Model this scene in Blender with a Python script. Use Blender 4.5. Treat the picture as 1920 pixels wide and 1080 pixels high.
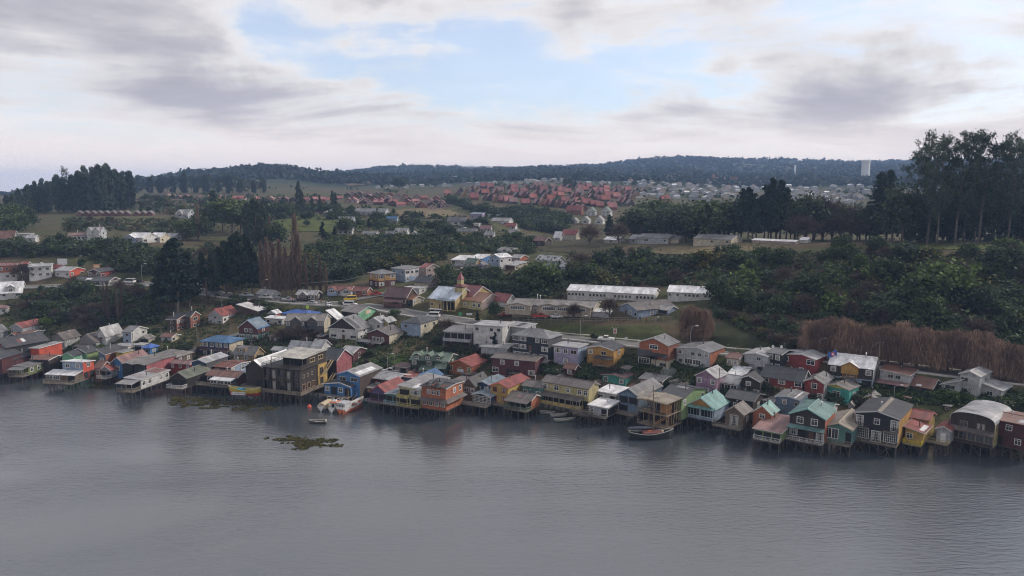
import bpy, math, random
import numpy as np
R = math.radians
ORD = ['first', 'second', 'third', 'fourth', 'fifth', 'sixth', 'seventh', 'eighth', 'ninth', 'tenth', 'eleventh', 'twelfth', 'thirteenth', 'fourteenth', 'fifteenth', 'sixteenth', 'seventeenth', 'eighteenth', 'nineteenth', 'twentieth']
for o in list(bpy.data.objects): bpy.data.objects.remove(o)
SC = bpy.context.scene
COL = SC.collection

# ------------------------------------------------------------------ camera
CAM_H, FPX, HOR = 58.0, 1400.0, 360.0          # metres above the water, focal length in photo pixels, horizon row
PITCH = math.atan((540 - HOR) / FPX)
cam_d = bpy.data.cameras.new('camera'); cam = bpy.data.objects.new('camera', cam_d); COL.objects.link(cam)
cam_d.sensor_width = 36; cam_d.lens = 36 * FPX / 1920; cam_d.clip_start = 1; cam_d.clip_end = 30000
cam.location = (0, 0, CAM_H); cam.rotation_euler = (math.pi / 2 - PITCH, 0, 0)
SC.camera = cam

# ------------------------------------------------------------------ sky: physical sky behind broken cloud
SUN_AZ, SUN_EL = 74.0, 33.0                    # degrees right of the view direction, degrees up
world = bpy.data.worlds.new('World'); SC.world = world; world.use_nodes = True
wt = world.node_tree; wt.nodes.clear()
def N(tree, kind, **kw):
    n = tree.nodes.new(kind)
    for k, v in kw.items():
        if k.startswith('_'): setattr(n, k[1:], v)
        else: n.inputs[k.replace('__', ' ')].default_value = v
    return n
def ramp(tree, fac, stops, interp='LINEAR'):
    n = tree.nodes.new('ShaderNodeValToRGB'); n.color_ramp.interpolation = interp
    el = n.color_ramp.elements
    while len(el) < len(stops): el.new(0.5)
    for e, (p, c) in zip(el, stops):
        e.position = p; e.color = (*c, 1) if len(c) == 3 else c
    tree.links.new(fac, n.inputs[0]); return n
def math_n(tree, op, a, b=None, c=None, clamp=False):
    n = tree.nodes.new('ShaderNodeMath'); n.operation = op; n.use_clamp = clamp
    for i, v in enumerate((a, b, c)):
        if v is None: continue
        if isinstance(v, (int, float)): n.inputs[i].default_value = v
        else: tree.links.new(v, n.inputs[i])
    return n.outputs[0]
def mixc(tree, fac, a, b, mode='MIX'):
    n = tree.nodes.new('ShaderNodeMix'); n.data_type = 'RGBA'; n.blend_type = mode
    for s, v in ((0, fac), (6, a), (7, b)):
        if isinstance(v, (int, float)): n.inputs[s].default_value = v
        elif isinstance(v, tuple): n.inputs[s].default_value = (*v, 1)
        else: tree.links.new(v, n.inputs[s])
    return n.outputs[2]
def build_sky():
    t = wt; L = t.links
    sky = N(t, 'ShaderNodeTexSky', _sky_type='NISHITA', _sun_disc=False, _sun_elevation=R(SUN_EL), _sun_rotation=R(SUN_AZ), _altitude=60.0,
            _air_density=1.0, _dust_density=1.0, _ozone_density=1.5)
    tc = t.nodes.new('ShaderNodeTexCoord')
    nrm = N(t, 'ShaderNodeVectorMath', _operation='NORMALIZE'); L.new(tc.outputs['Generated'], nrm.inputs[0])
    sep = t.nodes.new('ShaderNodeSeparateXYZ'); L.new(nrm.outputs[0], sep.inputs[0])
    zc = math_n(t, 'MAXIMUM', sep.outputs[2], 0.0)
    den = math_n(t, 'ADD', zc, 0.16)
    cx = math_n(t, 'DIVIDE', sep.outputs[0], den); cy = math_n(t, 'DIVIDE', sep.outputs[1], den)
    com = t.nodes.new('ShaderNodeCombineXYZ'); L.new(cx, com.inputs[0]); L.new(cy, com.inputs[1])
    mp = N(t, 'ShaderNodeMapping'); L.new(com.outputs[0], mp.inputs[0])
    mp.inputs['Location'].default_value = (3.1, 1.7, 0.4); mp.inputs['Scale'].default_value = (0.75, 1.0, 1)
    big = N(t, 'ShaderNodeTexNoise', Scale=1.0, Detail=10.0, Roughness=0.60, Distortion=0.4); L.new(mp.outputs[0], big.inputs['Vector'])
    wis = N(t, 'ShaderNodeTexNoise', Scale=2.6, Detail=10.0, Roughness=0.62, Distortion=0.5); L.new(mp.outputs[0], wis.inputs['Vector'])
    # openings and banks: (azimuth right, elevation, radius, weight), all in degrees of sky
    cover = math_n(t, 'ADD', math_n(t, 'MULTIPLY_ADD', math_n(t, 'SUBTRACT', big.outputs[0], 0.5), 1.25, 0.56), math_n(t, 'MULTIPLY', math_n(t, 'SUBTRACT', wis.outputs[0], 0.5), 0.42))
    wc = N(t, 'ShaderNodeTexNoise', Scale=5.5, Detail=5.0, Roughness=0.6); L.new(nrm.outputs[0], wc.inputs['Vector'])
    wv = N(t, 'ShaderNodeVectorMath', _operation='MULTIPLY_ADD'); L.new(wc.outputs[1], wv.inputs[0]); wv.inputs[1].default_value = (0.34, 0.34, 0.16); wv.inputs[2].default_value = (-0.17, -0.17, -0.08)
    wd = N(t, 'ShaderNodeVectorMath', _operation='ADD'); L.new(nrm.outputs[0], wd.inputs[0]); L.new(wv.outputs[0], wd.inputs[1])     # ragged cloud edges
    for az, el, rad, w in SKY_BLOBS:
        d = (math.sin(R(az)) * math.cos(R(el)), math.cos(R(az)) * math.cos(R(el)), math.sin(R(el)))
        df = N(t, 'ShaderNodeVectorMath', _operation='SUBTRACT'); L.new(wd.outputs[0], df.inputs[0]); df.inputs[1].default_value = d
        sc = N(t, 'ShaderNodeVectorMath', _operation='MULTIPLY'); L.new(df.outputs[0], sc.inputs[0]); sc.inputs[1].default_value = (1, 1, 2.4)
        ln = N(t, 'ShaderNodeVectorMath', _operation='LENGTH'); L.new(sc.outputs[0], ln.inputs[0])
        mr = N(t, 'ShaderNodeMapRange', _interpolation_type='SMOOTHERSTEP'); L.new(ln.outputs[1], mr.inputs[0])
        mr.inputs[1].default_value = 0; mr.inputs[2].default_value = 2 * math.sin(R(rad) / 2); mr.inputs[3].default_value = w; mr.inputs[4].default_value = 0
        cover = math_n(t, 'ADD', cover, mr.outputs[0])
    dens = N(t, 'ShaderNodeMapRange', _interpolation_type='SMOOTHSTEP'); L.new(cover, dens.inputs[0])
    dens.inputs[1].default_value = 0.34; dens.inputs[2].default_value = 0.62; dens.inputs[3].default_value = 0.34
    thick = N(t, 'ShaderNodeMapRange', _interpolation_type='SMOOTHSTEP'); L.new(cover, thick.inputs[0])
    thick.inputs[1].default_value = 0.47; thick.inputs[2].default_value = 0.84
    # thin cloud is white, thick cloud shows its grey-violet underside
    ccol = mixc(t, thick.outputs[0], CLOUD_LIGHT, CLOUD_DARK)
    detail = math_n(t, 'MULTIPLY_ADD', wis.outputs[0], 0.5, 0.75)
    cm = N(t, 'ShaderNodeVectorMath', _operation='SCALE'); L.new(ccol, cm.inputs[0]); L.new(detail, cm.inputs[3])
    ss = N(t, 'ShaderNodeVectorMath', _operation='MULTIPLY'); L.new(sky.outputs[0], ss.inputs[0]); ss.inputs[1].default_value = SKY_GAIN
    body = mixc(t, dens.outputs[0], ss.outputs[0], cm.outputs[0])
    # the cloud layer seen edge-on towards the horizon runs together into pale mist
    hz = N(t, 'ShaderNodeMapRange', _interpolation_type='SMOOTHSTEP'); L.new(zc, hz.inputs[0])
    hz.inputs[1].default_value = 0.02; hz.inputs[2].default_value = 0.115; hz.inputs[3].default_value = 0.92; hz.inputs[4].default_value = 0.0
    fin = mixc(t, hz.outputs[0], body, CLOUD_MIST)
    bg = t.nodes.new('ShaderNodeBackground'); L.new(fin, bg.inputs[0]); bg.inputs[1].default_value = 0.1
    out = t.nodes.new('ShaderNodeOutputWorld'); L.new(bg.outputs[0], out.inputs[0])
SKY_GAIN = (1.45, 1.48, 1.62)
CLOUD_LIGHT, CLOUD_DARK, CLOUD_MIST = (7.7, 7.4, 7.2), (3.9, 3.75, 4.15), (10.2, 8.7, 7.8)
SKY_BLOBS = [(-4, 9.0, 13, -0.30), (9, 8.5, 11, -0.26), (-16, 9.5, 8, -0.16), (-29, 12, 17, 0.22), (-22, 7.5, 7, 0.10), (-12, 13.5, 8, 0.16), (2, 14, 6, 0.14), (13, 14.5, 7, 0.10), (10, 6.2, 6, 0.10),
             (26, 7.5, 10, 0.24), (24, 13, 8, -0.08), (33, 14, 8, 0.10), (-8, 5.5, 6, 0.06), (4, 6.5, 5, 0.10)]
build_sky()

# ------------------------------------------------------------------ sun (soft, through thin cloud)
sun_d = bpy.data.lights.new('sun', 'SUN'); sun = bpy.data.objects.new('sun', sun_d); COL.objects.link(sun)
sun_d.energy = 2.8; sun_d.angle = R(9); sun_d.color = (1.0, 0.90, 0.78)
sun.rotation_euler = (R(90 - SUN_EL), 0, math.pi - R(SUN_AZ))
sun.location = (200, 100, 300)
SC.view_settings.view_transform = 'Standard'; SC.view_settings.look = 'None'; SC.view_settings.exposure = 0.32; SC.view_settings.gamma = 1.0
SC.view_settings.use_curve_mapping = False
SC.cycles.use_denoising = True; SC.cycles.max_bounces = 5; SC.cycles.diffuse_bounces = 2; SC.cycles.glossy_bounces = 2
SC.cycles.transparent_max_bounces = 6; SC.cycles.volume_bounces = 0; SC.cycles.filter_width = 1.1; SC.cycles.caustics_reflective = False; SC.cycles.caustics_refractive = False

# ------------------------------------------------------------------ pixel <-> place
CP, SP = math.cos(PITCH), math.sin(PITCH)
def ray(px, py):
    a, b = (px - 960) / FPX, (540 - py) / FPX
    return np.array((a, CP + b * SP, -SP + b * CP))
def at(px, py, Y):                     # the place at distance Y that the photo shows at this pixel
    d = ray(px, py); k = Y / d[1]
    return np.array((d[0] * k, Y, CAM_H + d[2] * k))
def at_z(px, py, z):                   # the place at height z
    d = ray(px, py); k = (z - CAM_H) / d[2]
    return np.array((d[0] * k, d[1] * k, z))
# ------------------------------------------------------------------ materials
MATS = {}
def new_mat(name):
    m = bpy.data.materials.new(name); m.use_nodes = True
    t = m.node_tree; b = t.nodes['Principled BSDF']
    return m, t, b
def coords(t, scale=(1, 1, 1), which='Object'):
    tc = t.nodes.new('ShaderNodeTexCoord'); mp = t.nodes.new('ShaderNodeMapping')
    t.links.new(tc.outputs[which], mp.inputs[0]); mp.inputs['Scale'].default_value = scale
    return mp.outputs[0]
def noise(t, vec, scale, detail=4.0, rough=0.55, dist=0.0):
    n = N(t, 'ShaderNodeTexNoise', Scale=scale, Detail=detail, Roughness=rough, Distortion=dist)
    t.links.new(vec, n.inputs['Vector']); return n.outputs[0]
def bump(t, b, h, strength, dist):
    n = N(t, 'ShaderNodeBump', Strength=strength, Distance=dist); t.links.new(h, n.inputs['Height']); t.links.new(n.outputs[0], b.inputs['Normal'])
def shade(c, k): return tuple(min(1.0, v * k) for v in c)

def mat_wall(c, boards='h'):
    key = ('wall', c, boards)
    if key in MATS: return MATS[key]
    m, t, b = new_mat('painted_boards'); v = coords(t)
    n1 = noise(t, v, 0.55, 5, 0.6); n2 = noise(t, coords(t, (3, 3, 0.5)), 1.6, 4, 0.6)
    f = ramp(t, n1, [(0.28, (0.62,) * 3), (0.66, (1.12,) * 3)])
    g = ramp(t, n2, [(0.32, (0.52, 0.49, 0.46)), (0.56, (1.0, 1.0, 1.0))])
    oi = t.nodes.new('ShaderNodeObjectInfo')
    col = mixc(t, 1.0, mixc(t, 1.0, c, f.outputs[0], 'MULTIPLY'), g.outputs[0], 'MULTIPLY')
    t.links.new(col, b.inputs['Base Color']); b.inputs['Roughness'].default_value = 0.75
    w = N(t, 'ShaderNodeTexWave', Scale=5.0, Distortion=0.0); w.wave_profile = 'SAW'
    w.bands_direction = 'Z' if boards == 'h' else 'X'
    vv = coords(t) if boards == 'h' else coords(t, (1, 1, 1))
    if boards != 'h': w.bands_direction = 'DIAGONAL'
    t.links.new(vv, w.inputs['Vector']); bump(t, b, w.outputs[1], 0.6, 0.03)
    MATS[key] = m; return m
def mat_shingle(c):                     # weathered wooden shingles
    key = ('shingle', c)
    if key in MATS: return MATS[key]
    m, t, b = new_mat('wood_shingle'); v = coords(t, (1, 1, 1))
    br = N(t, 'ShaderNodeTexBrick', Scale=4.0, Mortar__Size=0.02, Bias=0.0)
    tc = t.nodes.new('ShaderNodeTexCoord'); sx = t.nodes.new('ShaderNodeSeparateXYZ'); t.links.new(tc.outputs['Object'], sx.inputs[0])
    cb = t.nodes.new('ShaderNodeCombineXYZ'); t.links.new(math_n(t, 'ADD', sx.outputs[0], sx.outputs[1]), cb.inputs[0]); t.links.new(sx.outputs[2], cb.inputs[1])
    t.links.new(cb.outputs[0], br.inputs['Vector'])
    br.inputs['Color1'].default_value = (*shade(c, 1.3), 1); br.inputs['Color2'].default_value = (*shade(c, 0.7), 1); br.inputs['Mortar'].default_value = (*shade(c, 0.3), 1)
    n1 = noise(t, v, 0.9, 5, 0.6); f = ramp(t, n1, [(0.3, (0.6,) * 3), (0.65, (1.25,) * 3)])
    t.links.new(mixc(t, 1.0, br.outputs[0], f.outputs[0], 'MULTIPLY'), b.inputs['Base Color']); b.inputs['Roughness'].default_value = 0.85
    bump(t, b, br.outputs[1], 0.5, -0.02)
    MATS[key] = m; return m
def mat_roof(c, rust=0.25, axis='X', metal=0.0):
    key = ('roof', c, rust, axis)
    if key in MATS: return MATS[key]
    m, t, b = new_mat('corrugated_roof'); v = coords(t)
    # sheets differ a little from one another, rust and lichen gather in streaks
    br = N(t, 'ShaderNodeTexBrick', Scale=1.0, Mortar__Size=0.012, Brick__Width=0.85, Row__Height=2.6); br.offset = 0.0
    tc = t.nodes.new('ShaderNodeTexCoord'); mp = t.nodes.new('ShaderNodeMapping'); t.links.new(tc.outputs['Object'], mp.inputs[0])
    if axis == 'Y': mp.inputs['Rotation'].default_value = (0, 0, math.pi / 2)
    t.links.new(mp.outputs[0], br.inputs['Vector'])
    br.inputs['Color1'].default_value = (*shade(c, 1.22), 1); br.inputs['Color2'].default_value = (*shade(c, 0.74), 1); br.inputs['Mortar'].default_value = (*shade(c, 0.45), 1)
    n1 = noise(t, v, 0.35, 6, 0.65, 0.3); n2 = noise(t, coords(t, (4, 0.7, 1) if axis == 'X' else (0.7, 4, 1)), 0.8, 5, 0.6)
    f = ramp(t, n1, [(0.30, (0.55,) * 3), (0.64, (1.15,) * 3)])
    col = mixc(t, 1.0, br.outputs[0], f.outputs[0], 'MULTIPLY')
    rf = ramp(t, math_n(t, 'MULTIPLY', n1, n2), [(0.27 - 0.12 * rust, (0, 0, 0)), (0.42 - 0.12 * rust, (min(1, rust * 1.6),) * 3)])
    col = mixc(t, rf.outputs[0], col, (0.13, 0.065, 0.045) if rust >= 0 else c)
    t.links.new(col, b.inputs['Base Color']); b.inputs['Roughness'].default_value = 0.5; b.inputs['Metallic'].default_value = metal
    w = N(t, 'ShaderNodeTexWave', Scale=4.2); w.bands_direction = 'X'; t.links.new(mp.outputs[0], w.inputs['Vector'])
    bump(t, b, w.outputs[1], 0.5, 0.03)
    MATS[key] = m; return m
def mat_plain(name, c, rough=0.6, metal=0.0, vary=0.25, spec=0.5, emit=None):
    key = ('plain', name, c)
    if key in MATS: return MATS[key]
    m, t, b = new_mat(name)
    if vary:
        n1 = noise(t, coords(t), 1.3, 5, 0.6); f = ramp(t, n1, [(0.3, (1 - vary,) * 3), (0.65, (1 + vary * 0.5,) * 3)])
        t.links.new(mixc(t, 1.0, c, f.outputs[0], 'MULTIPLY'), b.inputs['Base Color'])
    else: b.inputs['Base Color'].default_value = (*c, 1)
    b.inputs['Roughness'].default_value = rough; b.inputs['Metallic'].default_value = metal; b.inputs['Specular IOR Level'].default_value = spec
    if emit: b.inputs['Emission Color'].default_value = (*emit[0], 1); b.inputs['Emission Strength'].default_value = emit[1]
    MATS[key] = m; return m
def mat_wood(name, c, axis=2):
    key = ('wood', name, c, axis)
    if key in MATS: return MATS[key]
    m, t, b = new_mat(name); s = [7, 7, 7]; s[axis] = 0.6
    n1 = noise(t, coords(t, tuple(s)), 1.0, 5, 0.6); n2 = noise(t, coords(t), 0.6, 4)
    f = ramp(t, n1, [(0.28, shade(c, 0.5)), (0.5, c), (0.72, shade(c, 1.5))])
    g = ramp(t, n2, [(0.3, (0.65,) * 3), (0.65, (1.15,) * 3)])
    t.links.new(mixc(t, 1.0, f.outputs[0], g.outputs[0], 'MULTIPLY'), b.inputs['Base Color']); b.inputs['Roughness'].default_value = 0.85
    bump(t, b, n1, 0.4, 0.02)
    MATS[key] = m; return m
def mat_leaf(name, dark, light, scale=0.5, trans=0.25):
    key = ('leaf', name)
    if key in MATS: return MATS[key]
    m, t, b = new_mat(name)
    oi = t.nodes.new('ShaderNodeObjectInfo'); v = coords(t)
    n1 = noise(t, v, scale, 3, 0.6); geo = t.nodes.new('ShaderNodeNewGeometry')
    rnd = math_n(t, 'MULTIPLY_ADD', geo.outputs['Random Per Island'], 0.45, math_n(t, 'MULTIPLY_ADD', n1, 0.75, math_n(t, 'MULTIPLY_ADD', oi.outputs['Random'], 0.3, -0.25)))
    f = ramp(t, rnd, [(0.1, shade(dark, 0.7)), (0.45, dark), (0.9, light)])
    t.links.new(f.outputs[0], b.inputs['Base Color']); b.inputs['Roughness'].default_value = 0.7; b.inputs['Specular IOR Level'].default_value = 0.2
    tr = t.nodes.new('ShaderNodeBsdfTranslucent'); t.links.new(f.outputs[0], tr.inputs[0])
    mx = t.nodes.new('ShaderNodeMixShader'); mx.inputs[0].default_value = trans
    t.links.new(b.outputs[0], mx.inputs[1]); t.links.new(tr.outputs[0], mx.inputs[2]); t.links.new(mx.outputs[0], t.nodes['Material Output'].inputs[0])
    MATS[key] = m; return m

# ------------------------------------------------------------------ object helpers
def tag(o, label=None, cat=None, group=None, kind=None):
    if label: o['label'] = label
    if cat: o['category'] = cat
    if group: o['group'] = group
    if kind: o['kind'] = kind
    return o
def empty(name, loc=(0, 0, 0), rz=0.0):
    o = bpy.data.objects.new(name, None); COL.objects.link(o); o.location = loc; o.rotation_euler = (0, 0, rz); o.empty_display_size = 0.5; return o
class MB:                                # collects faces; build() links them as one mesh object
    def __init__(s): s.v = []; s.f = []; s.mi = []; s.cur = 0
    def add(s, vs, fs):
        o = len(s.v); s.v += [tuple(map(float, p)) for p in vs]
        for f in fs: s.f.append(tuple(i + o for i in f)); s.mi.append(s.cur)
        return s
    def box(s, x0, y0, z0, x1, y1, z1):
        return s.add([(x0, y0, z0), (x1, y0, z0), (x1, y1, z0), (x0, y1, z0), (x0, y0, z1), (x1, y0, z1), (x1, y1, z1), (x0, y1, z1)],
                     [(0, 3, 2, 1), (4, 5, 6, 7), (0, 1, 5, 4), (1, 2, 6, 5), (2, 3, 7, 6), (3, 0, 4, 7)])
    def slab(s, quad, thick, n=None):    # a quad given by 4 corners with thickness downwards along its normal
        q = [np.array(p, float) for p in quad]
        if n is None:
            n = np.cross(q[1] - q[0], q[-1] - q[0]); n = n / (np.linalg.norm(n) + 1e-9)
        lo = [p - n * thick for p in q]; k = len(q)
        return s.add(q + lo, [tuple(range(k)), tuple(range(2 * k - 1, k - 1, -1))] + [(i, i + k, (i + 1) % k + k, (i + 1) % k) for i in range(k)])
    def bar(s, a, b, r, n=4, r2=None):
        a, b = np.array(a, float), np.array(b, float); d = b - a; d /= np.linalg.norm(d) + 1e-9
        u = np.cross(d, (0, 0, 1) if abs(d[2]) < 0.9 else (1, 0, 0)); u /= np.linalg.norm(u); w = np.cross(d, u); r2 = r if r2 is None else r2
        vs = []
        for p, rr in ((a, r), (b, r2)):
            for i in range(n):
                q = 2 * math.pi * (i + 0.5) / n; vs.append(p + (u * math.cos(q) + w * math.sin(q)) * rr)
        return s.add(vs, [(i, (i + 1) % n, (i + 1) % n + n, i + n) for i in range(n)] + [tuple(range(n - 1, -1, -1)), tuple(range(n, 2 * n))])
    def loft(s, rings, cap=True, closed=True):
        n = len(rings[0]); o = len(s.v); vs = [p for r in rings for p in r]; fs = []
        for k in range(len(rings) - 1):
            for i in range(n if closed else n - 1):
                j = (i + 1) % n; fs.append((k * n + i, k * n + j, (k + 1) * n + j, (k + 1) * n + i))
        if cap and closed: fs += [tuple(range(n - 1, -1, -1)), tuple(range((len(rings) - 1) * n, len(rings) * n))]
        return s.add(vs, fs)
    def mesh(s, name, mats):
        me = bpy.data.meshes.new(name); me.from_pydata(s.v, [], s.f)
        for m in (mats if isinstance(mats, (list, tuple)) else [mats]): me.materials.append(m)
        if any(s.mi): me.polygons.foreach_set('material_index', s.mi)
        me.update(); return me
    def build(s, name, mats, parent=None, loc=None, smooth=False):
        me = s.mesh(name, mats)
        if smooth: me.polygons.foreach_set('use_smooth', [True] * len(me.polygons))
        return link(name, me, parent, loc)
def link(name, me, parent=None, loc=None, rz=None, scale=None):
    o = bpy.data.objects.new(name, me); COL.objects.link(o)
    if parent is not None: o.parent = parent
    if loc is not None: o.location = tuple(loc)
    if rz is not None: o.rotation_euler = (0, 0, rz)
    if scale is not None: o.scale = (scale,) * 3 if isinstance(scale, (int, float)) else scale
    return o
def np_mesh(name, verts, faces, mat, smooth=False):      # fast mesh from arrays, faces all with the same corner count
    me = bpy.data.meshes.new(name); nv, nf, k = len(verts), len(faces), faces.shape[1]
    me.vertices.add(nv); me.vertices.foreach_set('co', np.asarray(verts, np.float32).ravel())
    me.loops.add(nf * k); me.loops.foreach_set('vertex_index', faces.astype(np.int32).ravel())
    me.polygons.add(nf); me.polygons.foreach_set('loop_start', np.arange(0, nf * k, k, dtype=np.int32)); me.polygons.foreach_set('loop_total', np.full(nf, k, np.int32))
    if smooth: me.polygons.foreach_set('use_smooth', np.ones(nf, bool))
    for m in (mat if isinstance(mat, (list, tuple)) else [mat]): me.materials.append(m)
    me.update(); me.validate(); return me

# ------------------------------------------------------------------ the land: profiles along a few directions, blended in between
# each row: photo column, then (photo row or ('z', height), distance) from the shore to the far hills
COLS = [
 (-260, [(('z', -2), 226), (('z', 0), 246), (640, 268), (600, 286), (545, 310), (510, 330), (455, 375), (430, 455), (400, 560), (366, 900), (('z', 44), 1500), (('z', 10), 3200), (('z', 10), 6000)]),
 (0, [(('z', -2), 222), (('z', 0), 240), (650, 256), (600, 280), (545, 305), (510, 325), (460, 362), (440, 420), (402, 560), (367, 900), (('z', 46), 1500), (('z', 10), 3200), (('z', 10), 6000)]),
 (120, [(('z', -2), 216), (('z', 0), 235), (655, 252), (600, 280), (550, 300), (520, 316), (458, 362), (425, 450), (400, 560), (366, 900), (('z', 52), 1500), (('z', 20), 3200), (('z', 10), 6000)]),
 (260, [(('z', -2), 208), (('z', 0), 228), (665, 246), (610, 272), (560, 295), (528, 315), (458, 362), (425, 450), (388, 620), (362, 900), (346, 1500), (('z', 90), 3200), (('z', 60), 6000)]),
 (400, [(('z', -2), 203), (('z', 0), 222), (675, 240), (610, 272), (565, 290), (545, 302), (480, 350), (430, 470), (392, 600), (366, 880), (340, 1250), (323, 1550), (('z', 80), 2100), (('z', 90), 3200), (('z', 60), 6000)]),
 (520, [(('z', -2), 198), (('z', 0), 218), (685, 234), (620, 262), (580, 282), (558, 296), (485, 355), (430, 460), (392, 580), (368, 820), (342, 1200), (313, 1520), (('z', 90), 2000), (('z', 110), 3000), (('z', 60), 6000)]),
 (640, [(('z', -2), 193), (('z', 0), 211), (700, 221), (650, 240), (605, 266), (572, 283), (540, 305), (470, 378), (420, 480), (388, 600), (371, 780), (350, 1200), (329, 1500), (('z', 70), 1900), (320, 2800), (('z', 60), 6000)]),
 (800, [(('z', -2), 185), (('z', 0), 203), (705, 217), (650, 237), (605, 255), (585, 266), (535, 305), (465, 382), (425, 465), (398, 545), (392, 620), (362, 900), (342, 1500), (318, 2700), (('z', 80), 6000)]),
 (920, [(('z', -2), 184), (('z', 0), 203), (705, 213), (650, 233), (612, 248), (580, 264), (520, 312), (470, 375), (430, 440), (405, 500), (('z', 26), 545), (396, 610), (352, 930), (337, 1500), (313, 2700), (('z', 80), 6000)]),
 (1040, [(('z', -2), 182), (('z', 0), 200), (705, 209), (650, 228), (600, 246), (565, 270), (515, 310), (480, 350), (455, 400), (('z', 27), 480), (404, 580), (350, 960), (334, 1500), (309, 2700), (('z', 80), 6000)]),
 (1200, [(('z', -2), 173), (('z', 0), 191), (720, 202), (680, 211), (645, 222), (600, 240), (568, 260), (540, 280), (482, 325), (462, 352), (('z', 31), 450), (402, 620), (350, 1050), (335, 1600), (300, 2900), (('z', 90), 6000)]),
 (1400, [(('z', -2), 164), (('z', 0), 180), (742, 190), (690, 200), (650, 212), (600, 231), (540, 260), (480, 298), (456, 328), (('z', 35), 420), (388, 700), (350, 1300), (330, 1900), (302, 2950), (('z', 90), 6000)]),
 (1600, [(('z', -2), 158), (('z', 0), 174), (762, 182), (700, 194), (650, 206), (560, 238), (480, 274), (462, 298), (('z', 35), 420), (388, 700), (348, 1300), (334, 1700), (304, 2950), (('z', 90), 6000)]),
 (1800, [(('z', -2), 152), (('z', 0), 167), (772, 176), (712, 190), (620, 216), (540, 242), (472, 265), (460, 285), (('z', 36), 420), (388, 700), (348, 1300), (330, 1900), (304, 2950), (('z', 90), 6000)]),
 (2180, [(('z', -2), 146), (('z', 0), 160), (790, 168), (725, 184), (630, 212), (545, 238), (476, 262), (460, 285), (('z', 36), 420), (388, 700), (348, 1300), (330, 1900), (304, 2950), (('z', 90), 6000)]),
]
YS = np.concatenate([np.arange(100, 300, 1.5), np.arange(300, 480, 3.0), 480 * 1.0135 ** np.arange(0, 192)]); YS = YS[YS < 6200]
LY = np.log(YS)
def _profiles():
    T, Z = [], []
    for px, pts in COLS:
        ys, zs = [100.0], [-3.0]
        for p, Y in pts:
            ys.append(Y); zs.append(p[1] if isinstance(p, tuple) else at(px, p, Y)[2])
        z = np.interp(LY, np.log(ys), zs)
        k = np.array([1, 2, 3, 4, 3, 2, 1.]); k /= k.sum()
        zz = np.convolve(np.pad(z, 3, 'edge'), k, 'valid')
        T.append((px - 960) / FPX / CP); Z.append(zz)
    return np.array(T), np.array(Z)
PT, PZ = _profiles()
def _hash_noise(x, y):                   # smooth value noise on the plane
    xi, yi = np.floor(x), np.floor(y); xf, yf = x - xi, y - yi
    u, v = xf * xf * (3 - 2 * xf), yf * yf * (3 - 2 * yf)
    h = lambda a, b: np.modf(np.abs(np.sin(a * 127.1 + b * 311.7) * 43758.5453))[0]
    return (h(xi, yi) * (1 - u) + h(xi + 1, yi) * u) * (1 - v) + (h(xi, yi + 1) * (1 - u) + h(xi + 1, yi + 1) * u) * v
def land(x, y):                          # height of the land at a place (arrays welcome)
    x, y = np.asarray(x, float), np.asarray(y, float)
    t = x / y; j = np.clip(np.searchsorted(PT, t) - 1, 0, len(PT) - 2)
    w = np.clip((t - PT[j]) / (PT[j + 1] - PT[j]), 0, 1); w = w * w * (3 - 2 * w) * 0.6 + w * 0.4
    i = np.clip(np.searchsorted(YS, y) - 1, 0, len(YS) - 2); q = np.clip((y - YS[i]) / (YS[i + 1] - YS[i]), 0, 1)
    z0 = PZ[j, i] * (1 - q) + PZ[j, i + 1] * q; z1 = PZ[j + 1, i] * (1 - q) + PZ[j + 1, i + 1] * q
    z = z0 * (1 - w) + z1 * w
    far = np.clip((y - 900) / 900, 0, 1); s = 1 + 9 * far
    z = z + ((_hash_noise(x / (14 * s), y / (14 * s)) - 0.5) * 1.3 + (_hash_noise(x / (5 * s) + 7, y / (5 * s)) - 0.5) * 0.5) * np.clip((z + 0.2) / 4, 0, 1) * (0.45 + 5.0 * far) + (_hash_noise(x / 330 + 5, y / 500) - 0.5) * 26 * np.clip((y - 1400) / 900, 0, 1)
    return z
_base_land = land
def ground(px, py, y0=120.0, y1=5000.0):          # first point of the land on the line of sight through this pixel
    d = ray(px, py); ys = np.exp(np.linspace(math.log(y0), math.log(y1), 1500)); k = ys / d[1]
    zr = CAM_H + d[2] * k; zl = np.maximum(_base_land(d[0] * k, ys), 0.0); i = int(np.argmax(zr <= zl))
    if zr[i] > zl[i]: i = len(ys) - 1
    if i > 0:
        a, b = zr[i - 1] - zl[i - 1], zl[i] - zr[i]; f = a / (a + b + 1e-9); Y = ys[i - 1] + f * (ys[i] - ys[i - 1])
    else: Y = ys[0]
    p = at(px, py, Y); return p
def on_land(x, y): return float(land(x, y))

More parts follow.
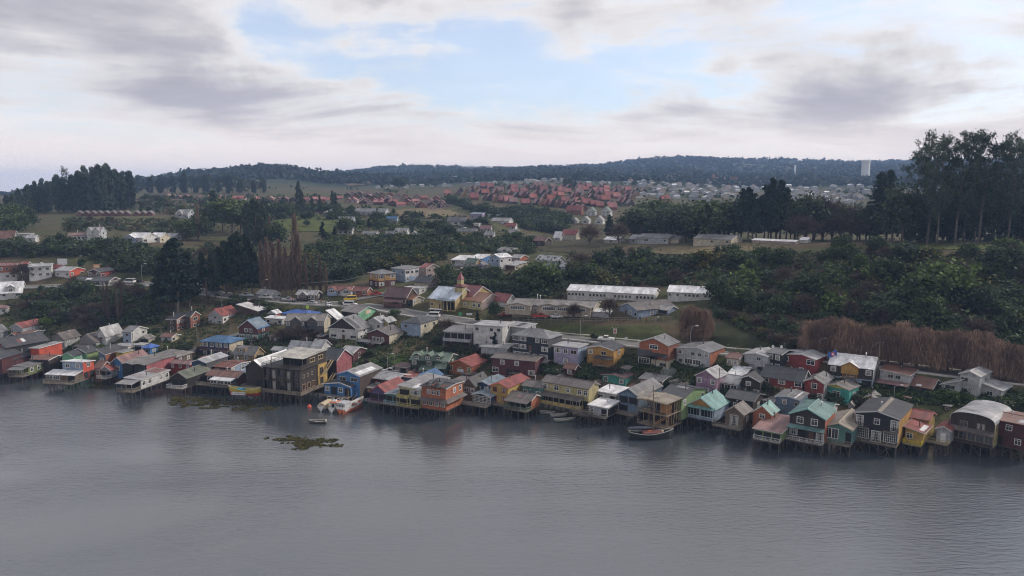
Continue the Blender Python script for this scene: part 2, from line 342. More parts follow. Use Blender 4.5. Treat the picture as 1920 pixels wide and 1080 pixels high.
# roads: centre lines picked off the photo, then laid on the land as one sheet each with the land levelled under them
def road_line(pix, step=2.0):
    P = np.array([ground(*p)[:2] for p in pix]); out = []
    for i in range(len(P) - 1):
        n = max(2, int(np.linalg.norm(P[i + 1] - P[i]) / step))
        p0, p1, p2, p3 = P[max(i - 1, 0)], P[i], P[i + 1], P[min(i + 2, len(P) - 1)]
        for k in range(n):
            u = k / n; out.append(0.5 * ((2 * p1) + (-p0 + p2) * u + (2 * p0 - 5 * p1 + 4 * p2 - p3) * u ** 2 + (-p0 + 3 * p1 - 3 * p2 + p3) * u ** 3))
    out.append(P[-1]); out = np.array(out); z = land(out[:, 0], out[:, 1]); k = np.ones(15) / 15
    z = np.convolve(np.pad(z, 7, 'edge'), k, 'valid'); return np.column_stack([out, z])
ROADS = [
 ('main_road', [(-60, 540), (150, 534), (240, 530), (300, 534), (375, 546), (440, 556), (500, 561), (560, 566), (630, 570), (700, 575), (770, 587), (850, 599), (930, 612), (1010, 625), (1090, 634), (1170, 641), (1260, 651), (1400, 660), (1560, 671), (1740, 694), (1990, 722)], 7.5),
 ('side_street', [(640, 570), (668, 563), (700, 555), (735, 548)], 5.0),
 ('lane', [(300, 672), (352, 662), (395, 645), (425, 632), (462, 618)], 4.2),
 ('far_street', [(1190, 372), (1230, 362), (1290, 352), (1340, 346)], 9.0),
]
ROAD_PTS = [(n, road_line(p), w) for n, p, w in ROADS]
_RP = np.concatenate([np.column_stack([p, np.full(len(p), w)]) for _, p, w in ROAD_PTS])
def land_levelled(x, y):
    z = _base_land(x, y); shp = z.shape; x, y, z = np.broadcast_arrays(np.atleast_1d(x).ravel().astype(float), np.atleast_1d(y).ravel().astype(float), np.atleast_1d(z).ravel()); z = z.copy()
    for s in range(0, len(x), 4000):
        e = slice(s, s + 4000); d2 = (x[e, None] - _RP[None, :, 0]) ** 2 + (y[e, None] - _RP[None, :, 1]) ** 2
        i = d2.argmin(1); d = np.sqrt(d2[np.arange(len(i)), i]); hw = _RP[i, 3] / 2
        k = np.clip(1 - (d - hw - 1.2) / 3.2, 0, 1); k = k * k * (3 - 2 * k)
        z[e] = z[e] * (1 - k) + (_RP[i, 2] - 0.12) * k
    return z.reshape(shp)
land = land_levelled

def build_land():
    m, t, b = new_mat('grassy_land'); v = coords(t)
    n1 = noise(t, v, 0.03, 6, 0.6); n2 = noise(t, v, 0.22, 6, 0.65); n3 = noise(t, v, 1.3, 5, 0.7)
    g = ramp(t, n2, [(0.28, (0.026, 0.026, 0.013)), (0.46, (0.052, 0.054, 0.024)), (0.60, (0.070, 0.080, 0.030)), (0.8, (0.115, 0.098, 0.055))])
    br = ramp(t, n3, [(0.3, (0.045, 0.032, 0.022)), (0.6, (0.105, 0.075, 0.048)), (0.8, (0.14, 0.11, 0.07))])
    f = ramp(t, math_n(t, 'MULTIPLY_ADD', n2, 0.25, math_n(t, 'MULTIPLY', n1, 0.8)), [(0.47, (0, 0, 0)), (0.60, (0.9, 0.9, 0.9))])
    col = mixc(t, f.outputs[0], g.outputs[0], br.outputs[0])
    # mud towards the tide line
    tc = t.nodes.new('ShaderNodeTexCoord'); sp = t.nodes.new('ShaderNodeSeparateXYZ'); t.links.new(tc.outputs['Object'], sp.inputs[0])
    mud = ramp(t, math_n(t, 'MULTIPLY_ADD', sp.outputs[2], 0.25, math_n(t, 'MULTIPLY', n2, 0.3)), [(0.30, (1, 1, 1)), (0.75, (0, 0, 0))])
    col = mixc(t, mud.outputs[0], col, (0.045, 0.038, 0.032))
    far = ramp(t, math_n(t, 'MULTIPLY', sp.outputs[1], 0.0005), [(0.50, (0, 0, 0)), (0.62, (1, 1, 1))])
    wood = ramp(t, noise(t, v, 0.035, 8, 0.75), [(0.35, (0.012, 0.022, 0.012)), (0.62, (0.030, 0.045, 0.022))])
    fld = ramp(t, noise(t, coords(t, (0.6, 1.4, 0)), 0.006, 3, 0.5), [(0.63, (0, 0, 0)), (0.66, (1, 1, 1))])
    fc = mixc(t, fld.outputs[0], wood.outputs[0], (0.10, 0.095, 0.048))
    col = mixc(t, far.outputs[0], col, fc)
    t.links.new(col, b.inputs['Base Color']); b.inputs['Roughness'].default_value = 0.95; b.inputs['Specular IOR Level'].default_value = 0.15
    bump(t, b, n3, 0.8, 0.25)
    nt = 300; T = np.linspace(-0.92, 0.92, nt); X = T[None, :] * YS[:, None]; Y = np.repeat(YS[:, None], nt, 1)
    Z = land(X.ravel(), Y.ravel()).reshape(X.shape); V = np.stack([X, Y, Z], -1).reshape(-1, 3)
    i = (np.arange(len(YS) - 1)[:, None] * nt + np.arange(nt - 1)[None, :]).ravel(); F = np.stack([i, i + 1, i + nt + 1, i + nt], 1)
    tag(link('ground', np_mesh('ground', V, F, m, True)), kind='structure')
build_land()

def build_water():
    m, t, b = new_mat('harbour_water'); v = coords(t)
    b.inputs['Base Color'].default_value = (0.046, 0.054, 0.062, 1); b.inputs['IOR'].default_value = 2.35; b.inputs['Specular IOR Level'].default_value = 0.5
    mp = coords(t, (0.5, 1.25, 1)); w1 = noise(t, mp, 0.95, 4, 0.55, 0.3); w2 = noise(t, coords(t, (0.35, 1, 1)), 0.16, 4, 0.55, 0.6); w3 = noise(t, mp, 4.0, 4, 0.6)
    patch = ramp(t, noise(t, coords(t, (0.35, 1.0, 1)), 0.016, 6, 0.62, 1.6), [(0.36, (0.30,) * 3), (0.64, (1.0,) * 3)])    # calm slicks and ruffled water
    h = math_n(t, 'ADD', math_n(t, 'ADD', math_n(t, 'MULTIPLY', w1, 0.6), math_n(t, 'MULTIPLY', w2, 0.35)), math_n(t, 'MULTIPLY', w3, 0.2))
    bp = N(t, 'ShaderNodeBump', Distance=0.35); t.links.new(h, bp.inputs['Height']); t.links.new(math_n(t, 'MULTIPLY', patch.outputs[0], 0.66), bp.inputs['Strength'])
    t.links.new(bp.outputs[0], b.inputs['Normal'])
    t.links.new(math_n(t, 'MULTIPLY_ADD', patch.outputs[0], 0.05, 0.035), b.inputs['Roughness'])
    xs = np.linspace(-420, 420, 43); ys = np.linspace(-160, 300, 24); X, Y = np.meshgrid(xs, ys); V = np.stack([X, Y, np.zeros_like(X)], -1).reshape(-1, 3)
    i = (np.arange(23)[:, None] * 43 + np.arange(42)[None, :]).ravel(); F = np.stack([i, i + 1, i + 44, i + 43], 1)
    tag(link('water', np_mesh('water', V, F, m, True)), kind='structure')
build_water()

M_ASPHALT = None
def build_roads():
    m, t, b = new_mat('worn_asphalt'); v = coords(t)
    n1 = noise(t, v, 0.12, 5, 0.6); n2 = noise(t, v, 2.5, 4, 0.6)
    c = ramp(t, n1, [(0.3, (0.085, 0.082, 0.080)), (0.7, (0.16, 0.152, 0.148))]); c2 = ramp(t, n2, [(0.3, (0.8,) * 3), (0.7, (1.1,) * 3)])
    t.links.new(mixc(t, 1.0, c.outputs[0], c2.outputs[0], 'MULTIPLY'), b.inputs['Base Color']); b.inputs['Roughness'].default_value = 0.85
    mk = mat_plain('kerb_concrete', (0.30, 0.29, 0.27), 0.9)
    for name, P, w in ROAD_PTS:
        d = np.gradient(P[:, :2], axis=0); d /= np.linalg.norm(d, axis=1)[:, None] + 1e-9; nrm = np.column_stack([-d[:, 1], d[:, 0]])
        def strip(o0, o1, dz0, dz1):
            A = np.column_stack([P[:, :2] + nrm * o0, P[:, 2] + dz0]); B = np.column_stack([P[:, :2] + nrm * o1, P[:, 2] + dz1])
            V = np.concatenate([A, B]); n = len(P); i = np.arange(n - 1); return V, np.stack([i + n, i + n + 1, i + 1, i], 1)
        lz = 0.02 if name == 'main_road' else 0.16; V, F = strip(-w / 2, w / 2, lz, lz); o = tag(link(name, np_mesh(name, V, F, m)), kind='structure')
        if name == 'main_road':
            for s in (-1, 1):
                prof = [(w / 2 + 0.004, 0.0), (w / 2 + 0.004, 0.14), (w / 2 + 1.5, 0.16), (w / 2 + 1.5, -0.3)]
                vs, fs = [], []; n = len(P)
                for off, dz in prof: vs.append(np.column_stack([P[:, :2] + nrm * off * s, P[:, 2] + dz]))
                for k in range(3):
                    i = np.arange(n - 1); fs.append(np.stack([k * n + i, k * n + i + 1, (k + 1) * n + i + 1, (k + 1) * n + i], 1))
                tag(link('pavement', np_mesh('pavement', np.concatenate(vs), np.concatenate(fs), mk)), kind='structure')
build_roads()

def field(poly, c1, c2, name='meadow', lift=0.22, step=4.0):
    """a patch of grass of another tone, laid over the land"""
    def inside(px, py):
        c = False; j = len(poly) - 1
        for i in range(len(poly)):
            (xi, yi), (xj, yj) = poly[i], poly[j]
            if (yi > py) != (yj > py) and px < (xj - xi) * (py - yi) / (yj - yi) + xi: c = not c
            j = i
        return c
    xs, ys = [p[0] for p in poly], [p[1] for p in poly]; gx = np.arange(min(xs), max(xs) + step, step); gy = np.arange(min(ys), max(ys) + 1.2, 1.2 if max(ys) < 480 else 3.0); V, F, idx = [], [], {}
    def vid(i, j):
        if (i, j) not in idx: p = ground(gx[i], gy[j]); idx[(i, j)] = len(V); V.append((p[0], p[1], on_land(p[0], p[1]) + lift))
        return idx[(i, j)]
    for i in range(len(gx) - 1):
        for j in range(len(gy) - 1):
            if inside(gx[i] + step / 2 + 2 * math.sin(gy[j] * 1.7), gy[j] + .6): F.append((vid(i, j + 1), vid(i + 1, j + 1), vid(i + 1, j), vid(i, j)))
    if not F: return
    V = np.array(V); F = np.array(F); ok = np.ptp(V[F][:, :, 1], axis=1) < 60; m, t, b = new_mat(name + '_grass'); v = coords(t)
    n2 = noise(t, v, 0.25, 6, 0.65); n3 = noise(t, v, 1.6, 5, 0.7); f = ramp(t, math_n(t, 'MULTIPLY_ADD', n3, .4, math_n(t, 'MULTIPLY', n2, .6)), [(0.34, shade(c1, .55)), (0.48, c1), (0.66, c2)])
    t.links.new(f.outputs[0], b.inputs['Base Color']); b.inputs['Roughness'].default_value = .95; b.inputs['Specular IOR Level'].default_value = .1; bump(t, b, n3, .8, .25)
    tag(link(name, np_mesh(name, V, F[ok], m, True)), kind='structure')
GREEN1, GREEN2, TAN1, TAN2, BRN1, BRN2 = (.065, .080, .024), (.110, .120, .040), (.13, .105, .062), (.20, .165, .10), (.075, .055, .040), (.12, .088, .060)
field([(512, 410), (560, 402), (640, 404), (704, 414), (700, 424), (640, 436), (560, 434), (515, 430)], GREEN1, GREEN2); field([(690, 408), (740, 404), (760, 412), (770, 428), (700, 430)], GREEN1, GREEN2); field([(780, 414), (850, 418), (846, 432), (790, 436)], GREEN1, (.09, .10, .035))
field([(740, 396), (800, 388), (850, 396), (862, 404), (800, 408), (745, 405)], TAN1, TAN2, 'bare_bank'); field([(840, 450), (900, 446), (960, 452), (985, 462), (930, 470), (850, 466)], BRN1, TAN1, 'bare_bank'); field([(270, 384), (330, 372), (400, 378), (392, 398), (320, 404), (262, 398)], BRN1, BRN2, 'bare_bank'); field([(140, 408), (300, 404), (340, 420), (250, 430), (150, 428)], (.075, .072, .034), BRN2, 'rough_pasture')
field([(1190, 470), (1260, 462), (1400, 462), (1430, 468), (1380, 476), (1250, 478)], TAN1, TAN2, 'dry_grass'); field([(1640, 458), (1930, 452), (1930, 468), (1650, 470)], GREEN1, (.15, .14, .06), 'plateau_grass'); field([(1330, 610), (1400, 600), (1500, 622), (1520, 650), (1440, 668), (1345, 655)], (.030, .036, .017), (.050, .054, .024), 'grass_slope'); field([(900, 612), (980, 606), (1120, 610), (1240, 612), (1260, 640), (1100, 628), (990, 618)], (.050, .060, .024), (.085, .090, .036), 'grass_bank'); field([(640, 700), (680, 672), (760, 664), (770, 690), (700, 702)], (.050, .080, .022), (.085, .120, .034), 'village_green')
field([(1000, 446), (1100, 444), (1180, 460), (1100, 478), (1010, 470)], (.05, .048, .026), BRN1, 'rough_bank'); field([(1195, 331), (1280, 329), (1280, 336), (1200, 337)], TAN1, TAN2, 'far_field', 1.5); field([(1425, 322), (1460, 312), (1530, 310), (1530, 318), (1470, 324)], (.10, .11, .05), TAN1, 'far_field', 1.5); field([(640, 346), (690, 340), (700, 346), (660, 350)], BRN2, TAN1, 'far_field', 1.5)
# ------------------------------------------------------------------ house builder
rng = random.Random(7)
C = dict(white=(0.62, 0.62, 0.62), cream=(0.55, 0.49, 0.37), grey=(0.33, 0.34, 0.36), lgrey=(0.46, 0.48, 0.52), dgrey=(0.10, 0.10, 0.11), black=(0.022, 0.022, 0.026),
         navy=(0.020, 0.026, 0.042), brown=(0.085, 0.055, 0.042), dbrown=(0.045, 0.032, 0.028), wood=(0.16, 0.12, 0.085), tan=(0.36, 0.25, 0.13), red=(0.30, 0.035, 0.035), maroon=(0.12, 0.030, 0.035),
         dred=(0.10, 0.022, 0.025), orange=(0.42, 0.12, 0.045), vorange=(0.62, 0.075, 0.025), terra=(0.30, 0.10, 0.055), yellow=(0.55, 0.36, 0.07), vyellow=(0.62, 0.50, 0.02), ochre=(0.50, 0.26, 0.035), paleyel=(0.50, 0.43, 0.19),
         green=(0.17, 0.22, 0.055), lgreen=(0.22, 0.34, 0.13), dgreen=(0.035, 0.07, 0.05), mint=(0.22, 0.58, 0.33), teal=(0.045, 0.33, 0.28), aqua=(0.04, 0.42, 0.36), gteal=(0.10, 0.27, 0.24),
         blue=(0.055, 0.22, 0.52), lblue=(0.30, 0.40, 0.56), sblue=(0.14, 0.22, 0.33), dblue=(0.025, 0.075, 0.17), lilac=(0.38, 0.34, 0.52), purple=(0.13, 0.09, 0.23), pink=(0.42, 0.11, 0.13), mauve=(0.38, 0.22, 0.35), pinkw=(0.50, 0.38, 0.36))
RC = dict(zinc=(0.46, 0.46, 0.48), white=(0.70, 0.70, 0.72), grey=(0.22, 0.22, 0.23), brown=(0.17, 0.145, 0.135), dark=(0.050, 0.052, 0.060), black=(0.028, 0.030, 0.036), red=(0.36, 0.070, 0.055), brick=(0.25, 0.075, 0.05), rust=(0.20, 0.085, 0.06),
          maroon=(0.10, 0.035, 0.035), pink=(0.34, 0.17, 0.16), blue=(0.055, 0.19, 0.40), vblue=(0.03, 0.13, 0.50), sblue=(0.22, 0.30, 0.38), green=(0.12, 0.20, 0.14), moss=(0.16, 0.18, 0.13), teal=(0.13, 0.30, 0.29), aqua=(0.16, 0.42, 0.40), tan=(0.36, 0.30, 0.22), lgrey=(0.34, 0.33, 0.33), taupe=(0.27, 0.245, 0.225), orange=(0.40, 0.16, 0.06))
def _weather(c, k=0.14, g=0.93): l = 0.3 * c[0] + 0.59 * c[1] + 0.11 * c[2]; return tuple((v * (1 - k) + l * k) * g for v in c)
C = {k: _weather(v, 0.14, 0.86) for k, v in C.items()}; RC = {k: _weather(v, 0.20, 0.90 if k in ('white', 'vblue', 'dark', 'black', 'maroon', 'rust') else 0.70) for k, v in RC.items()}
M_GLASS = mat_plain('window_glass', (0.020, 0.023, 0.028), 0.08, 0, 0, 0.8)
M_FLUE = mat_plain('flue_metal', (0.10, 0.10, 0.105), 0.5, 0.6)
M_FLUEZ = mat_plain('galvanised_flue', (0.5, 0.5, 0.5), 0.4, 0.5)
M_STILT = mat_wood('weathered_pile', (0.062, 0.054, 0.048)); M_DECK = mat_wood('weathered_deck', (0.17, 0.145, 0.12), 0)
M_DARK = mat_plain('painted_interior_shade', (0.012, 0.011, 0.012), 0.9)  # near-black colour stands in for the shade inside openings
M_FOOT = mat_plain('concrete_footing', (0.24, 0.23, 0.22), 0.9)
DOORC = dict(brown=(0.10, 0.05, 0.03), red=(0.28, 0.03, 0.03), white=(0.6, 0.6, 0.6), orange=(0.35, 0.13, 0.04))
_WM = {}
def win_mesh(w, h, kind, fc):
    k = (round(w, 1), round(h, 1), kind, fc)
    if k in _WM: return _WM[k]
    w, h = max(0.4, k[0]), max(0.4, k[1]); f = 0.07 if w < 1.2 else 0.09
    a = MB()                                  # origin at the bottom centre, outward is -y
    for x0, z0, x1, z1 in ((-w / 2 - f, -f, w / 2 + f, f * 0.4), (-w / 2 - f, h - f * 0.4, w / 2 + f, h + f), (-w / 2 - f, f * 0.4, -w / 2 + f * 0.4, h - f * 0.4), (w / 2 - f * 0.4, f * 0.4, w / 2 + f, h - f * 0.4)):
        a.box(x0, -0.07, z0, x1, 0.02, z1)
    nx = {'w': 2, 'W': max(2, round(w / 0.8)), 'k': 1, 'K': 2, 'g': max(3, round(w / 0.42)), 'D': 2, 'G': max(2, round(w / 0.9))}.get(kind, 1)
    nz = {'g': 4, 'D': 4, 'w': 1, 'G': 1}.get(kind, 1)
    for i in range(1, nx): x = -w / 2 + w * i / nx; a.box(x - 0.03, -0.055, f * 0.4, x + 0.03, 0.02, h - f * 0.4)
    for i in range(1, nz): z = h * i / nz; a.box(-w / 2 + f * 0.4, -0.05, z - 0.022, w / 2 - f * 0.4, 0.02, z + 0.022)
    if kind in 'wW': a.box(-w / 2 + f * 0.4, -0.05, h * 0.66, w / 2 - f * 0.4, 0.02, h * 0.66 + 0.05)
    fm = a.mesh('frame', mat_plain('window_frame', fc, 0.6, 0, 0.15))
    b = MB(); b.add([(-w / 2, -0.02, 0), (w / 2, -0.02, 0), (w / 2, -0.02, h), (-w / 2, -0.02, h)], [(0, 1, 2, 3)])
    pm = b.mesh('pane', M_GLASS)
    cm = None
    if kind in 'wWD':                         # a pale curtain drawn partly across behind some panes
        cu = MB(); cu.add([(-w * 0.46, -0.026, h * 0.08), (-w * 0.2, -0.026, h * 0.08), (-w * 0.12, -0.026, h * 0.95), (-w * 0.46, -0.026, h * 0.95)], [(0, 1, 2, 3)])
        cu.add([(w * 0.22, -0.026, h * 0.08), (w * 0.46, -0.026, h * 0.08), (w * 0.46, -0.026, h * 0.95), (w * 0.14, -0.026, h * 0.95)], [(0, 1, 2, 3)])
        cm = cu.mesh('curtain', mat_plain('net_curtain', (0.30, 0.29, 0.28), 0.9))
    _WM[k] = (fm, pm, cm); return _WM[k]
def door_mesh(w, h, c):
    k = ('door', round(w, 1), round(h, 1), c)
    if k in _WM: return _WM[k]
    a = MB(); a.box(-w / 2, -0.05, 0, w / 2, 0.02, h)
    for z0, z1 in ((0.15, h * 0.42), (h * 0.5, h * 0.92)): a.box(-w * 0.34, -0.07, z0, w * 0.34, -0.05, z1)
    hm = MB(); hm.box(w * 0.36, -0.11, h * 0.46, w * 0.42, -0.05, h * 0.5)
    _WM[k] = (a.mesh('door', mat_plain('door_paint', c, 0.6)), hm.mesh('handle', M_FLUEZ)); return _WM[k]
def place_face(face, u, w, d):               # local position and turn of something set into a face at u metres along it (seen from outside, left to right)
    if face == 'f': return (u, 0.0), 0.0
    if face == 'r': return (w, u), math.pi / 2
    if face == 'l': return (0.0, d - u), -math.pi / 2
def fill_face(root, face, spec, w, d, hw, fc, dc, z0=0.0, off=0.0, wk=1.0):
    L = w if face == 'f' else d; rows = spec.split('/'); n = len(rows); sh = hw / n
    for r, row in enumerate(rows):
        zb = z0 + (n - 1 - r) * sh; m = len(row)
        if not m: continue
        sl = L / m
        for i, ch in enumerate(row):
            if ch == '.': continue
            u = (i + 0.5) * sl; (x, y), rz = place_face(face, u, w, d)
            out = {'f': (0, -1), 'r': (1, 0), 'l': (-1, 0)}[face]; x += out[0] * off; y += out[1] * off
            if ch == 'd':
                a, b = door_mesh(min(1.0, sl * 0.8), min(2.1, sh * 0.85), DOORC[dc]); o = link('door', a, root, (x, y, zb + 0.02), rz); link('handle', b, o)
            elif ch == 'p':                  # open bay as a near-black panel, its shade put into the colour
                a = MB(); ww, hh = sl * 0.86, sh * 0.74; a.box(-ww / 2, -0.03, 0, ww / 2, 0.05, hh); a.build('bay_shade_panel', M_DARK, root, (x, y, zb + 0.12)).rotation_euler[2] = rz
            else:
                ww = {'w': min(1.25, sl * 0.62), 'W': sl * 0.82, 'k': min(1.1, sl * 0.6), 'K': min(2.2, sl * 0.7), 'g': sl * 0.94, 'D': min(1.9, sl * 0.8), 'G': sl * 0.92}[ch] * wk
                hh = {'D': sh * 0.80, 'g': sh * 0.72, 'G': sh * 0.62, 'W': min(1.4, sh * 0.52), 'k': min(0.9, sh * 0.4), 'K': min(1.0, sh * 0.42)}.get(ch, min(1.25, sh * 0.5))
                zz = zb + {'D': 0.05, 'g': sh * 0.14, 'G': sh * 0.26}.get(ch, sh * 0.34)
                col = fc if ch not in 'kK' else shade(fc, 0.6)
                fm, pm, cm = win_mesh(ww, hh, ch, col); o = link('window', fm, root, (x, y, zz), rz); link('pane', pm, o)
                if cm and rng.random() < 0.6: link('curtain', cm, o)
def rail_mesh(a, pts, h=0.95, solid=False):
    for p, q in zip(pts, pts[1:]):
        p, q = np.array(p, float), np.array(q, float); L = np.linalg.norm(q - p); n = max(1, int(L / 1.6))
        for i in range(n + 1):
            s = p + (q - p) * i / n; a.bar(s, s + (0, 0, h + 0.05), 0.06)
        a.bar(p + (0, 0, h), q + (0, 0, h), 0.06); a.bar(p + (0, 0, h * 0.5), q + (0, 0, h * 0.5), 0.035); a.bar(p + (0, 0, 0.12), q + (0, 0, 0.12), 0.04)
        nb = int(L / 0.28)
        for i in range(1, nb):
            s = p + (q - p) * i / nb; a.bar(s + (0, 0, 0.1), s + (0, 0, h), 0.025, 3)
        if solid:
            e = (q - p) / L; nn = np.array((-e[1], e[0], 0)) * 0.03
            a.add([p + nn, q + nn, q + nn + (0, 0, h * 0.92), p + nn + (0, 0, h * 0.92)], [(0, 1, 2, 3)])
_UNIT = {}
def unit_pile():
    if 'pile' not in _UNIT:
        a = MB(); a.bar((0, 0, 0), (0, 0, 1), 0.12, 6, 0.11); _UNIT['pile'] = a.mesh('stilt', M_STILT)
    return _UNIT['pile']
def local_to_world(root, x, y):
    c, s = math.cos(root.rotation_euler[2]), math.sin(root.rotation_euler[2]); return root.location[0] + c * x - s * y, root.location[1] + s * x + c * y
def stilts(root, x0, y0, x1, y1, zbase, step=1.9, braces=3, rows=(0.0, 0.5, 1.0), side_r=True, top=-0.12):
    me = unit_pile(); ux = max(2, round((x1 - x0) / step)); pos = []
    for fr in rows:
        y = y0 + (y1 - y0) * fr
        for i in range(ux + 1): pos.append((x0 + (x1 - x0) * i / ux, y))
    if side_r:
        uy = max(2, round((y1 - y0) / 2.3))
        for i in range(uy):
            for xx in ((x1, x0) if side_r == 'b' else (x1,)): pos.append((xx, y0 + (y1 - y0) * (i + 0.5) / uy))
    for x, y in pos:
        x += rng.uniform(-0.12, 0.12); y += rng.uniform(-0.1, 0.1)
        wx, wy = local_to_world(root, x, y); g = max(-1.6, on_land(wx, wy)) - 0.3; h = zbase + top - g
        if h < 0.4: continue
        o = link('stilt', me, root, (x, y, top - h)); o.scale = (rng.uniform(0.8, 1.2),) * 2 + (h,); o.rotation_euler = (rng.uniform(-0.03, 0.03), rng.uniform(-0.035, 0.035), 0)
    for b in range(braces):
        x = x0 + (x1 - x0) * (b + rng.uniform(0.2, 0.8)) / braces; a = MB(); s = rng.choice((-1, 1))
        a.bar((x, y0 - 0.1, top - 0.1), (min(max(x + s * rng.uniform(1.2, 2.4), x0), x1), y0 - 0.1 - rng.uniform(0, 0.3), top - zbase + 0.1), 0.075); a.build('brace', M_STILT, root)
    a = MB()
    for fr in rows: y = y0 + (y1 - y0) * fr; a.box(x0 - 0.1, y - 0.1, top - 0.16, x1 + 0.1, y + 0.1, top - 0.003)
    a.build('floor_beam', M_STILT, root)

HOUSES = []
REL = ([0, 300, 600, 900, 1270, 1440, 1640, 1780, 1920], [42, 40, 36, 31, 26, 17, 9, 12, 14])
def wallmat(c, style='h'):
    if style == 's': return mat_shingle(c)
    return mat_wall(c, style)
def H(name, label, xa, xc, xs, yb, ye, yr, roof, wall, rcol, front='', side='', z=None, rel=None, w=None, d=None, sc=None, ws='h', ss=None, low=None, trim=(0.5, 0.5, 0.5), fc=(0.62, 0.62, 0.60),
      dc='brown', rust=0.2, oh=0.35, deck=None, pile=None, flue=1, ra=0.5, extra=(), fd=1.6, cat='house', group=None, step=1.9, base=None, left=''):
    wall = C.get(wall, wall); rcol = RC.get(rcol, rcol); right = xc > xa
    relv = R(rel if rel is not None else float(np.interp(xc, *REL)))
    P = at_z(xc, yb, z) if z is not None else (ground(xc, yb) if base is None else at(xc, yb, base))
    X, Y, Z = P; phi = math.atan2(X, Y); yaw = -phi - relv if right else -phi + relv
    c, s = math.cos(yaw), math.sin(yaw); D = (CAM_H - Z) * SP
    k = (xa - 960) / FPX
    W = abs((X - k * (Y * CP + D)) / (c - k * s * CP)) if w is None else w
    if d is None:
        k = (xs - 960) / FPX; d = abs((k * (Y * CP + D) - X) / (-s - k * c * CP)) if xs is not None else W
        d = min(max(d, 3.0), 22.0)
    if right: O = (X - W * c, Y - W * s, Z)
    else: O = (X, Y, Z)
    root = empty(name, O, yaw); tag(root, label, cat, group); w = W
    def hz(py, lx, ly):                     # height above the base of what the photo shows at this row, above a spot of the plan
        wy = O[1] + s * lx + c * ly; dd = ray(960, py); return CAM_H + dd[2] / dd[1] * wy - Z
    cx = w if right else 0.0
    he = max(1.2, hz(ye, cx, 0))
    t = roof; o = oh; th = 0.13; wm = wallmat(wall, ws); A = MB(); rf = MB(); axis = 'X'; fh = [he] * 4   # front-left, front-right, back-right, back-left
    b0 = -fd if not pile else 0.0; apex_f = apex_s = None; hr = he
    if t == 'f':
        hr = max(he + 0.3, hz(yr, w * ra, 0)); apex_f = (w * ra, hr); axis = 'Y'; sl = (hr - he) / max(w * ra, 0.1); sr = (hr - he) / max(w * (1 - ra), 0.1)
        rf.slab([(-o, -o, he - o * sl), (w * ra, -o, hr), (w * ra, d + o, hr), (-o, d + o, he - o * sl)], -th); rf.slab([(w * ra, -o, hr), (w + o, -o, he - o * sr), (w + o, d + o, he - o * sr), (w * ra, d + o, hr)], -th)
    elif t == 's':
        hr = max(he + 0.3, hz(yr, cx, d * ra)); apex_s = (d * ra, hr); sf = (hr - he) / (d * ra); sb = (hr - he) / (d * (1 - ra))
        rf.slab([(-o, -o, he - o * sf), (w + o, -o, he - o * sf), (w + o, d * ra, hr), (-o, d * ra, hr)], -th); rf.slab([(-o, d * ra, hr), (w + o, d * ra, hr), (w + o, d + o, he - o * sb), (-o, d + o, he - o * sb)], -th)
    elif t == 'h':
        hr = max(he + 0.5, hz(yr, w / 2, d / 2)); e = he - o * 0.3
        if w >= d: r0, r1 = (d / 2, d / 2), (w - d / 2, d / 2)
        else: r0, r1 = (w / 2, w / 2), (w / 2, d - w / 2)
        a0, a1, a2, a3 = (-o, -o, e), (w + o, -o, e), (w + o, d + o, e), (-o, d + o, e); p, q = (*r0, hr), (*r1, hr)
        if w >= d: quads = [[a0, a1, q, p], [a1, a2, q], [a2, a3, p, q], [a3, a0, p]]
        else: quads = [[a0, a1, p], [a1, a2, q, p], [a2, a3, q], [a3, a0, p, q]]
        for qd in quads: rf.slab(qd, -th * 0.8, np.array((0, 0, 1.0)))
    elif t in ('mb', 'mf', 'ml', 'mr', 'fl'):
        if t == 'fl': fh = [he] * 4
        elif t in ('mb', 'mf'): hb = max(1.0, hz(yr, cx, d)); fh = [he, he, hb, hb]
        else:
            ho = max(1.0, hz(yr, 0.0 if right else w, 0)); fh = [ho, he, he, ho] if right else [he, ho, ho, he]; axis = 'Y'
        gx = (fh[1] - fh[0]) / w; gy = (fh[3] - fh[0]) / d; Hh = lambda x, y: fh[0] + gx * x + gy * y
        rf.slab([(x, y, Hh(x, y)) for x, y in ((-o, -o), (w + o, -o), (w + o, d + o), (-o, d + o))], -th); hr = max(fh)
    elif t == 'arc':                         # boat-bottom vault, ridge front to back, falling in height towards the rear
        hr = max(he + 0.4, hz(yr, w / 2, 0)); n = 14; arc = [(w / 2 - math.cos(math.pi * i / n) * (w / 2 + 0.15), he + (hr - he) * math.sin(math.pi * i / n) ** 0.75) for i in range(n + 1)]
        for j in range(6):
            ya, yb_ = -o + (d + 2 * o) * j / 6, -o + (d + 2 * o) * (j + 1) / 6; ka, kb = (1 + 0.10 * math.sin(j * 1.3)), (1 + 0.10 * math.sin((j + 1) * 1.3))
            for i in range(n):
                (x0, z0), (x1, z1) = arc[i], arc[i + 1]; q = lambda zz, k: he + (zz - he) * (k if o else 1)
                rf.slab([(x0, ya, q(z0, ka)), (x1, ya, q(z1, ka)), (x1, yb_, q(z1, kb)), (x0, yb_, q(z0, kb))], -0.08)
        axis = 'Y'
    # walls
    fp = [(0, 0, b0), (w, 0, b0), (w, 0, fh[1])] + ([(apex_f[0], 0, apex_f[1])] if apex_f else []) + [(0, 0, fh[0])]
    if t == 'arc': fp = [(0, 0, b0), (w, 0, b0)] + [(x, 0, z) for x, z in reversed(arc)]
    bp = [(p[0], d, fh[2] if p[2] == fh[1] and p[0] == w else fh[3] if p[2] == fh[0] and p[0] == 0 else p[2]) for p in fp]
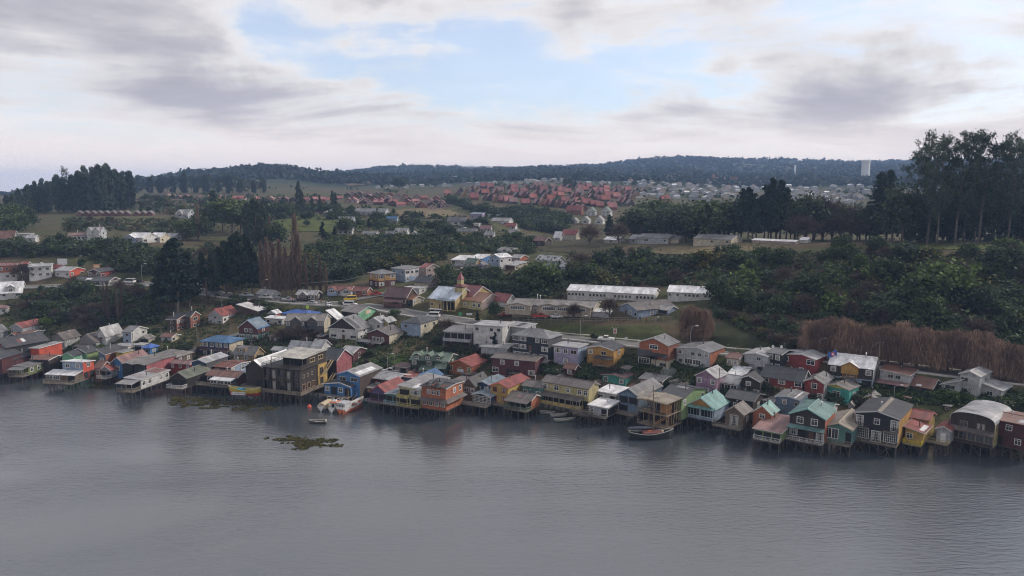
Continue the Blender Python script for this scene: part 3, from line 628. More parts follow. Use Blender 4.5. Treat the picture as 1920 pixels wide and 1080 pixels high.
    rp = [(w, 0, b0), (w, d, b0), (w, d, fh[2])] + ([(w, apex_s[0], apex_s[1])] if apex_s else []) + [(w, 0, fh[1])]
    lp = [(0, 0, b0), (0, 0, fh[0])] + ([(0, apex_s[0], apex_s[1])] if apex_s else []) + [(0, d, fh[3]), (0, d, b0)]
    A.add(fp, [tuple(range(len(fp)))])
    B = A if sc is None else MB()
    B.add(rp, [tuple(range(len(rp)))]); B.add(lp, [tuple(range(len(lp)))]); B.add(bp, [tuple(range(len(bp) - 1, -1, -1))]); B.add([(0, 0, b0), (w, 0, b0), (w, d, b0), (0, d, b0)], [(3, 2, 1, 0)])
    if sc is None: A.build('wall', wm, root)
    else: A.build('front_wall', wm, root); B.build('side_wall', wallmat(C.get(sc, sc), ss or ('h' if ws == 's' else ws)), root)
    rm = mat_roof(rcol, rust, axis); rf.build('roof', rm, root)
    if low:                                   # lower storey in another colour
        lc, fr = low; a = MB(); e = 0.012; a.box(-e, -e, b0 + 0.004, w + e, d + e, he * fr); a.build('lower_wall', wallmat(C.get(lc, lc), 'h'), root)
    if trim and t in 'fs':                    # barge boards on the gable, and a ridge cap
        tm = mat_plain('trim_board', trim, 0.6, 0, 0.2); a = MB()
        if t == 'f':
            for x0, z0, x1, z1 in ((-o, he - o * sl, w * ra, hr), (w * ra, hr, w + o, he - o * sr)): a.add([(x0, -o - 0.03, z0 - 0.12), (x1, -o - 0.03, z1 - 0.12), (x1, -o - 0.03, z1 + 0.15), (x0, -o - 0.03, z0 + 0.15), (x0, -o, z0 - 0.12), (x1, -o, z1 - 0.12), (x1, -o, z1 + 0.15), (x0, -o, z0 + 0.15)], [(0, 1, 2, 3), (7, 6, 5, 4), (3, 2, 6, 7), (0, 4, 5, 1)])
            cap = [(w * ra, -o, hr + 0.12), (w * ra, d + o, hr + 0.12)]
        else:
            for xx, sg in ((w + o, 1), (-o, -1)):
                a = MB()
                for y0, z0, y1, z1 in ((-o, he - o * sf, d * ra, hr), (d * ra, hr, d + o, he - o * sb)): a.add([(xx + 0.03 * sg, y0, z0 - 0.12), (xx + 0.03 * sg, y1, z1 - 0.12), (xx + 0.03 * sg, y1, z1 + 0.15), (xx + 0.03 * sg, y0, z0 + 0.15), (xx, y0, z0 - 0.12), (xx, y1, z1 - 0.12), (xx, y1, z1 + 0.15), (xx, y0, z0 + 0.15)], [(0, 1, 2, 3), (7, 6, 5, 4), (3, 2, 6, 7), (0, 4, 5, 1)])
                a.build('barge_board', tm, root)
            cap = [(-o, d * ra, hr + 0.12), (w + o, d * ra, hr + 0.12)]
        if t == 'f': a.build('barge_board', tm, root)
        a = MB(); a.bar(cap[0], cap[1], 0.14, 6); a.build('ridge_cap', mat_plain('ridge_metal', shade(rcol, 1.15), 0.5), root)
    elif trim and t in ('mb', 'mf', 'ml', 'mr', 'fl'):
        a = MB(); tm = mat_plain('trim_board', trim, 0.6, 0, 0.2)
        for p, q in (((-o, -o), (w + o, -o)), ((w + o, -o), (w + o, d + o)), ((-o, d + o), (-o, -o))):
            a.bar((*p, Hh(*p) + 0.02), (*q, Hh(*q) + 0.02), 0.10)
        a.build('fascia', tm, root)
    if front: fill_face(root, 'f', front, w, d, he, fc, dc, off=0.014 if low else 0)
    if side: fill_face(root, 'r' if right else 'l', side, w, d, he, fc, dc, off=0.014 if low else 0)
    if left: fill_face(root, 'l', left, w, d, he, fc, dc)
    if flue:
        for i in range(int(flue)):
            u, v = rng.uniform(0.25, 0.8), rng.uniform(0.35, 0.75); x, y = w * u, d * v
            zt = {'f': he + (hr - he) * (1 - abs(u - ra) / max(ra, 1 - ra)), 's': he + (hr - he) * (1 - abs(v - ra) / max(ra, 1 - ra))}.get(t, min(fh) + (max(fh) - min(fh)) * 0.5 if t != 'h' else he + (hr - he) * 0.6)
            a = MB(); L = rng.uniform(0.9, 1.6); a.bar((x, y, zt - 0.3), (x, y, zt + L), 0.13, 6); a.bar((x, y, zt + L), (x, y, zt + L + 0.05), 0.13, 6, 0.24); a.bar((x, y, zt + L + 0.05), (x, y, zt + L + 0.25), 0.24, 6, 0.05); a.build('flue', rng.choice((M_FLUE, M_FLUE, M_FLUEZ)), root)
    dk0 = 0.0
    if deck:                                  # (depth, railing colour or None, x from, x to)
        dp, rcl = deck[0], deck[1]; x0, x1 = (deck[2] * w, deck[3] * w) if len(deck) > 2 else (0, w); dk0 = -dp
        a = MB(); a.box(x0, -dp, -0.16, x1, -0.015, -0.02); a.build('deck', M_DECK, root)
        if rcl:
            a = MB(); rail_mesh(a, [(x0, -0.1, 0), (x0, -dp + 0.06, 0), (x1, -dp + 0.06, 0), (x1, -0.1, 0)], solid=len(deck) > 4); a.build('railing', mat_wood('rail_paint', rcl, 0), root)
    if pile:
        a = MB(); a.box(0.02, 0.02, -0.22, w - 0.02, d - 0.02, -0.012); a.build('floor', M_STILT, root)
        stilts(root, 0.1, dk0 + 0.15, w - 0.1, min(d, 16) - 0.2, Z, step, 3 if pile is True else pile)
    info = dict(root=root, w=w, d=d, he=he, hr=hr, o=o, t=t, fh=fh, Z=Z, ra=ra, right=right)
    for e in extra: EXTRA[e[0]](info, *e[1:])
    HOUSES.append(info); return info

EXTRA = {}
def x_porch(I, u0, u1, dep, z1, z0, rc, post=(0.3, 0.28, 0.25), rail=None, posts=3, rust=0.2, wall=None, glaz=''):
    """lean-to roof against the front between u0 and u1; z1/z0 heights as share of the eave; optional wall under it"""
    w, he, root = I['w'], I['he'], I['root']; x0, x1 = u0 * w, u1 * w; a = MB(); zt, zl = z1 * he, z0 * he
    a.slab([(x0 - 0.2, -dep - 0.3, zl - 0.1), (x1 + 0.2, -dep - 0.3, zl - 0.1), (x1 + 0.2, -0.02, zt), (x0 - 0.2, -0.02, zt)], -0.08); a.build('porch_roof', mat_roof(RC.get(rc, rc), rust, 'X'), root)
    if wall:
        a = MB(); a.box(x0, -dep, 0.0, x1, -0.02, zl - 0.05); a.build('porch_wall', wallmat(C.get(wall, wall)), root)
        if glaz:
            n = len(glaz); sl = (x1 - x0) / n
            for i, ch in enumerate(glaz):
                if ch == '.': continue
                if ch == 'd': m1, m2 = door_mesh(min(0.95, sl * 0.8), zl * 0.85, DOORC['brown']); o = link('door', m1, root, (x0 + (i + .5) * sl, -dep, 0.02)); link('handle', m2, o); continue
                if ch == 'p': b = MB(); b.box(-sl * .43, -0.03, 0.1, sl * .43, 0.04, zl * 0.86); b.build('bay_shade_panel', M_DARK, root, (x0 + (i + .5) * sl, -dep, 0)); continue
                fm, pm, cm = win_mesh(sl * 0.84, zl * 0.5, ch, (0.6, 0.6, 0.58)); o = link('window', fm, root, (x0 + (i + .5) * sl, -dep, zl * 0.34)); link('pane', pm, o)
    else:
        for i in range(posts):
            x = x0 + 0.1 + (x1 - x0 - 0.2) * i / max(1, posts - 1); b = MB(); b.bar((x, -dep, 0), (x, -dep, zl), 0.08); b.build('post', mat_wood('post_wood', post), root)
    if rail:
        b = MB(); rail_mesh(b, [(x0, -dep, 0), (x1, -dep, 0)]); b.build('railing', mat_wood('rail_paint', rail, 0), root)
EXTRA['porch'] = x_porch
def x_balcony(I, u0, u1, dep, zf, col, roof=None, solid=False, dark=True):
    w, he, root = I['w'], I['he'], I['root']; x0, x1, z = u0 * w, u1 * w, zf * he; a = MB(); a.box(x0, -dep, z - 0.15, x1, -0.02, z); a.build('balcony_floor', M_DECK, root)
    a = MB(); rail_mesh(a, [(x0, -0.05, z), (x0, -dep + 0.05, z), (x1, -dep + 0.05, z), (x1, -0.05, z)], 0.9, solid); a.build('balcony_railing', mat_wood('rail_paint', col, 0), root)
    for x in (x0 + 0.1, x1 - 0.1): b = MB(); b.bar((x, -dep + 0.1, -0.2), (x, -dep + 0.1, z), 0.07); b.build('post', mat_wood('post_wood', col), root)
    if roof:
        b = MB(); b.slab([(x0 - .15, -dep - .2, z + 2.0), (x1 + .15, -dep - .2, z + 2.0), (x1 + .15, -0.02, z + 2.4), (x0 - .15, -0.02, z + 2.4)], -0.08); b.build('balcony_roof', mat_roof(RC.get(roof, roof), 0.2, 'X'), root)
        for x in (x0 + 0.1, x1 - 0.1): b = MB(); b.bar((x, -dep + 0.1, z), (x, -dep + 0.1, z + 2.05), 0.06); b.build('post', mat_wood('post_wood', col), root)
EXTRA['balcony'] = x_balcony
def x_dormer(I, u, wd, wall, rc, yk=0.25, hk=0.55, win='w', ridge=True):
    """gabled dormer standing on the front slope of a side-gabled roof (or shed-roofed when ridge is False)"""
    w, d, he, hr, root = I['w'], I['d'], I['he'], I['hr'], I['root']; half = d * I['ra']; sl = (hr - he) / half
    y0 = half * yk - 0.0; z0 = he + sl * y0; ht = (hr - z0) * hk + 0.5; x0, x1 = u * w - wd / 2, u * w + wd / 2; yb = min(half, y0 + (ht) / sl)
    a = MB(); a.add([(x0, y0, z0 - 0.1), (x1, y0, z0 - 0.1), (x1, y0, z0 + ht), (x0, y0, z0 + ht), (x0, half, hr - 0.1), (x1, half, hr - 0.1)], [(0, 1, 2, 3), (1, 5, 2), (0, 3, 4)])
    gz = z0 + ht + (wd * 0.32 if ridge else 0)
    if ridge: a.add([(x0, y0, z0 + ht), (x1, y0, z0 + ht), ((x0 + x1) / 2, y0, gz)], [(0, 1, 2)])
    o = a.build('dormer', wallmat(C.get(wall, wall)), root); a = MB(); xm = (x0 + x1) / 2; e = 0.22
    if ridge:
        ye = min(half + 1.0, y0 + (gz - z0) / sl)
        a.slab([(x0 - e, y0 - e, z0 + ht - 0.14), (xm, y0 - e, gz), (xm, ye, gz), (x0 - e, ye - (gz - z0 - ht) / sl, z0 + ht - 0.14)], -0.1); a.slab([(xm, y0 - e, gz), (x1 + e, y0 - e, z0 + ht - 0.14), (x1 + e, ye - (gz - z0 - ht) / sl, z0 + ht - 0.14), (xm, ye, gz)], -0.1)
    else: a.slab([(x0 - e, y0 - e, z0 + ht), (x1 + e, y0 - e, z0 + ht), (x1 + e, half, hr + 0.12), (x0 - e, half, hr + 0.12)], -0.1)
    a.build('dormer_roof', mat_roof(RC.get(rc, rc), 0.15, 'Y'), o)
    if win:
        fm, pm, cm = win_mesh(min(1.3, wd * 0.6), max(0.5, ht * 0.62), win, (0.6, 0.6, 0.58)); q = link('window', fm, root, (xm, y0, z0 + ht * 0.2)); link('pane', pm, q)
EXTRA['dormer'] = x_dormer
def x_gable(I, u, wd, wall, rc, hk=0.8, dep=0.8, zb=0.0, win='W', trim=(0.5, 0.5, 0.5)):
    """front cross-gable: a bay with its own ridge running into the main roof"""
    w, d, he, hr, root = I['w'], I['d'], I['he'], I['hr'], I['root']; half = d * I['ra']; x0, x1 = u * w - wd / 2, u * w + wd / 2; xm = u * w; gz = he + (hr - he) * hk; ye = half * hk + 0.3
    a = MB(); a.add([(x0, -dep, zb), (x1, -dep, zb), (x1, -dep, he), (xm, -dep, gz), (x0, -dep, he), (x0, 0, zb), (x1, 0, zb), (x1, 0, he), (x0, 0, he)], [(0, 1, 2, 3, 4), (1, 6, 7, 2), (0, 4, 8, 5), (0, 5, 6, 1)])
    o = a.build('gable_bay', wallmat(C.get(wall, wall)), root); a = MB(); e = 0.3; sl = (gz - he) / (wd / 2)
    a.slab([(x0 - e, -dep - e, he - e * sl), (xm, -dep - e, gz + 0.03), (xm, ye, gz + 0.03), (x0 - e, 0.4, he - e * sl)], -0.1); a.slab([(xm, -dep - e, gz + 0.03), (x1 + e, -dep - e, he - e * sl), (x1 + e, 0.4, he - e * sl), (xm, ye, gz + 0.03)], -0.1)
    a.build('gable_roof', mat_roof(RC.get(rc, rc), 0.2, 'Y'), o)
    if win:
        fm, pm, cm = win_mesh(wd * 0.55, 1.1, win, (0.6, 0.6, 0.58)); q = link('window', fm, root, (xm, -dep, max(zb + 0.4, he * 0.62))); link('pane', pm, q)
EXTRA['gable'] = x_gable
def x_patch(I, u0, u1, v0, v1, rc, side=0):
    """roof sheets of another colour; u along the ridge, v from eave (0) to ridge (1); side 0 = left/front slope, 1 = right/back slope"""
    w, d, he, hr, o, t, root = (I[k] for k in ('w', 'd', 'he', 'hr', 'o', 't', 'root')); e = 0.16; ra = I['ra']
    if t == 'f':
        xs = (lambda v: w * ra * v) if side == 0 else (lambda v: w - w * (1 - ra) * v); P = lambda u, v: (xs(v), d * u, he + (hr - he) * v + e)
    elif t == 's': P = lambda u, v: (w * u, d * ra * v if side == 0 else d - d * (1 - ra) * v, he + (hr - he) * v + e)
    else:
        fh = I['fh']; P = lambda u, v: (w * u, d * v, fh[0] + (fh[1] - fh[0]) * u + (fh[3] - fh[0]) * v + e)
    q = [P(u0, v0), P(u1, v0), P(u1, v1), P(u0, v1)]; n = np.cross(np.subtract(q[1], q[0]), np.subtract(q[3], q[0]))
    if n[2] < 0: q = q[::-1]
    a = MB(); a.slab(q, 0.03); a.build('roof_sheet', mat_roof(RC.get(rc, rc), 0.1, 'Y' if t == 'f' else 'X'), root)
EXTRA['patch'] = x_patch
def x_chimney(I, u, v, wd, h, col):
    a = MB(); x, y = I['w'] * u, I['d'] * v; z = I['he']; a.box(x - wd / 2, y - wd / 2, z - 0.5, x + wd / 2, y + wd / 2, I['hr'] + h); a.box(x - wd / 2 - .06, y - wd / 2 - .06, I['hr'] + h, x + wd / 2 + .06, y + wd / 2 + .06, I['hr'] + h + .12); a.build('chimney', mat_plain('chimney_stack', C.get(col, col), 0.85), I['root'])
EXTRA['chimney'] = x_chimney
def x_skirt(I, zf, dep, rc, drop=0.5, right=True):
    w, d, he, root = I['w'], I['d'], I['he'], I['root']; z = zf * he; a = MB()
    a.slab([(-0.3, -dep, z - drop), (w + (dep if right else 0.3), -dep, z - drop), (w, -0.01, z), (0, -0.01, z)], -0.08)
    if right: a.slab([(w + dep, -dep, z - drop), (w + dep, d, z - drop), (w + 0.01, d, z), (w + 0.01, -0.01, z)], -0.08)
    a.build('skirt_roof', mat_roof(RC.get(rc, rc), 0.25, 'X'), root)
EXTRA['skirt'] = x_skirt
def x_dish(I, u, v, z=None):
    a = MB(); x, y = I['w'] * u, I['d'] * v; zt = (I['hr'] if z is None else z * I['he']); a.bar((x, y, zt - 0.6), (x, y, zt + 0.5), 0.04); n = 10
    ring = [(x - 0.12 + 0.1 * 0, y - 0.25 + 0.0, zt + 0.6)]
    pts = [np.array((x + 0.42 * math.cos(2 * math.pi * i / n), y - 0.22 + 0.10 * math.sin(2 * math.pi * i / n), zt + 0.6 + 0.42 * math.sin(2 * math.pi * i / n))) for i in range(n)]
    c0 = np.array((x, y - 0.05, zt + 0.55)); a.add([c0] + pts, [(0, 1 + i, 1 + (i + 1) % n) for i in range(n)] + [(0, 1 + (i + 1) % n, 1 + i) for i in range(0)]); a.build('satellite_dish', mat_plain('dish_paint', (0.6, 0.6, 0.6), 0.4), I['root'])
EXTRA['dish'] = x_dish

def merge(main, wing):                       # the wing is a part of its house: hang its pieces on the house itself
    bpy.context.view_layer.update(); a, b = main['root'], wing['root']; M = a.matrix_world.inverted() @ b.matrix_world
    for ch in list(b.children):
        L = ch.matrix_basis.copy(); ch.parent = a; ch.matrix_parent_inverse.identity(); ch.matrix_basis = M @ L
        if not ch.name.startswith('wing_'): ch.name = 'wing_' + ch.name.split('.')[0]
    HOUSES.remove(wing); bpy.data.objects.remove(b)
# ------------------------------------------------------------------ the houses, from the photo's left to its right: waterfront rows first
GREYW = (0.22, 0.19, 0.16); WHT = (0.55, 0.55, 0.55)
SH = 'stilt_house'
# --- left end
H('barn_house', 'long black barn with charcoal roof and small orange-framed windows', 94, 14, -8, 690, 652, 636, 's', 'black', 'dark', '.kk.K', '', z=2.4, rel=30, d=9, sc='terra', trim=(0.06, 0.06, 0.07), fc=(0.5, 0.12, 0.04), pile=True, extra=[('patch', .36, .42, .25, .6, 'red'), ('patch', .44, .52, .25, .6, 'white')])
H('barn_house', 'dark red gable end cut off by the left edge of the photo', -40, 5, 12, 700, 672, 660, 'f', 'dred', 'dark', 'w', '', z=2.2, pile=True, d=8)
H('box_house', 'flat-roofed bright orange-red box house with white roof edge', 59, 75, 118, 684, 653, 653, 'fl', 'vorange', 'lgrey', 'ww', '', z=2.6, sc='vorange', trim=(0.6, 0.6, 0.6))
H('shore_house', 'low shed with long rust-red roof behind the olive green stilt house', 60, 92, 124, 692, 675, 667, 's', 'dbrown', 'rust', '', '', z=2.5, rust=0.4)
H('shore_house', 'dark house with maroon front and grey veranda, leftmost over the water', 8, 30, 62, 692, 673, 667, 'f', 'maroon', 'dark', 'kk', '', z=2.3, trim=WHT, deck=(2.0, (0.4, 0.4, 0.4)), pile=True)
H(SH, 'olive green stilt house with grey shed roof and open veranda', 28, 54, 118, 703, 688, 686, 'ml', 'green', 'grey', 'w', 'ww..w', z=2.0, deck=(2.6, GREYW), pile=5, trim=(0.2, 0.18, 0.16), rust=0.35, extra=[('porch', 0, 1, 2.6, .98, .86, 'grey', (0.2, 0.17, 0.14), None, 4)])
H(SH, 'two-storey stilt house, pale blue front and bright red right side', 119, 157, 178, 712, 679, 676, 'mb', 'lblue', 'white', 'ww/...', 'w/pp', z=2.2, sc='vorange', trim=(0.62, 0.62, 0.6), pile=True,
  deck=(5.6, GREYW, -0.3, 1.05), extra=[('porch', -0.42, 1.0, 3.4, .52, .40, 'white', GREYW, None, 4, 0.05, 'wood', 'wWdp')])
H('shore_house', 'small pale turquoise gable with dark roof above the red and blue house', 118, 139, 162, 690, 668, 661, 'f', 'mint', 'dark', 'k', '', z=2.8, trim=(0.35, 0.5, 0.42))
H('shore_house', 'pale turquoise house with dark gable roof, behind the smaller turquoise one', 132, 165, 187, 682, 662, 653, 'f', 'mint', 'dark', '', '', z=3.2, sc='lgreen')
H('shore_house', 'brick-red wall house with a blue front and dark roof', 186, 198, 232, 686, 664, 656, 'mr', 'sblue', 'dark', 'w', '', z=3.0, sc='orange')
H('shed', 'small bright yellow lean-to at the end of the brick-red wall', 230, 231, 242, 680, 661, 660, 'fl', 'vyellow', 'grey', '', '', z=3.6, d=4, rel=50, w=3, flue=0)
H('shore_house', 'orange-walled cottage with brown roof right of the red and blue house', 178, 190, 210, 706, 690, 678, 's', 'orange', 'rust', 'w', 'p', z=2.0, rust=0.4)
H('shore_house', 'white porch cottage with rust-red roof beside the grassy mudflat', 190, 209, 232, 708, 694, 687, 'f', 'grey', 'red', 'pp', 'w', z=2.0, pile=True, deck=(2, WHT), rust=0.4)
H('shore_house', 'bright blue gable with white window and pinkish roof', 207, 236, 282, 700, 684, 670, 'f', 'blue', 'pink', 'w', '', z=2.8, rust=0.15)
H('twin_barn', 'black twin-gabled barn with pink right side', 231, 276, 330, 712, 684, 674, 's', 'black', 'taupe', 'pp/..', 'k...', z=2.2, sc='pink', pile=True, trim=(0.12, 0.11, 0.11), extra=[('gable', .27, 3.6, 'black', 'taupe', .9, .6, 2.2, ''), ('gable', .75, 3.6, 'black', 'taupe', .9, .6, 2.2, '')])
H(SH, 'long white boarded stilt house with patched pale and rusty roof', 236, 265, 318, 730, 712, 708, 'ml', 'white', 'zinc', 'p', 'wW.ww', z=2.5, deck=(3.6, GREYW), pile=5, rust=0.45, sc='white', extra=[('porch', 0, 1, 3.6, .98, .84, 'lgrey', GREYW, None, 4), ('patch', .1, .9, .6, .98, 'rust')])
H('hip_cottage', 'brown cottage under a wide grey-brown hipped roof', 286, 331, 361, 686, 669, 655, 'h', 'wood', 'taupe', 'w.w', 'ww', z=3.4, oh=.7)
H('shore_house', 'low red house with white windows and pinkish roof', 321, 356, 368, 695, 683, 677, 's', 'red', 'pink', 'w.w.w', '', z=3.4)
H(SH, 'open dark shed on stilts with mossy green roof', 322, 351, 395, 726, 709, 698, 'f', 'dbrown', 'moss', 'pp', 'pp', z=2.4, pile=True, deck=(2.2, WHT), trim=(0.2, 0.2, 0.18))
H('shore_house', 'navy gable house with two large white windows', 361, 388, 428, 706, 680, 674, 'f', 'dblue', 'zinc', 'WW', '', z=3.0, sc='dgrey', rust=0.1)
H('shore_house', 'brown and blue-grey cottage with brick-red roof', 402, 433, 468, 705, 690, 681, 's', 'brown', 'brick', 'w.w', 'w.ww', z=3.0, sc='lblue')
H('waterfront_restaurant', 'low waterfront restaurant with maroon roof and white lean-to awning', 388, 445, 466, 722, 708, 698, 's', 'maroon', 'rust', 'wwpppp', '', z=2.4, pile=True, deck=(3.0, GREYW, -0.25, 1), rust=0.35, cat='restaurant',
  extra=[('porch', .30, .98, 2.4, .95, .80, 'white', GREYW, None, 4, 0.0, 'dgrey', 'GGG')])
H('gabled_hall', 'tall dark shingled hall with broad white roof left of the hotel', 462, 496, 545, 727, 691, 676, 'f', 'dbrown', 'white', '.../.p', '', z=2.6, ws='s', pile=True, rust=0.02, trim=(0.10, 0.08, 0.07), d=15, deck=(2.5, GREYW), cat='restaurant')
# hotel: built below with its terraces
# --- between hotel and the boats
H('barn_house', 'dark-roofed barn with salmon pink right side behind the hotel stair', 605, 632, 660, 712, 675, 655, 's', 'dbrown', 'dark', '', '', z=3.4, sc='pink', rust=0.05, extra=[('patch', .42, .47, 0.0, 1, 'black')])
H('shore_house', 'bright blue upper house with two dark windows and grey roof', 633, 675, 716, 738, 706, 696, 'f', 'blue', 'lgrey', 'KK/..', '', z=2.6, sc='brown', trim=(0.2, 0.3, 0.5), extra=[('patch', .05, .8, .1, .55, 'white', 1)])
H(SH, 'low bright blue boat-shed annex with white roof edge by the moored boats', 608, 658, 677, 744, 725, 717, 'f', 'blue', 'dark', 'wpwp', '', z=2.0, pile=True, d=8, ra=0.62, trim=(0.6, 0.6, 0.6), deck=(1.8, None))
H(SH, 'red-walled stilt house with long off-white roof and tan deck front', 677, 741, 752, 736, 714, 702, 's', 'maroon', 'zinc', 'w.w.w', '', z=2.2, pile=True, rust=0.1, d=8, extra=[('porch', -0.1, .85, 3.0, .55, .42, 'lgrey', GREYW, None, 5), ('balcony', -0.1, .45, 3.0, .08, (0.30, 0.24, 0.15), None, True)])
H('shore_house', 'purple house with red-edged flat roof', 743, 771, 800, 728, 708, 703, 'mb', 'purple', 'red', 'ww.', 'w', z=3.0)
H(SH, 'plum-coloured stilt house with bright red gable roof', 695, 725, 762, 754, 737, 723, 'f', 'purple', 'red', 'pp', 'w', z=2.2, pile=True, trim=(0.30, 0.05, 0.05), deck=(1.6, (0.15, 0.06, 0.12)))
H('shore_house', 'steel blue gable roof house with white-edged front', 773, 800, 830, 730, 714, 703, 'f', 'sblue', 'blue', 'w', '', z=3.4)
H(SH, 'small blue-grey veranda on stilts left of the tall yellow house', 724, 750, 770, 758, 741, 737, 'f', 'gteal', 'sblue', 'pp', '', z=2.4, pile=True, d=7, deck=(1.4, (0.25, 0.35, 0.38)))
H(SH, 'tall pale yellow stilt house with corner balcony and grey roof', 749, 790, 845, 764, 731, 722, 'ml', 'paleyel', 'lgrey', 'pW/pp', '', z=2.4, pile=True, trim=(0.6, 0.6, 0.58), d=14, deck=(1.4, (0.40, 0.34, 0.14)), extra=[('balcony', 0, .5, 1.4, .48, (0.45, 0.38, 0.16), None, True), ('patch', .55, .98, .0, .3, 'white')])
H(SH, 'two-tier orange shingled stilt house with striped skirt roof', 791, 836, 868, 771, 729, 722, 's', 'orange', 'dark', '.www./wwww', '.ww/....', z=2.4, ws='s', pile=5, trim=(0.4, 0.4, 0.38), extra=[('skirt', .50, 1.5, 'brown', .6), ('dormer', .30, 1.7, 'orange', 'dark', .05, .5), ('dormer', .68, 1.7, 'orange', 'dark', .05, .5)])
H('shore_house', 'tan upper storey house behind the orange shingled one', 845, 869, 882, 742, 718, 714, 'fl', 'tan', 'brown', 'ww', '', z=3.0, d=6)
H('shore_house', 'dark-roofed weathered house between orange and deep blue houses', 869, 891, 916, 744, 723, 708, 'f', 'wood', 'black', 'ww', '', z=3.0, trim=(0.35, 0.34, 0.33))
H('shore_house', 'deep blue upper house with grey-blue gable roof', 891, 919, 948, 742, 722, 715, 'f', 'dblue', 'sblue', 'ww', '', z=3.2)
H(SH, 'deep blue stilt cottage with gabled front and white glazing', 886, 921, 926, 759, 744, 737, 'f', 'dblue', 'sblue', 'g', '', z=2.4, pile=True, d=6, deck=(3.0, GREYW, -.9, 1))
H(SH, 'bright yellow two-storey stilt house with coral red roof and red door', 920, 953, 992, 759, 727, 718, 'f', 'yellow', 'red', 'ww/dw', '.k.', z=2.4, pile=True, fc=(0.28, 0.05, 0.05), dc='red', trim=(0.55, 0.16, 0.12), deck=(1.8, GREYW), rust=0.0)
H('shore_house', 'grey-green house with dark shallow roof behind the yellow house', 979, 1015, 1034, 752, 728, 718, 's', 'gteal', 'brown', 'w.w', '', z=3.0, trim=(0.2, 0.2, 0.2))
H(SH, 'low dark green veranda house on stilts with brick-red side wall', 954, 996, 1012, 768, 750, 740, 's', 'dgreen', 'brown', 'pppp', '', z=2.4, sc='orange', pile=True, deck=(2.6, (0.16, 0.20, 0.14)), extra=[('porch', 0, 1, 2.4, .98, .84, 'brown', (0.1, 0.14, 0.1), None, 5), ('patch', .35, .6, .05, .5, 'pink')])
H(SH, 'long two-tier straw yellow stilt house with brown lean-to roof', 1017, 1103, 1122, 769, 729, 717, 's', 'paleyel', 'brown', 'W.W.w.ww/pppppppp', '', z=2.4, pile=6, trim=(0.25, 0.22, 0.2), extra=[('porch', 0, .9, 2.0, .56, .44, 'brown', GREYW, None, 7), ('balcony', 0, .9, 1.95, .04, (0.42, 0.33, 0.14), None, True)])
H(SH, 'white upper house with flat white roof left of the navy twin gables', 1120, 1154, 1176, 762, 739, 727, 'mb', 'white', 'white', 'W.p', '', z=3.0, rust=0.05)
H(SH, 'white stilt cabin with pale flat roof and open corner porch', 1104, 1138, 1160, 783, 765, 752, 'mb', 'lgrey', 'white', 'w.p', 'p', z=2.2, pile=True, rust=0.1, deck=(1.0, GREYW))
H(SH, 'navy-grey twin-gabled stilt house with open balconies', 1160, 1196, 1240, 777, 744, 729, 'f', 'sblue', 'grey', 'pp/p.', '', z=2.4, pile=True, trim=(0.08, 0.10, 0.13), deck=(2.2, GREYW), extra=[('patch', .05, .5, .1, .25, 'tan', 1)])
H(SH, 'long light green house with dark roof and pale skylight strip', 1236, 1277, 1320, 788, 748, 728, 's', 'lgreen', 'dark', '', 'w..k/....', z=2.4, rel=27, pile=True, trim=(0.06, 0.06, 0.07), d=13, rust=0.05, extra=[('patch', .3, .8, .80, .97, 'lgrey')])
H(SH, 'aqua-roofed pavilion on stilts with golden gable and glazed front', 1288, 1339, 1361, 791, 768, 746, 'f', 'ochre', 'aqua', 'GG', '', z=2.4, sc='maroon', pile=True, trim=(0.35, 0.5, 0.5), low=('lblue', .95), fc=(0.4, 0.5, 0.55), d=9, extra=[('porch', 0, 1, .8, 1.08, .96, 'aqua', (0.35, 0.42, 0.5), None, 3)])
H('shore_house', 'dark brown house with slate roof behind the wooden cabin', 1360, 1411, 1421, 778, 753, 738, 's', 'dbrown', 'dark', 'pwp.', 'w', z=3.0, trim=(0.2, 0.19, 0.18), d=8)
H(SH, 'small unpainted wooden cabin with French doors and deck on stilts', 1359, 1393, 1408, 803, 777, 762, 'f', 'wood', 'brown', 'D', 'w', z=2.4, ws='s', pile=True, deck=(2.0, GREYW, -.55, 1), trim=(0.3, 0.26, 0.22), fc=(0.45, 0.42, 0.38))
H(SH, 'orange gabled cabin with aqua roof beside the red-roofed pavilion', 1411, 1445, 1458, 806, 777, 761, 'f', 'orange', 'aqua', 'w/K', '', z=2.4, pile=True, trim=(0.5, 0.42, 0.36))
H(SH, 'faded red shed-roofed pavilion on stilts with white railings', 1414, 1463, 1482, 830, 812, 783, 'mb', 'lgreen', 'pink', 'ppp', 'w', z=2.3, pile=True, d=12, rust=0.1, trim=(0.55, 0.5, 0.48), deck=(0.8, WHT))
H('shore_house', 'grey-blue boarded house with shallow grey roof', 1453, 1497, 1513, 786, 750, 743, 'f', 'sblue', 'grey', '.w.k/....', '', z=3.2, trim=(0.4, 0.42, 0.45), extra=[('patch', .0, .9, .3, .45, 'white', 1)])
H(SH, 'black stilt house with teal roof, teal skirt roof and white deck railing', 1479, 1545, 1559, 832, 786, 766, 'f', 'dbrown', 'teal', '.W.W./WpdD', '', z=2.3, sc='orange', pile=5, trim=(0.2, 0.42, 0.4), d=9, deck=(1.6, WHT, -.06, 1), extra=[('skirt', .58, 1.4, 'teal', .55, False)])
H('shore_house', 'low building with broad aqua-green roof behind the black and teal house', 1503, 1556, 1562, 792, 771, 757, 's', 'white', 'teal', '', '', z=3.4, d=7)
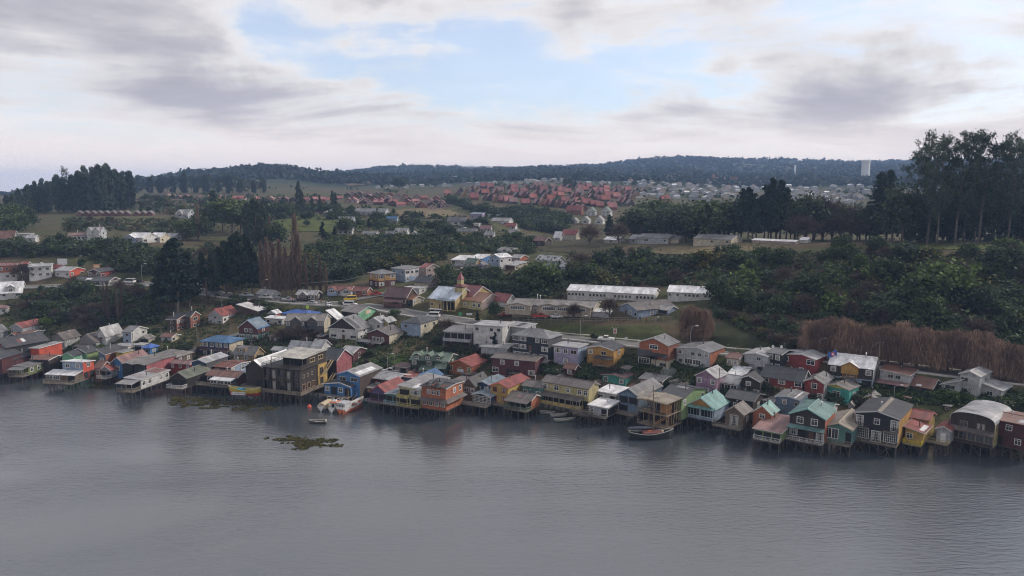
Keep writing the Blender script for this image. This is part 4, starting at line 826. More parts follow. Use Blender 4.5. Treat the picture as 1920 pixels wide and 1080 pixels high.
H(SH, 'narrow teal stilt cabin with straw-coloured barge boards and tall windows', 1546, 1596, 1606, 835, 806, 793, 'f', 'gteal', 'tan', 'GG.p', '', z=2.3, pile=5, trim=(0.5, 0.42, 0.32), d=13, deck=(1.2, GREYW), extra=[('patch', .05, .7, .15, .6, 'lgrey', 0)])
H(SH, 'large black stilt house with white French windows and weathered dark roof', 1602, 1683, 1692, 836, 786, 771, 'f', 'black', 'dark', 'D.w.D/gDg', '', z=2.4, sc='ochre', pile=6, trim=(0.45, 0.45, 0.46), d=14, rust=0.05, deck=(1.3, GREYW), extra=[('patch', .0, .95, .82, .99, 'tan', 1), ('balcony', .02, .34, .9, .5, (0.05, 0.05, 0.05)), ('balcony', .66, .98, .9, .5, (0.05, 0.05, 0.05))])
H('shore_house', 'yellow upper house with coral roof behind the yellow balcony cottage', 1695, 1740, 1744, 812, 788, 773, 's', 'yellow', 'red', 'ww', '', z=3.0, d=6, rust=0, trim=(0.5, 0.2, 0.16))
H(SH, 'yellow stilt cottage with bright yellow balcony rail and red roof', 1696, 1730, 1757, 834, 812, 800, 'mr', 'yellow', 'red', 'w.', '', z=2.3, pile=True, d=7, rust=0, deck=(1.8, (0.55, 0.45, 0.03)), extra=[('patch', .72, .98, .1, .8, 'white')])
H('shore_house', 'small white gabled hut with a white door by the dark vaulted house', 1755, 1780, 1788, 832, 807, 799, 'f', 'lgrey', 'red', 'd', '', z=2.4, pile=True, d=6, dc='white', deck=(1.8, (0.42, 0.33, 0.16), -.7, 1))
H(SH, 'dark shingled stilt house with silver vaulted roof like an upturned boat', 1781, 1861, 1878, 840, 797, 775, 'arc', 'dbrown', 'zinc', '.W.W./GGGGG', 'w.w/...', z=2.5, ws='s', sc='paleyel', pile=7, d=13, trim=None, fc=(0.20, 0.15, 0.12), flue=0, rust=0.1, deck=None, extra=[('skirt', .66, 1.3, 'brown', .7, False)])
H(SH, 'dark red two-storey stilt house cut off by the right edge of the photo', 1862, 1935, 1950, 848, 801, 788, 's', 'dred', 'rust', '.w.w/p.w.', '', z=2.5, pile=6, d=10, rust=0.2, extra=[('patch', .55, .95, .1, .5, 'zinc')])
# --- second row, on land
H('village_house', 'white-fronted house with bright red roof at the left edge', 22, 43, 81, 634, 614, 607, 'f', 'lgrey', 'red', 'kk', 'www', rust=0.0)
H('village_house', 'low rusty-roofed house below the bright red roof', 40, 55, 84, 640, 626, 620, 's', 'grey', 'rust', 'ww', '', rust=0.5)
H('village_house', 'small rust-brown gable among the left-edge houses', 14, 36, 46, 640, 632, 625, 'f', 'brown', 'rust', 'k', '', rust=0.5)
H('village_house', 'grey gable with slate roof cut by the left edge, below the white cottage', -20, 2, 16, 640, 622, 612, 'f', 'grey', 'grey', 'k', '')
H('old_barn', 'old grey unpainted barn with brown roof and gable to the left', 102, 122, 151, 656, 636, 625, 'f', 'grey', 'brown', 'k/.', 'ww/..', rust=0.3, trim=(0.3, 0.29, 0.28))
H('old_barn', 'second old grey barn with wide bare gable, right of the first', 149, 181, 187, 656, 641, 627, 'f', 'grey', 'brown', '', '', d=12, rust=0.3, trim=(0.3, 0.29, 0.28), extra=[('porch', 0, .9, 2.4, .7, .55, 'brown', GREYW, None, 3)])
H('village_house', 'white house with stepped grey roofs beside the old barns', 182, 199, 231, 650, 630, 615, 'f', 'white', 'zinc', 'k/w', '.../...', rust=0.15)
H('village_house', 'white two-storey house with slate roof and a gable to the right', 231, 247, 277, 645, 623, 612, 's', 'lblue', 'grey', 'k/k', '.k/..', sc='white')
H('shed', 'small cream gabled hut right of the white two-storey house', 262, 279, 291, 643, 635, 630, 'f', 'cream', 'taupe', 'p', '', flue=0)
H('garden_wall_shed', 'long low white block shed in front of the white houses', 214, 240, 252, 657, 649, 649, 'fl', 'white', 'zinc', '', '', flue=0, d=4, cat='shed')
H('kiosk', 'small blue kiosk with bright blue hipped roof', 270, 282, 296, 666, 652, 645, 'h', 'blue', 'vblue', 'k', 'w', flue=0, oh=.6, cat='kiosk')
H('shed', 'pale blue raised box hut left of the blue kiosk', 253, 266, 272, 662, 647, 646, 'fl', 'lblue', 'zinc', 'p', '', flue=0)
H('village_house', 'low white and grey cottage with rusty roof above the parked car', 302, 322, 338, 642, 632, 626, 's', 'lgrey', 'rust', 'k', 'k.', sc='cream', rust=0.4)
H('terracotta_house', 'left of two terracotta brick houses with charcoal roofs', 314, 332, 353, 622, 599, 587, 'mf', 'brown', 'dark', 'k/k', 'www/kkk', sc='terra', rust=0)
H('terracotta_house', 'right of two terracotta brick houses, with its gable to the right', 349, 358, 376, 618, 594, 584, 's', 'brown', 'dark', '', 'K/K', sc='terra', rust=0)
H('village_house', 'white cottage with orange-red roof and a white dormer', 391, 417, 447, 608, 592, 580, 'f', 'lgrey', 'red', '.k./k.k', 'kdk', sc='white', rust=0, dc='orange', trim=(0.5, 0.2, 0.15))  # white walls: the front's shade is put in as a greyer colour than the side
H('village_house', 'long brown shed with white and rusty roof below the road', 446, 483, 502, 592, 583, 571, 'mr', 'brown', 'white', '...', '', rust=0.4)
H('shed', 'small white and orange box hut', 504, 517, 527, 596, 588, 583, 'f', 'lgrey', 'white', 'p', '', sc='vorange', flue=0)
H('village_house', 'low house under a wide bright blue hipped roof', 530, 580, 600, 601, 590, 581, 'h', 'grey', 'vblue', '', '', oh=.7)
H('village_house', 'long two-storey dark boarded duplex with twin gables and taupe roof', 536, 608, 620, 628, 602, 589, 's', 'dgrey', 'taupe', 'w.WwpwWw/....pp..', '', rel=18, sc='cream', rust=0.05, extra=[('gable', .28, 3.4, 'dgrey', 'taupe', .7, .3, 3.0, ''), ('gable', .70, 3.4, 'dgrey', 'taupe', .7, .3, 3.0, '')])
H('village_house', 'white bungalow with pale flat roof behind the blue-roofed maroon house', 498, 530, 540, 610, 598, 594, 'mb', 'white', 'white', 'k.k', '', rust=0.05)
H('village_house', 'maroon and grey-green house with bright blue cross-gabled roof', 449, 484, 505, 639, 616, 600, 'f', 'maroon', 'blue', '.ww./WwW', 'w/w', low=('gteal', .5), rust=0.05, extra=[('patch', .0, 1, .02, .98, 'sblue', 1)])
H('village_house', 'navy two-storey house with blue hipped roof and long front gallery', 379, 431, 457, 672, 642, 629, 'h', 'dblue', 'blue', 'WwWw/wwdw', '', sc='cream', rust=0.02, oh=.7, extra=[('balcony', 0, 1, 1.3, .48, (0.12, 0.03, 0.04)), ])
H('village_house', 'tan boarded chalet with grey roof and small dormers', 438, 477, 496, 680, 666, 651, 's', 'tan', 'grey', 'w.w.', 'w', rust=0.15, trim=(0.42, 0.3, 0.15), extra=[('dormer', .35, 3.0, 'tan', 'taupe', .2, .5, 'W', False)])
H('village_house', 'left of a pair of white chalets with pale grey steep roofs', 541, 577, 591, 667, 656, 642, 's', 'lgrey', 'zinc', '', 'k', rust=0.1)
H('village_house', 'right of a pair of white chalets with pale grey steep roofs', 584, 603, 621, 666, 652, 638, 's', 'lgrey', 'zinc', '', 'kk', rust=0.1, sc='white')
H('shed', 'low grey shed left of the white chalets', 510, 535, 546, 668, 658, 652, 's', 'grey', 'zinc', '.', '', flue=0)
H('village_house', 'grey half-timbered chalet with steep slate roof, dark gable and white ground floor', 617, 672, 694, 638, 618, 596, 'f', 'dbrown', 'grey', '..k../KdK', 'k/kk', rel=32, low=('white', .98), sc='cream', oh=.6, extra=[('patch', .0, .3, .05, .9, 'dark', 1)])
H('village_house', 'cream house with maroon gabled front and dark carport', 689, 730, 757, 648, 628, 617, 'f', 'maroon', 'brown', '.www.', '', rel=36, sc='cream', d=8, extra=[('porch', -.3, .8, 2.5, .35, .28, 'lgrey', GREYW, None, 4)])
H('village_house', 'pale grey house with charcoal hipped roof and stair gable', 752, 789, 822, 634, 607, 592, 'h', 'lblue', 'dark', 'k./k.', 'kk/..', rust=0.0, sc='cream')
H('village_house', 'small white house with pale roof behind the slate chalet', 690, 714, 730, 620, 605, 596, 'f', 'white', 'zinc', 'k.k', '')
H('shed', 'small yellow shed with pale roof next to the white house', 714, 728, 742, 616, 604, 597, 'f', 'paleyel', 'zinc', '', 'p', flue=0)
H('village_shop', 'mint green gabled shop with a small sign facing right', 641, 672, 708, 597, 587, 575, 's', 'dbrown', 'taupe', 'pp', '', sc='mint', flue=0, rel=48, cat='shop', base=264, fd=3.2)
H('shed', 'narrow shed with steep white slanting roof', 614, 632, 645, 612, 598, 583, 'ml', 'brown', 'white', '', '', sc='cream', flue=0, rust=0)
H('village_house', 'small brown and white gabled house with a dish', 638, 662, 686, 681, 662, 651, 's', 'maroon', 'zinc', '', 'k/w', extra=[('dish', .98, .3, .6)])
H('village_house', 'dark green house with moss-green roof and three small dormers', 770, 840, 857, 702, 678, 663, 's', 'dgreen', 'green', 'w.w.w/ppp..', 'w/.', rel=18, rust=0.1, trim=(0.42, 0.42, 0.38), extra=[('dormer', .16, 2.0, 'dgreen', 'green', .1, .45), ('dormer', .45, 2.0, 'dgreen', 'green', .1, .45), ('dormer', .72, 1.7, 'dgreen', 'green', .1, .45), ('porch', .3, .62, 2.2, .6, .42, 'green', GREYW, None, 3), ('porch', .7, .98, 2.0, .85, .55, 'green', GREYW, None, 2)])
H('village_house', 'warm orange-brown bungalow with red roof and white sign on its front', 841, 884, 913, 705, 687, 675, 'f', 'orange', 'red', 'W.w.W', '..w', rust=0.02, trim=(0.35, 0.12, 0.06), fc=(0.5, 0.42, 0.2))
H('shed', 'grey flat-roofed block shed by the silver pickup', 738, 762, 772, 702, 689, 687, 'fl', 'pinkw', 'maroon', '.p', '', flue=0, d=5)
H('village_house', 'grey open-veranda house left of the white block', 833, 884, 889, 652, 624, 613, 'mb', 'grey', 'grey', 'pppp/pppp', '', rel=22, d=8, extra=[('balcony', 0, 1, 1.2, .40, (0.4, 0.41, 0.44), None, True)])
H('apartment_block', 'white three-storey block with flat pale roof', 888, 942, 962, 658, 612, 604, 'mb', 'white', 'zinc', 'k.kk/..k./kk..', 'k/./.', rel=20, rust=0.05, d=11, cat='building')
H('village_house', 'low white annex with dark-patched roof behind the navy block', 942, 985, 1005, 640, 615, 607, 'mb', 'lgrey', 'zinc', 'kk', '', d=7, extra=[('patch', .5, .7, .1, .9, 'dark')])
H('shed', 'long white shed with pale roof in front of the white block', 902, 951, 961, 671, 653, 645, 'mb', 'lgrey', 'zinc', '', '', sc='pinkw', flue=1, rel=20, d=6)
H('apartment_block', 'navy three-storey block with grey hipped roof and white-framed windows', 961, 1028, 1053, 680, 635, 616, 'h', 'navy', 'grey', 'WW.wW/WWd.W/WWwW', '', rel=30, sc='dgrey', oh=.5, rust=0.02, cat='building')
H('old_barn', 'weathered maroon shingled barn with two pale windows', 922, 1003, 1017, 709, 678, 670, 's', 'maroon', 'brown', '.w.w../W.pp.W', '', rel=20, ws='s', d=8, trim=(0.25, 0.2, 0.19), rust=0.3)
H('village_house', 'lilac two-storey house with pale roof', 1038, 1083, 1101, 690, 652, 645, 'mb', 'lilac', 'zinc', 'WwK/.w.', '', rel=24, sc='lblue', d=7, rust=0.1)
H('shed', 'little maroon hut with white lean-to roof below the lilac house', 1058, 1077, 1086, 708, 692, 684, 's', 'maroon', 'rust', 'w', '', flue=0)
H('village_house', 'ochre yellow two-storey house with grey roof and covered terrace', 1101, 1150, 1170, 690, 657, 648, 'f', 'ochre', 'dark', 'w.K./....', 'w/.', rel=24, rust=0.02, trim=(0.6, 0.6, 0.6), extra=[('balcony', .35, 1.0, 2.4, .14, (0.30, 0.15, 0.06), 'dark')])
H('shore_house', 'turquoise cottage with maroon roof and white windows', 1129, 1172, 1188, 726, 709, 702, 'f', 'teal', 'maroon', 'w.w', '', trim=(0.3, 0.2, 0.2), rust=0.1)
H('tower_house', 'three-coloured tall house: yellow base, black middle and orange top', 1198, 1252, 1272, 694, 648, 633, 'f', 'orange', 'grey', '.W./kpk/k.K', '', rel=26, sc='terra', low=('cream', .36), extra=[('porch', .3, 1.0, 1.2, .62, .54, 'dark', (0.05, 0.05, 0.05), None, 3), ('porch', -.02, .42, .5, .70, .46, 'black', (0.05, 0.05, 0.05), None, 2, 0, 'black', 'W')])
H('village_house', 'pale grey two-storey house with dark roof and orange-red right side', 1268, 1330, 1358, 692, 661, 651, 'f', 'lgrey', 'grey', 'W.kkw/kGG.', '', rel=25, sc='orange', ra=.62, rust=0.15, trim=(0.5, 0.5, 0.5))
H('village_house', 'low rusty-roofed cottage between the pale grey houses', 1362, 1384, 1397, 690, 673, 664, 's', 'cream', 'rust', 'ww', '', rust=0.4)
H('village_house', 'light grey gabled house with one wide window', 1395, 1438, 1452, 696, 669, 662, 'f', 'lgrey', 'zinc', '..K./....', '', rel=20, d=9)
H('village_house', 'black boarded house with slate roof and a satellite dish', 1438, 1463, 1488, 698, 665, 656, 's', 'black', 'grey', 'ww/ww', '', rel=30, extra=[('dish', .1, .3), ('dish', .55, .5)])
H('shore_house', 'small orange cottage with grey roof left of the smoke', 1200, 1240, 1253, 733, 716, 706, 's', 'orange', 'grey', 'wwpw', '', sc='grey', d=7)
H('shore_house', 'low grey-white cottage with hipped brown roof above the green house', 1254, 1288, 1302, 735, 721, 712, 'h', 'grey', 'brown', '.ww.', '')
H('village_house', 'mauve-pink two-storey house with pale gabled roof', 1304, 1342, 1362, 748, 709, 694, 'f', 'mauve', 'zinc', 'w.w/.W.', '', rel=24, trim=(0.5, 0.45, 0.46), rust=0.1)
H('village_house', 'grey glazed veranda house under a small raised white roof', 1347, 1381, 1398, 744, 721, 706, 's', 'grey', 'lgrey', 'GGG', '', rel=20, extra=[('patch', .0, .95, .1, .9, 'zinc')])
H('village_house', 'small dark lookout storey with flat white roof above the veranda house', 1364, 1392, 1400, 722, 706, 690, 'mb', 'dbrown', 'white', 'G', '', rel=18, d=6, flue=0, rust=0.1)
H('village_house', 'dark shingled chalet with white triangular gable panels', 1381, 1424, 1430, 744, 716, 704, 'f', 'dbrown', 'dark', '.w./WWW', '', rel=14, ws='s', d=8, trim=(0.5, 0.5, 0.5))
H('village_house', 'red house with white roof and white annex on its right', 1462, 1527, 1548, 708, 674, 664, 'f', 'red', 'zinc', 'W..W/w.w.', '', rel=22, sc='red', ra=.62, rust=0.05)
H('village_house', 'red upper and yellow lower long house with charcoal roof', 1427, 1503, 1518, 746, 716, 695, 's', 'red', 'dark', 'W.W.W/w.d.w.', '', rel=16, low=('paleyel', .46), sc='dgrey', rust=0.02, extra=[])
H('village_house', 'narrow red gabled house beside the red and yellow one', 1507, 1543, 1553, 755, 719, 708, 'f', 'red', 'grey', '.W./.dW', '', rel=15, sc='grey', d=8)
H('village_house', 'brown and pale blue house with bright white roof and gabled balcony', 1553, 1635, 1642, 730, 692, 671, 's', 'dbrown', 'white', 'w.D.w/wW.p', '', rel=8, low=('lblue', .44), sc='lgrey', d=8, rust=0.0, extra=[('gable', .48, 4.2, 'ochre', 'white', .55, .5, 3.4, ''), ('balcony', .33, .65, 1.0, .47, (0.35, 0.2, 0.08))])
H('village_house', 'turquoise cottage with yellow gable and pale roof', 1545, 1591, 1614, 757, 731, 720, 'f', 'vyellow', 'taupe', 'kW.', 'w', rel=22, low=('aqua', .97), sc='aqua', d=6, deck=(1.5, (0.05, 0.35, 0.3)), trim=(0.5, 0.46, 0.42))
H('shore_house', 'mustard shed behind the black stilt house', 1620, 1643, 1652, 764, 748, 741, 'f', 'ochre', 'grey', 'w', '', flue=1, d=5)
H('shore_house', 'mustard and grey cottage behind the orange cabin', 1423, 1441, 1455, 766, 752, 744, 'mb', 'ochre', 'grey', 'W.', '', d=5)
H('village_house', 'whitewashed house with rusty sloping roof left of the rust-roofed shed', 1648, 1703, 1713, 733, 704, 692, 'ml', 'lgrey', 'rust', '.KK./....', '', rel=12, d=8, rust=0.5, low=('grey', .42), extra=[('porch', -.2, 1, 2.0, .48, .38, 'pink', GREYW, None, 4)])
H('shed', 'low shed with wide rust-brown roof', 1706, 1746, 1764, 740, 729, 712, 's', 'wood', 'rust', '.p', '', rel=15, rust=0.6, flue=0, d=8, extra=[('patch', .25, .5, .02, .2, 'white')])
MAIN = H('village_house', 'grey shingled house with a tall central gable and low wings, far right', 1797, 1834, 1866, 747, 706, 696, 'f', 'lgrey', 'zinc', 'K./K.', 'k/.', rel=16, d=9, trim=(0.5, 0.5, 0.5), rust=0.05)
for a in ((1764, 1797, 1799, 742, 714, 720, 'K'), (1834, 1876, 1882, 752, 732, 716, '.K.')):
    I = H('house_wing', 'low grey wing on the %s of the tall-gabled grey house' % ('left' if a[0] < 1800 else 'right'), *a[:6], 'ml', 'lgrey', 'zinc', a[6], '', rel=16, d=7, rust=0.05, flue=0); merge(MAIN, I)
# ------------------------------------------------------------------ the black hotel on the point
def x_hotel(I):
    w, d, he, root = I['w'], I['d'], I['he'], I['root']; wd = (0.10, 0.085, 0.07); mw = mat_wood('terrace_wood', wd, 0)
    nb = 5; bw = w / nb                       # the glazed bays of the front stand between dark pillars
    for i in range(nb + 1): a = MB(); x = min(max(i * bw, 0.2), w - 0.2); a.box(x - 0.2, -0.55, 0, x + 0.2, -0.016, he); a.build('pillar', mat_wood('dark_pillar', (0.03, 0.026, 0.024)), root)
    for zf in (0.02, 0.5):
        for i in range(nb):
            x0, x1 = i * bw + 0.25, (i + 1) * bw - 0.25; fm, pm, cm = win_mesh(bw * 0.72, he * 0.38, 'G', (0.16, 0.10, 0.07)); o = link('window', fm, root, ((x0 + x1) / 2, -0.02, zf * he + 0.12)); link('pane', pm, o)
            if i % 2: a = MB(); a.add([(-bw * .32, -0.03, .1), (bw * .1, -0.03, .1), (bw * .1, -0.03, he * .36), (-bw * .32, -0.03, he * .36)], [(0, 1, 2, 3)]); a.build('curtain', mat_plain('net_curtain', (0.30, 0.29, 0.28), 0.9), o)
            if zf > 0.4 and i in (0, 2, 3): a = MB(); rail_mesh(a, [(x0, -0.05, zf * he), (x0, -0.7, zf * he), (x1, -0.7, zf * he), (x1, -0.05, zf * he)], 0.9); a.box(x0, -0.7, zf * he - .12, x1, -0.02, zf * he); a.build('balcony_railing', mw, root)
    # right side: shingle with small square windows above and a row of wide ones below, yellow stair bay at the far end
    for i in range(3): fm, pm, cm = win_mesh(0.7, 0.75, 'k', (0.34, 0.27, 0.20)); o = link('window', fm, root, (w, d * (0.10 + 0.15 * i), he * 0.62), math.pi / 2); link('pane', pm, o)
    for i in range(3): fm, pm, cm = win_mesh(1.3, 1.5, 'G', (0.34, 0.22, 0.13)); o = link('window', fm, root, (w, d * (0.10 + 0.17 * i), he * 0.10), math.pi / 2); link('pane', pm, o)
    a = MB(); a.box(w + 0.004, d * 0.60, 0.05, w + 0.30, d * 0.94, he * 0.97); o = a.build('stair_bay', wallmat(C['yellow']), root)
    for z in (0.08, 0.52): fm, pm, cm = win_mesh(1.6, 1.9, 'G', (0.3, 0.2, 0.1)); q = link('window', fm, root, (w + 0.30, d * 0.72, he * z), math.pi / 2); link('pane', pm, q)
    a = MB()
    for y0, z0, y1, z1 in ((d * .66, he * .52, d * 1.02, he * 1.02), (d * .80, 0.0, d * 1.18, he * .50), (d * .70, he * .52, d * 1.06, he * 1.02), (d * .84, 0.0, d * 1.22, he * .50)):
        for xx in (w + 0.9, w + 1.7): a.bar((xx, y0, z0), (xx, y1, z1), 0.09)
    a.build('outside_stair', mat_wood('stair_wood', (0.30, 0.24, 0.15), 1), root)
    a = MB(); rail_mesh(a, [(-.2, d * .7, he + .14), (-.2, -.5, he + .14), (w + .4, -.5, he + .14), (w + .4, d, he + .14)], 1.0); a.build('terrace_railing', mw, root)
    # penthouse on the roof terrace under a thin pale canopy
    x0, x1, y0, y1, z0, z1 = w * .34, w * .98, d * .25, d * .98, he + 0.14, he + 2.75
    a = MB(); a.box(x0, y0, z0, x1, y1, z1); a.build('penthouse_wall', mat_shingle(C['dbrown']), root)
    a = MB(); a.slab([(x0 - 2.6, y0 - 2.2, z1 + .05), (x1 + .4, y0 - 2.2, z1 + .05), (x1 + .4, y1 + .3, z1 + .35), (x0 - 2.6, y1 + .3, z1 + .35)], -0.12); a.build('canopy_roof', mat_roof((0.40, 0.38, 0.34), 0.1, 'X'), root)
    for x in (x0 - 2.4, (x0 + x1) / 2, x1): a = MB(); a.bar((x, y0 - 2.0, z0), (x, y0 - 2.0, z1 + .06), 0.08); a.build('post', mw, root)
    for i in range(2): a = MB(); ww = (x1 - x0) * .4; a.box(x0 + .3 + i * (ww + .5), y0 - .03, z0 + .1, x0 + .3 + i * (ww + .5) + ww, y0 + .03, z0 + 2.2); a.build('bay_shade_panel', M_DARK, root)
    for i in range(2): fm, pm, cm = win_mesh(2.2, 1.0, 'K', (0.5, 0.36, 0.18)); o = link('window', fm, root, (x1, y0 + (y1 - y0) * (0.28 + 0.42 * i), z0 + 1.0), math.pi / 2); link('pane', pm, o)
    a = MB(); a.box(-1.4, -1.9, -0.2, w + 1.3, -0.02, -0.03); a.box(w + 0.02, -0.02, -0.2, w + 1.3, d * 0.9, -0.03); a.build('deck', M_DECK, root)
    a = MB(); rail_mesh(a, [(-1.4, -0.1, 0), (-1.4, -1.85, 0), (w + 1.25, -1.85, 0), (w + 1.25, d * .8, 0)], 0.8, True); a.build('railing', mat_wood('pale_rail', (0.20, 0.165, 0.13), 0), root)
    a = MB(); a.box(w - 2.1, d * .55, he + .1, w - 1.9, d * .56, he + 1.6); a.build('heater_lamp', mat_plain('lamp_glow', (0.9, 0.5, 0.3), 0.5, 0, 0, 0.5, ((1.0, 0.45, 0.2), 2.0)), root)
EXTRA['hotel'] = x_hotel
I = H('hotel', 'big black three-level stilt hotel with roof terrace and yellow stair bay', 496, 565, 613, 737, 694, 694, 'fl', 'dbrown', 'dark', '', '', z=2.9, rel=36, ws='s', pile=9, d=13, flue=0, trim=None, cat='hotel', oh=0.5, step=1.7)
stilts(I['root'], -1.2, -1.7, I['w'] + 1.2, 12, I['Z'], 1.9, 4, (0.0,), True); x_hotel(I)

# ------------------------------------------------------------------ bare timber frame house with a tan roof
def frame_house():
    I = H('frame_house', 'unfinished timber frame house on stilts behind the sailing boat', 1195, 1249, 1277, 806, 758, 750, 'f', 'dbrown', 'tan', '', '', z=1.6, rel=30, pile=4, cat='house', trim=(0.4, 0.32, 0.24), flue=0, ra=.42, oh=.25, rust=0.1)
    w, d, he, root = I['w'], I['d'], I['he'], I['root']
    for o in list(root.children):
        if o.name.startswith('wall'): bpy.data.objects.remove(o)
    mt = mat_wood('raw_timber', (0.20, 0.145, 0.095)); mt0 = mat_wood('raw_timber_beam', (0.22, 0.165, 0.11), 0)
    n = 5
    for i in range(n + 1):
        zz = he + (I['hr'] - he) * (1 - abs(i / n - .42) / .58) - .1
        for y, hh in ((0.06, zz), (d - .06, zz)): a = MB(); x = 0.08 + (w - .16) * i / n; a.bar((x, y, 0), (x, y, hh), 0.09); a.build('post', mt, root)
    for i in range(7): a = MB(); y = d * i / 6; a.bar((w - .05, y, 0), (w - .05, y, he - .05), 0.085); a.build('post', mt, root)
    for i in range(5): a = MB(); a.bar((w - .02, d * (i + .1) / 5, 0.2 + (i % 2) * he * .5), (w - .02, d * (i + .75) / 5, he * (.5 + .45 * (i % 2))), 0.07); a.build('brace', mt, root)
    for zf in (0.02, .5, .97):
        a = MB(); a.box(-.05, -.1, zf * he, w + .05, .03, zf * he + .2); a.box(w - .04, 0.05, zf * he, w + .08, d, zf * he + .2); a.build('beam', mt0, root)
    for zf in (0.0, .5): a = MB(); a.box(.1, .1, zf * he - .08, w - .1, d - .1, zf * he + .0); a.build('floor_slab', M_DECK, root)
    a = MB(); a.box(.2, d * .55, .05, w - .3, d * .56, he * .95); a.build('inner_wall', wallmat(C['dbrown']), root)
    a = MB(); a.box(w * .62, d * .3, he * .52, w * .98, d * .33, he * .9); a.build('plywood_panel', mat_plain('plywood', (0.40, 0.20, 0.07), 0.7), root)
    a = MB(); a.bar((w * .55, .3, he * .1), (w * .9, d * .5, he * .5), .12); a.bar((w * .62, .3, he * .1), (w * .97, d * .5, he * .5), .12); a.build('inner_stair', mat_plain('plywood', (0.40, 0.20, 0.07), 0.7), root)
    for zf, x0, x1 in ((0.0, 0, w * .45), (.5, 0, w * .45), (0, w * .55, w)): a = MB(); rail_mesh(a, [(x0, -.05, zf * he + .1), (x1, -.05, zf * he + .1)], .85); a.build('railing', mt0, root)
    for x in (w * .12, w * .30): fm, pm, cm = win_mesh(1.0, 1.5, 'w', (0.4, 0.4, 0.42)); o = link('window', fm, root, (x, d * .55, he * .55)); link('pane', pm, o)
frame_house()
# collapsed timber shed and open deck
I = H('timber_ruin', 'half-fallen timber shed on stilts left of the white cabins', 1073, 1103, 1122, 781, 763, 760, 'fl', 'wood', 'rust', '', '', z=2.4, rel=28, pile=3, flue=0, trim=None, cat='ruin', ws='s')
for o in list(I['root'].children):
    if o.name.startswith(('wall', 'roof')): bpy.data.objects.remove(o)
mt = mat_wood('grey_timber', (0.15, 0.125, 0.105))
for i in range(26):
    a = MB(); x, y = rng.uniform(0, I['w']), rng.uniform(0, I['d']); q = rng.uniform(0, 6.28); L = rng.uniform(1.0, 2.8); z = rng.uniform(0.1, 1.4)
    a.bar((x, y, z), (x + L * math.cos(q), y + L * math.sin(q), max(0, z + rng.uniform(-1.0, 1.3))), 0.07); a.build('plank', mt, I['root'])
a = MB(); rail_mesh(a, [(0, 0, 0), (I['w'], 0, 0), (I['w'], I['d'], 0)], 1.1); a.build('railing', mt, I['root'])

# ------------------------------------------------------------------ houses further up the slope
V = 'village_house'
H(V, 'orange upper and maroon lower two-storey house with grey hipped roof', 692, 710, 742, 541, 514, 505, 'h', 'ochre', 'grey', 'ww/ww', 'W.W/W.w', low=('dred', .52), rel=60, oh=.6)
H(V, 'white upper and blue lower block with flat roof', 735, 760, 786, 530, 505, 500, 'mb', 'lblue', 'grey', 'k.k/...', 'KkK/w.w', sc='white', rel=50, low=('lblue', .45))
H(V, 'pale pink two-storey house with red roof', 786, 799, 825, 522, 503, 495, 's', 'pinkw', 'red', 'w/.', 'kk/K.', rel=55, rust=0)
H(V, 'dark-roofed chalet with cream gable to the right', 776, 803, 824, 541, 531, 520, 's', 'cream', 'dark', '', '.K.', rel=46, rust=0, sc='pinkw')
H(V, 'low white house with flat pale roof below the dark-roofed chalet', 755, 786, 800, 553, 541, 538, 'mb', 'white', 'zinc', '.', 'k', rel=30)
H('barn_house', 'big house with dark red barn roof and cluttered front by the road', 720, 762, 782, 574, 558, 540, 's', 'brown', 'maroon', 'wwpww', '', rel=28, rust=0.1, extra=[('porch', .1, .9, 2.4, .8, .55, 'maroon', GREYW, (0.25, 0.1, 0.1), 4)])
H('shed', 'small dark shop with orange roof beside the dark red barn', 756, 774, 794, 573, 562, 555, 's', 'navy', 'orange', 'w', 'w.w', rel=45, sc='cream', flue=0, rust=0)
H(V, 'white cottage with pale gabled roof at the roadside, left of the brown bungalow', 481, 507, 526, 560, 553, 545, 's', 'lgrey', 'zinc', '', 'k.k', rel=48, rust=0.05, sc='white')
H(V, 'brown roadside bungalow with pale roof and small front gables', 556, 592, 603, 563, 553, 545, 's', 'brown', 'zinc', 'wwWw', 'w', rel=25, rust=0.1, extra=[('gable', .4, 3.0, 'brown', 'zinc', .8, .8, 0, 'w')])
H(V, 'white L-shaped bungalow with brick-red roof and front gables', 615, 657, 668, 555, 545, 537, 's', 'lgrey', 'brick', 'w.wdw', '', rel=25, sc='white', rust=0, extra=[('gable', .22, 4, 'lblue', 'brick', .9, 1.0, 0, 'W'), ('gable', .88, 4.2, 'white', 'brick', .9, 1.4, 0, 'W')])
H(V, 'small red-roofed annex right of the white L-shaped bungalow', 660, 688, 697, 555, 546, 539, 's', 'terra', 'brick', 'w.w', '', rel=25, rust=0)
H(V, 'red-roofed white gabled house right of the church', 921, 950, 968, 577, 566, 553, 's', 'white', 'red', '', '..k', rel=45, rust=0, extra=[])
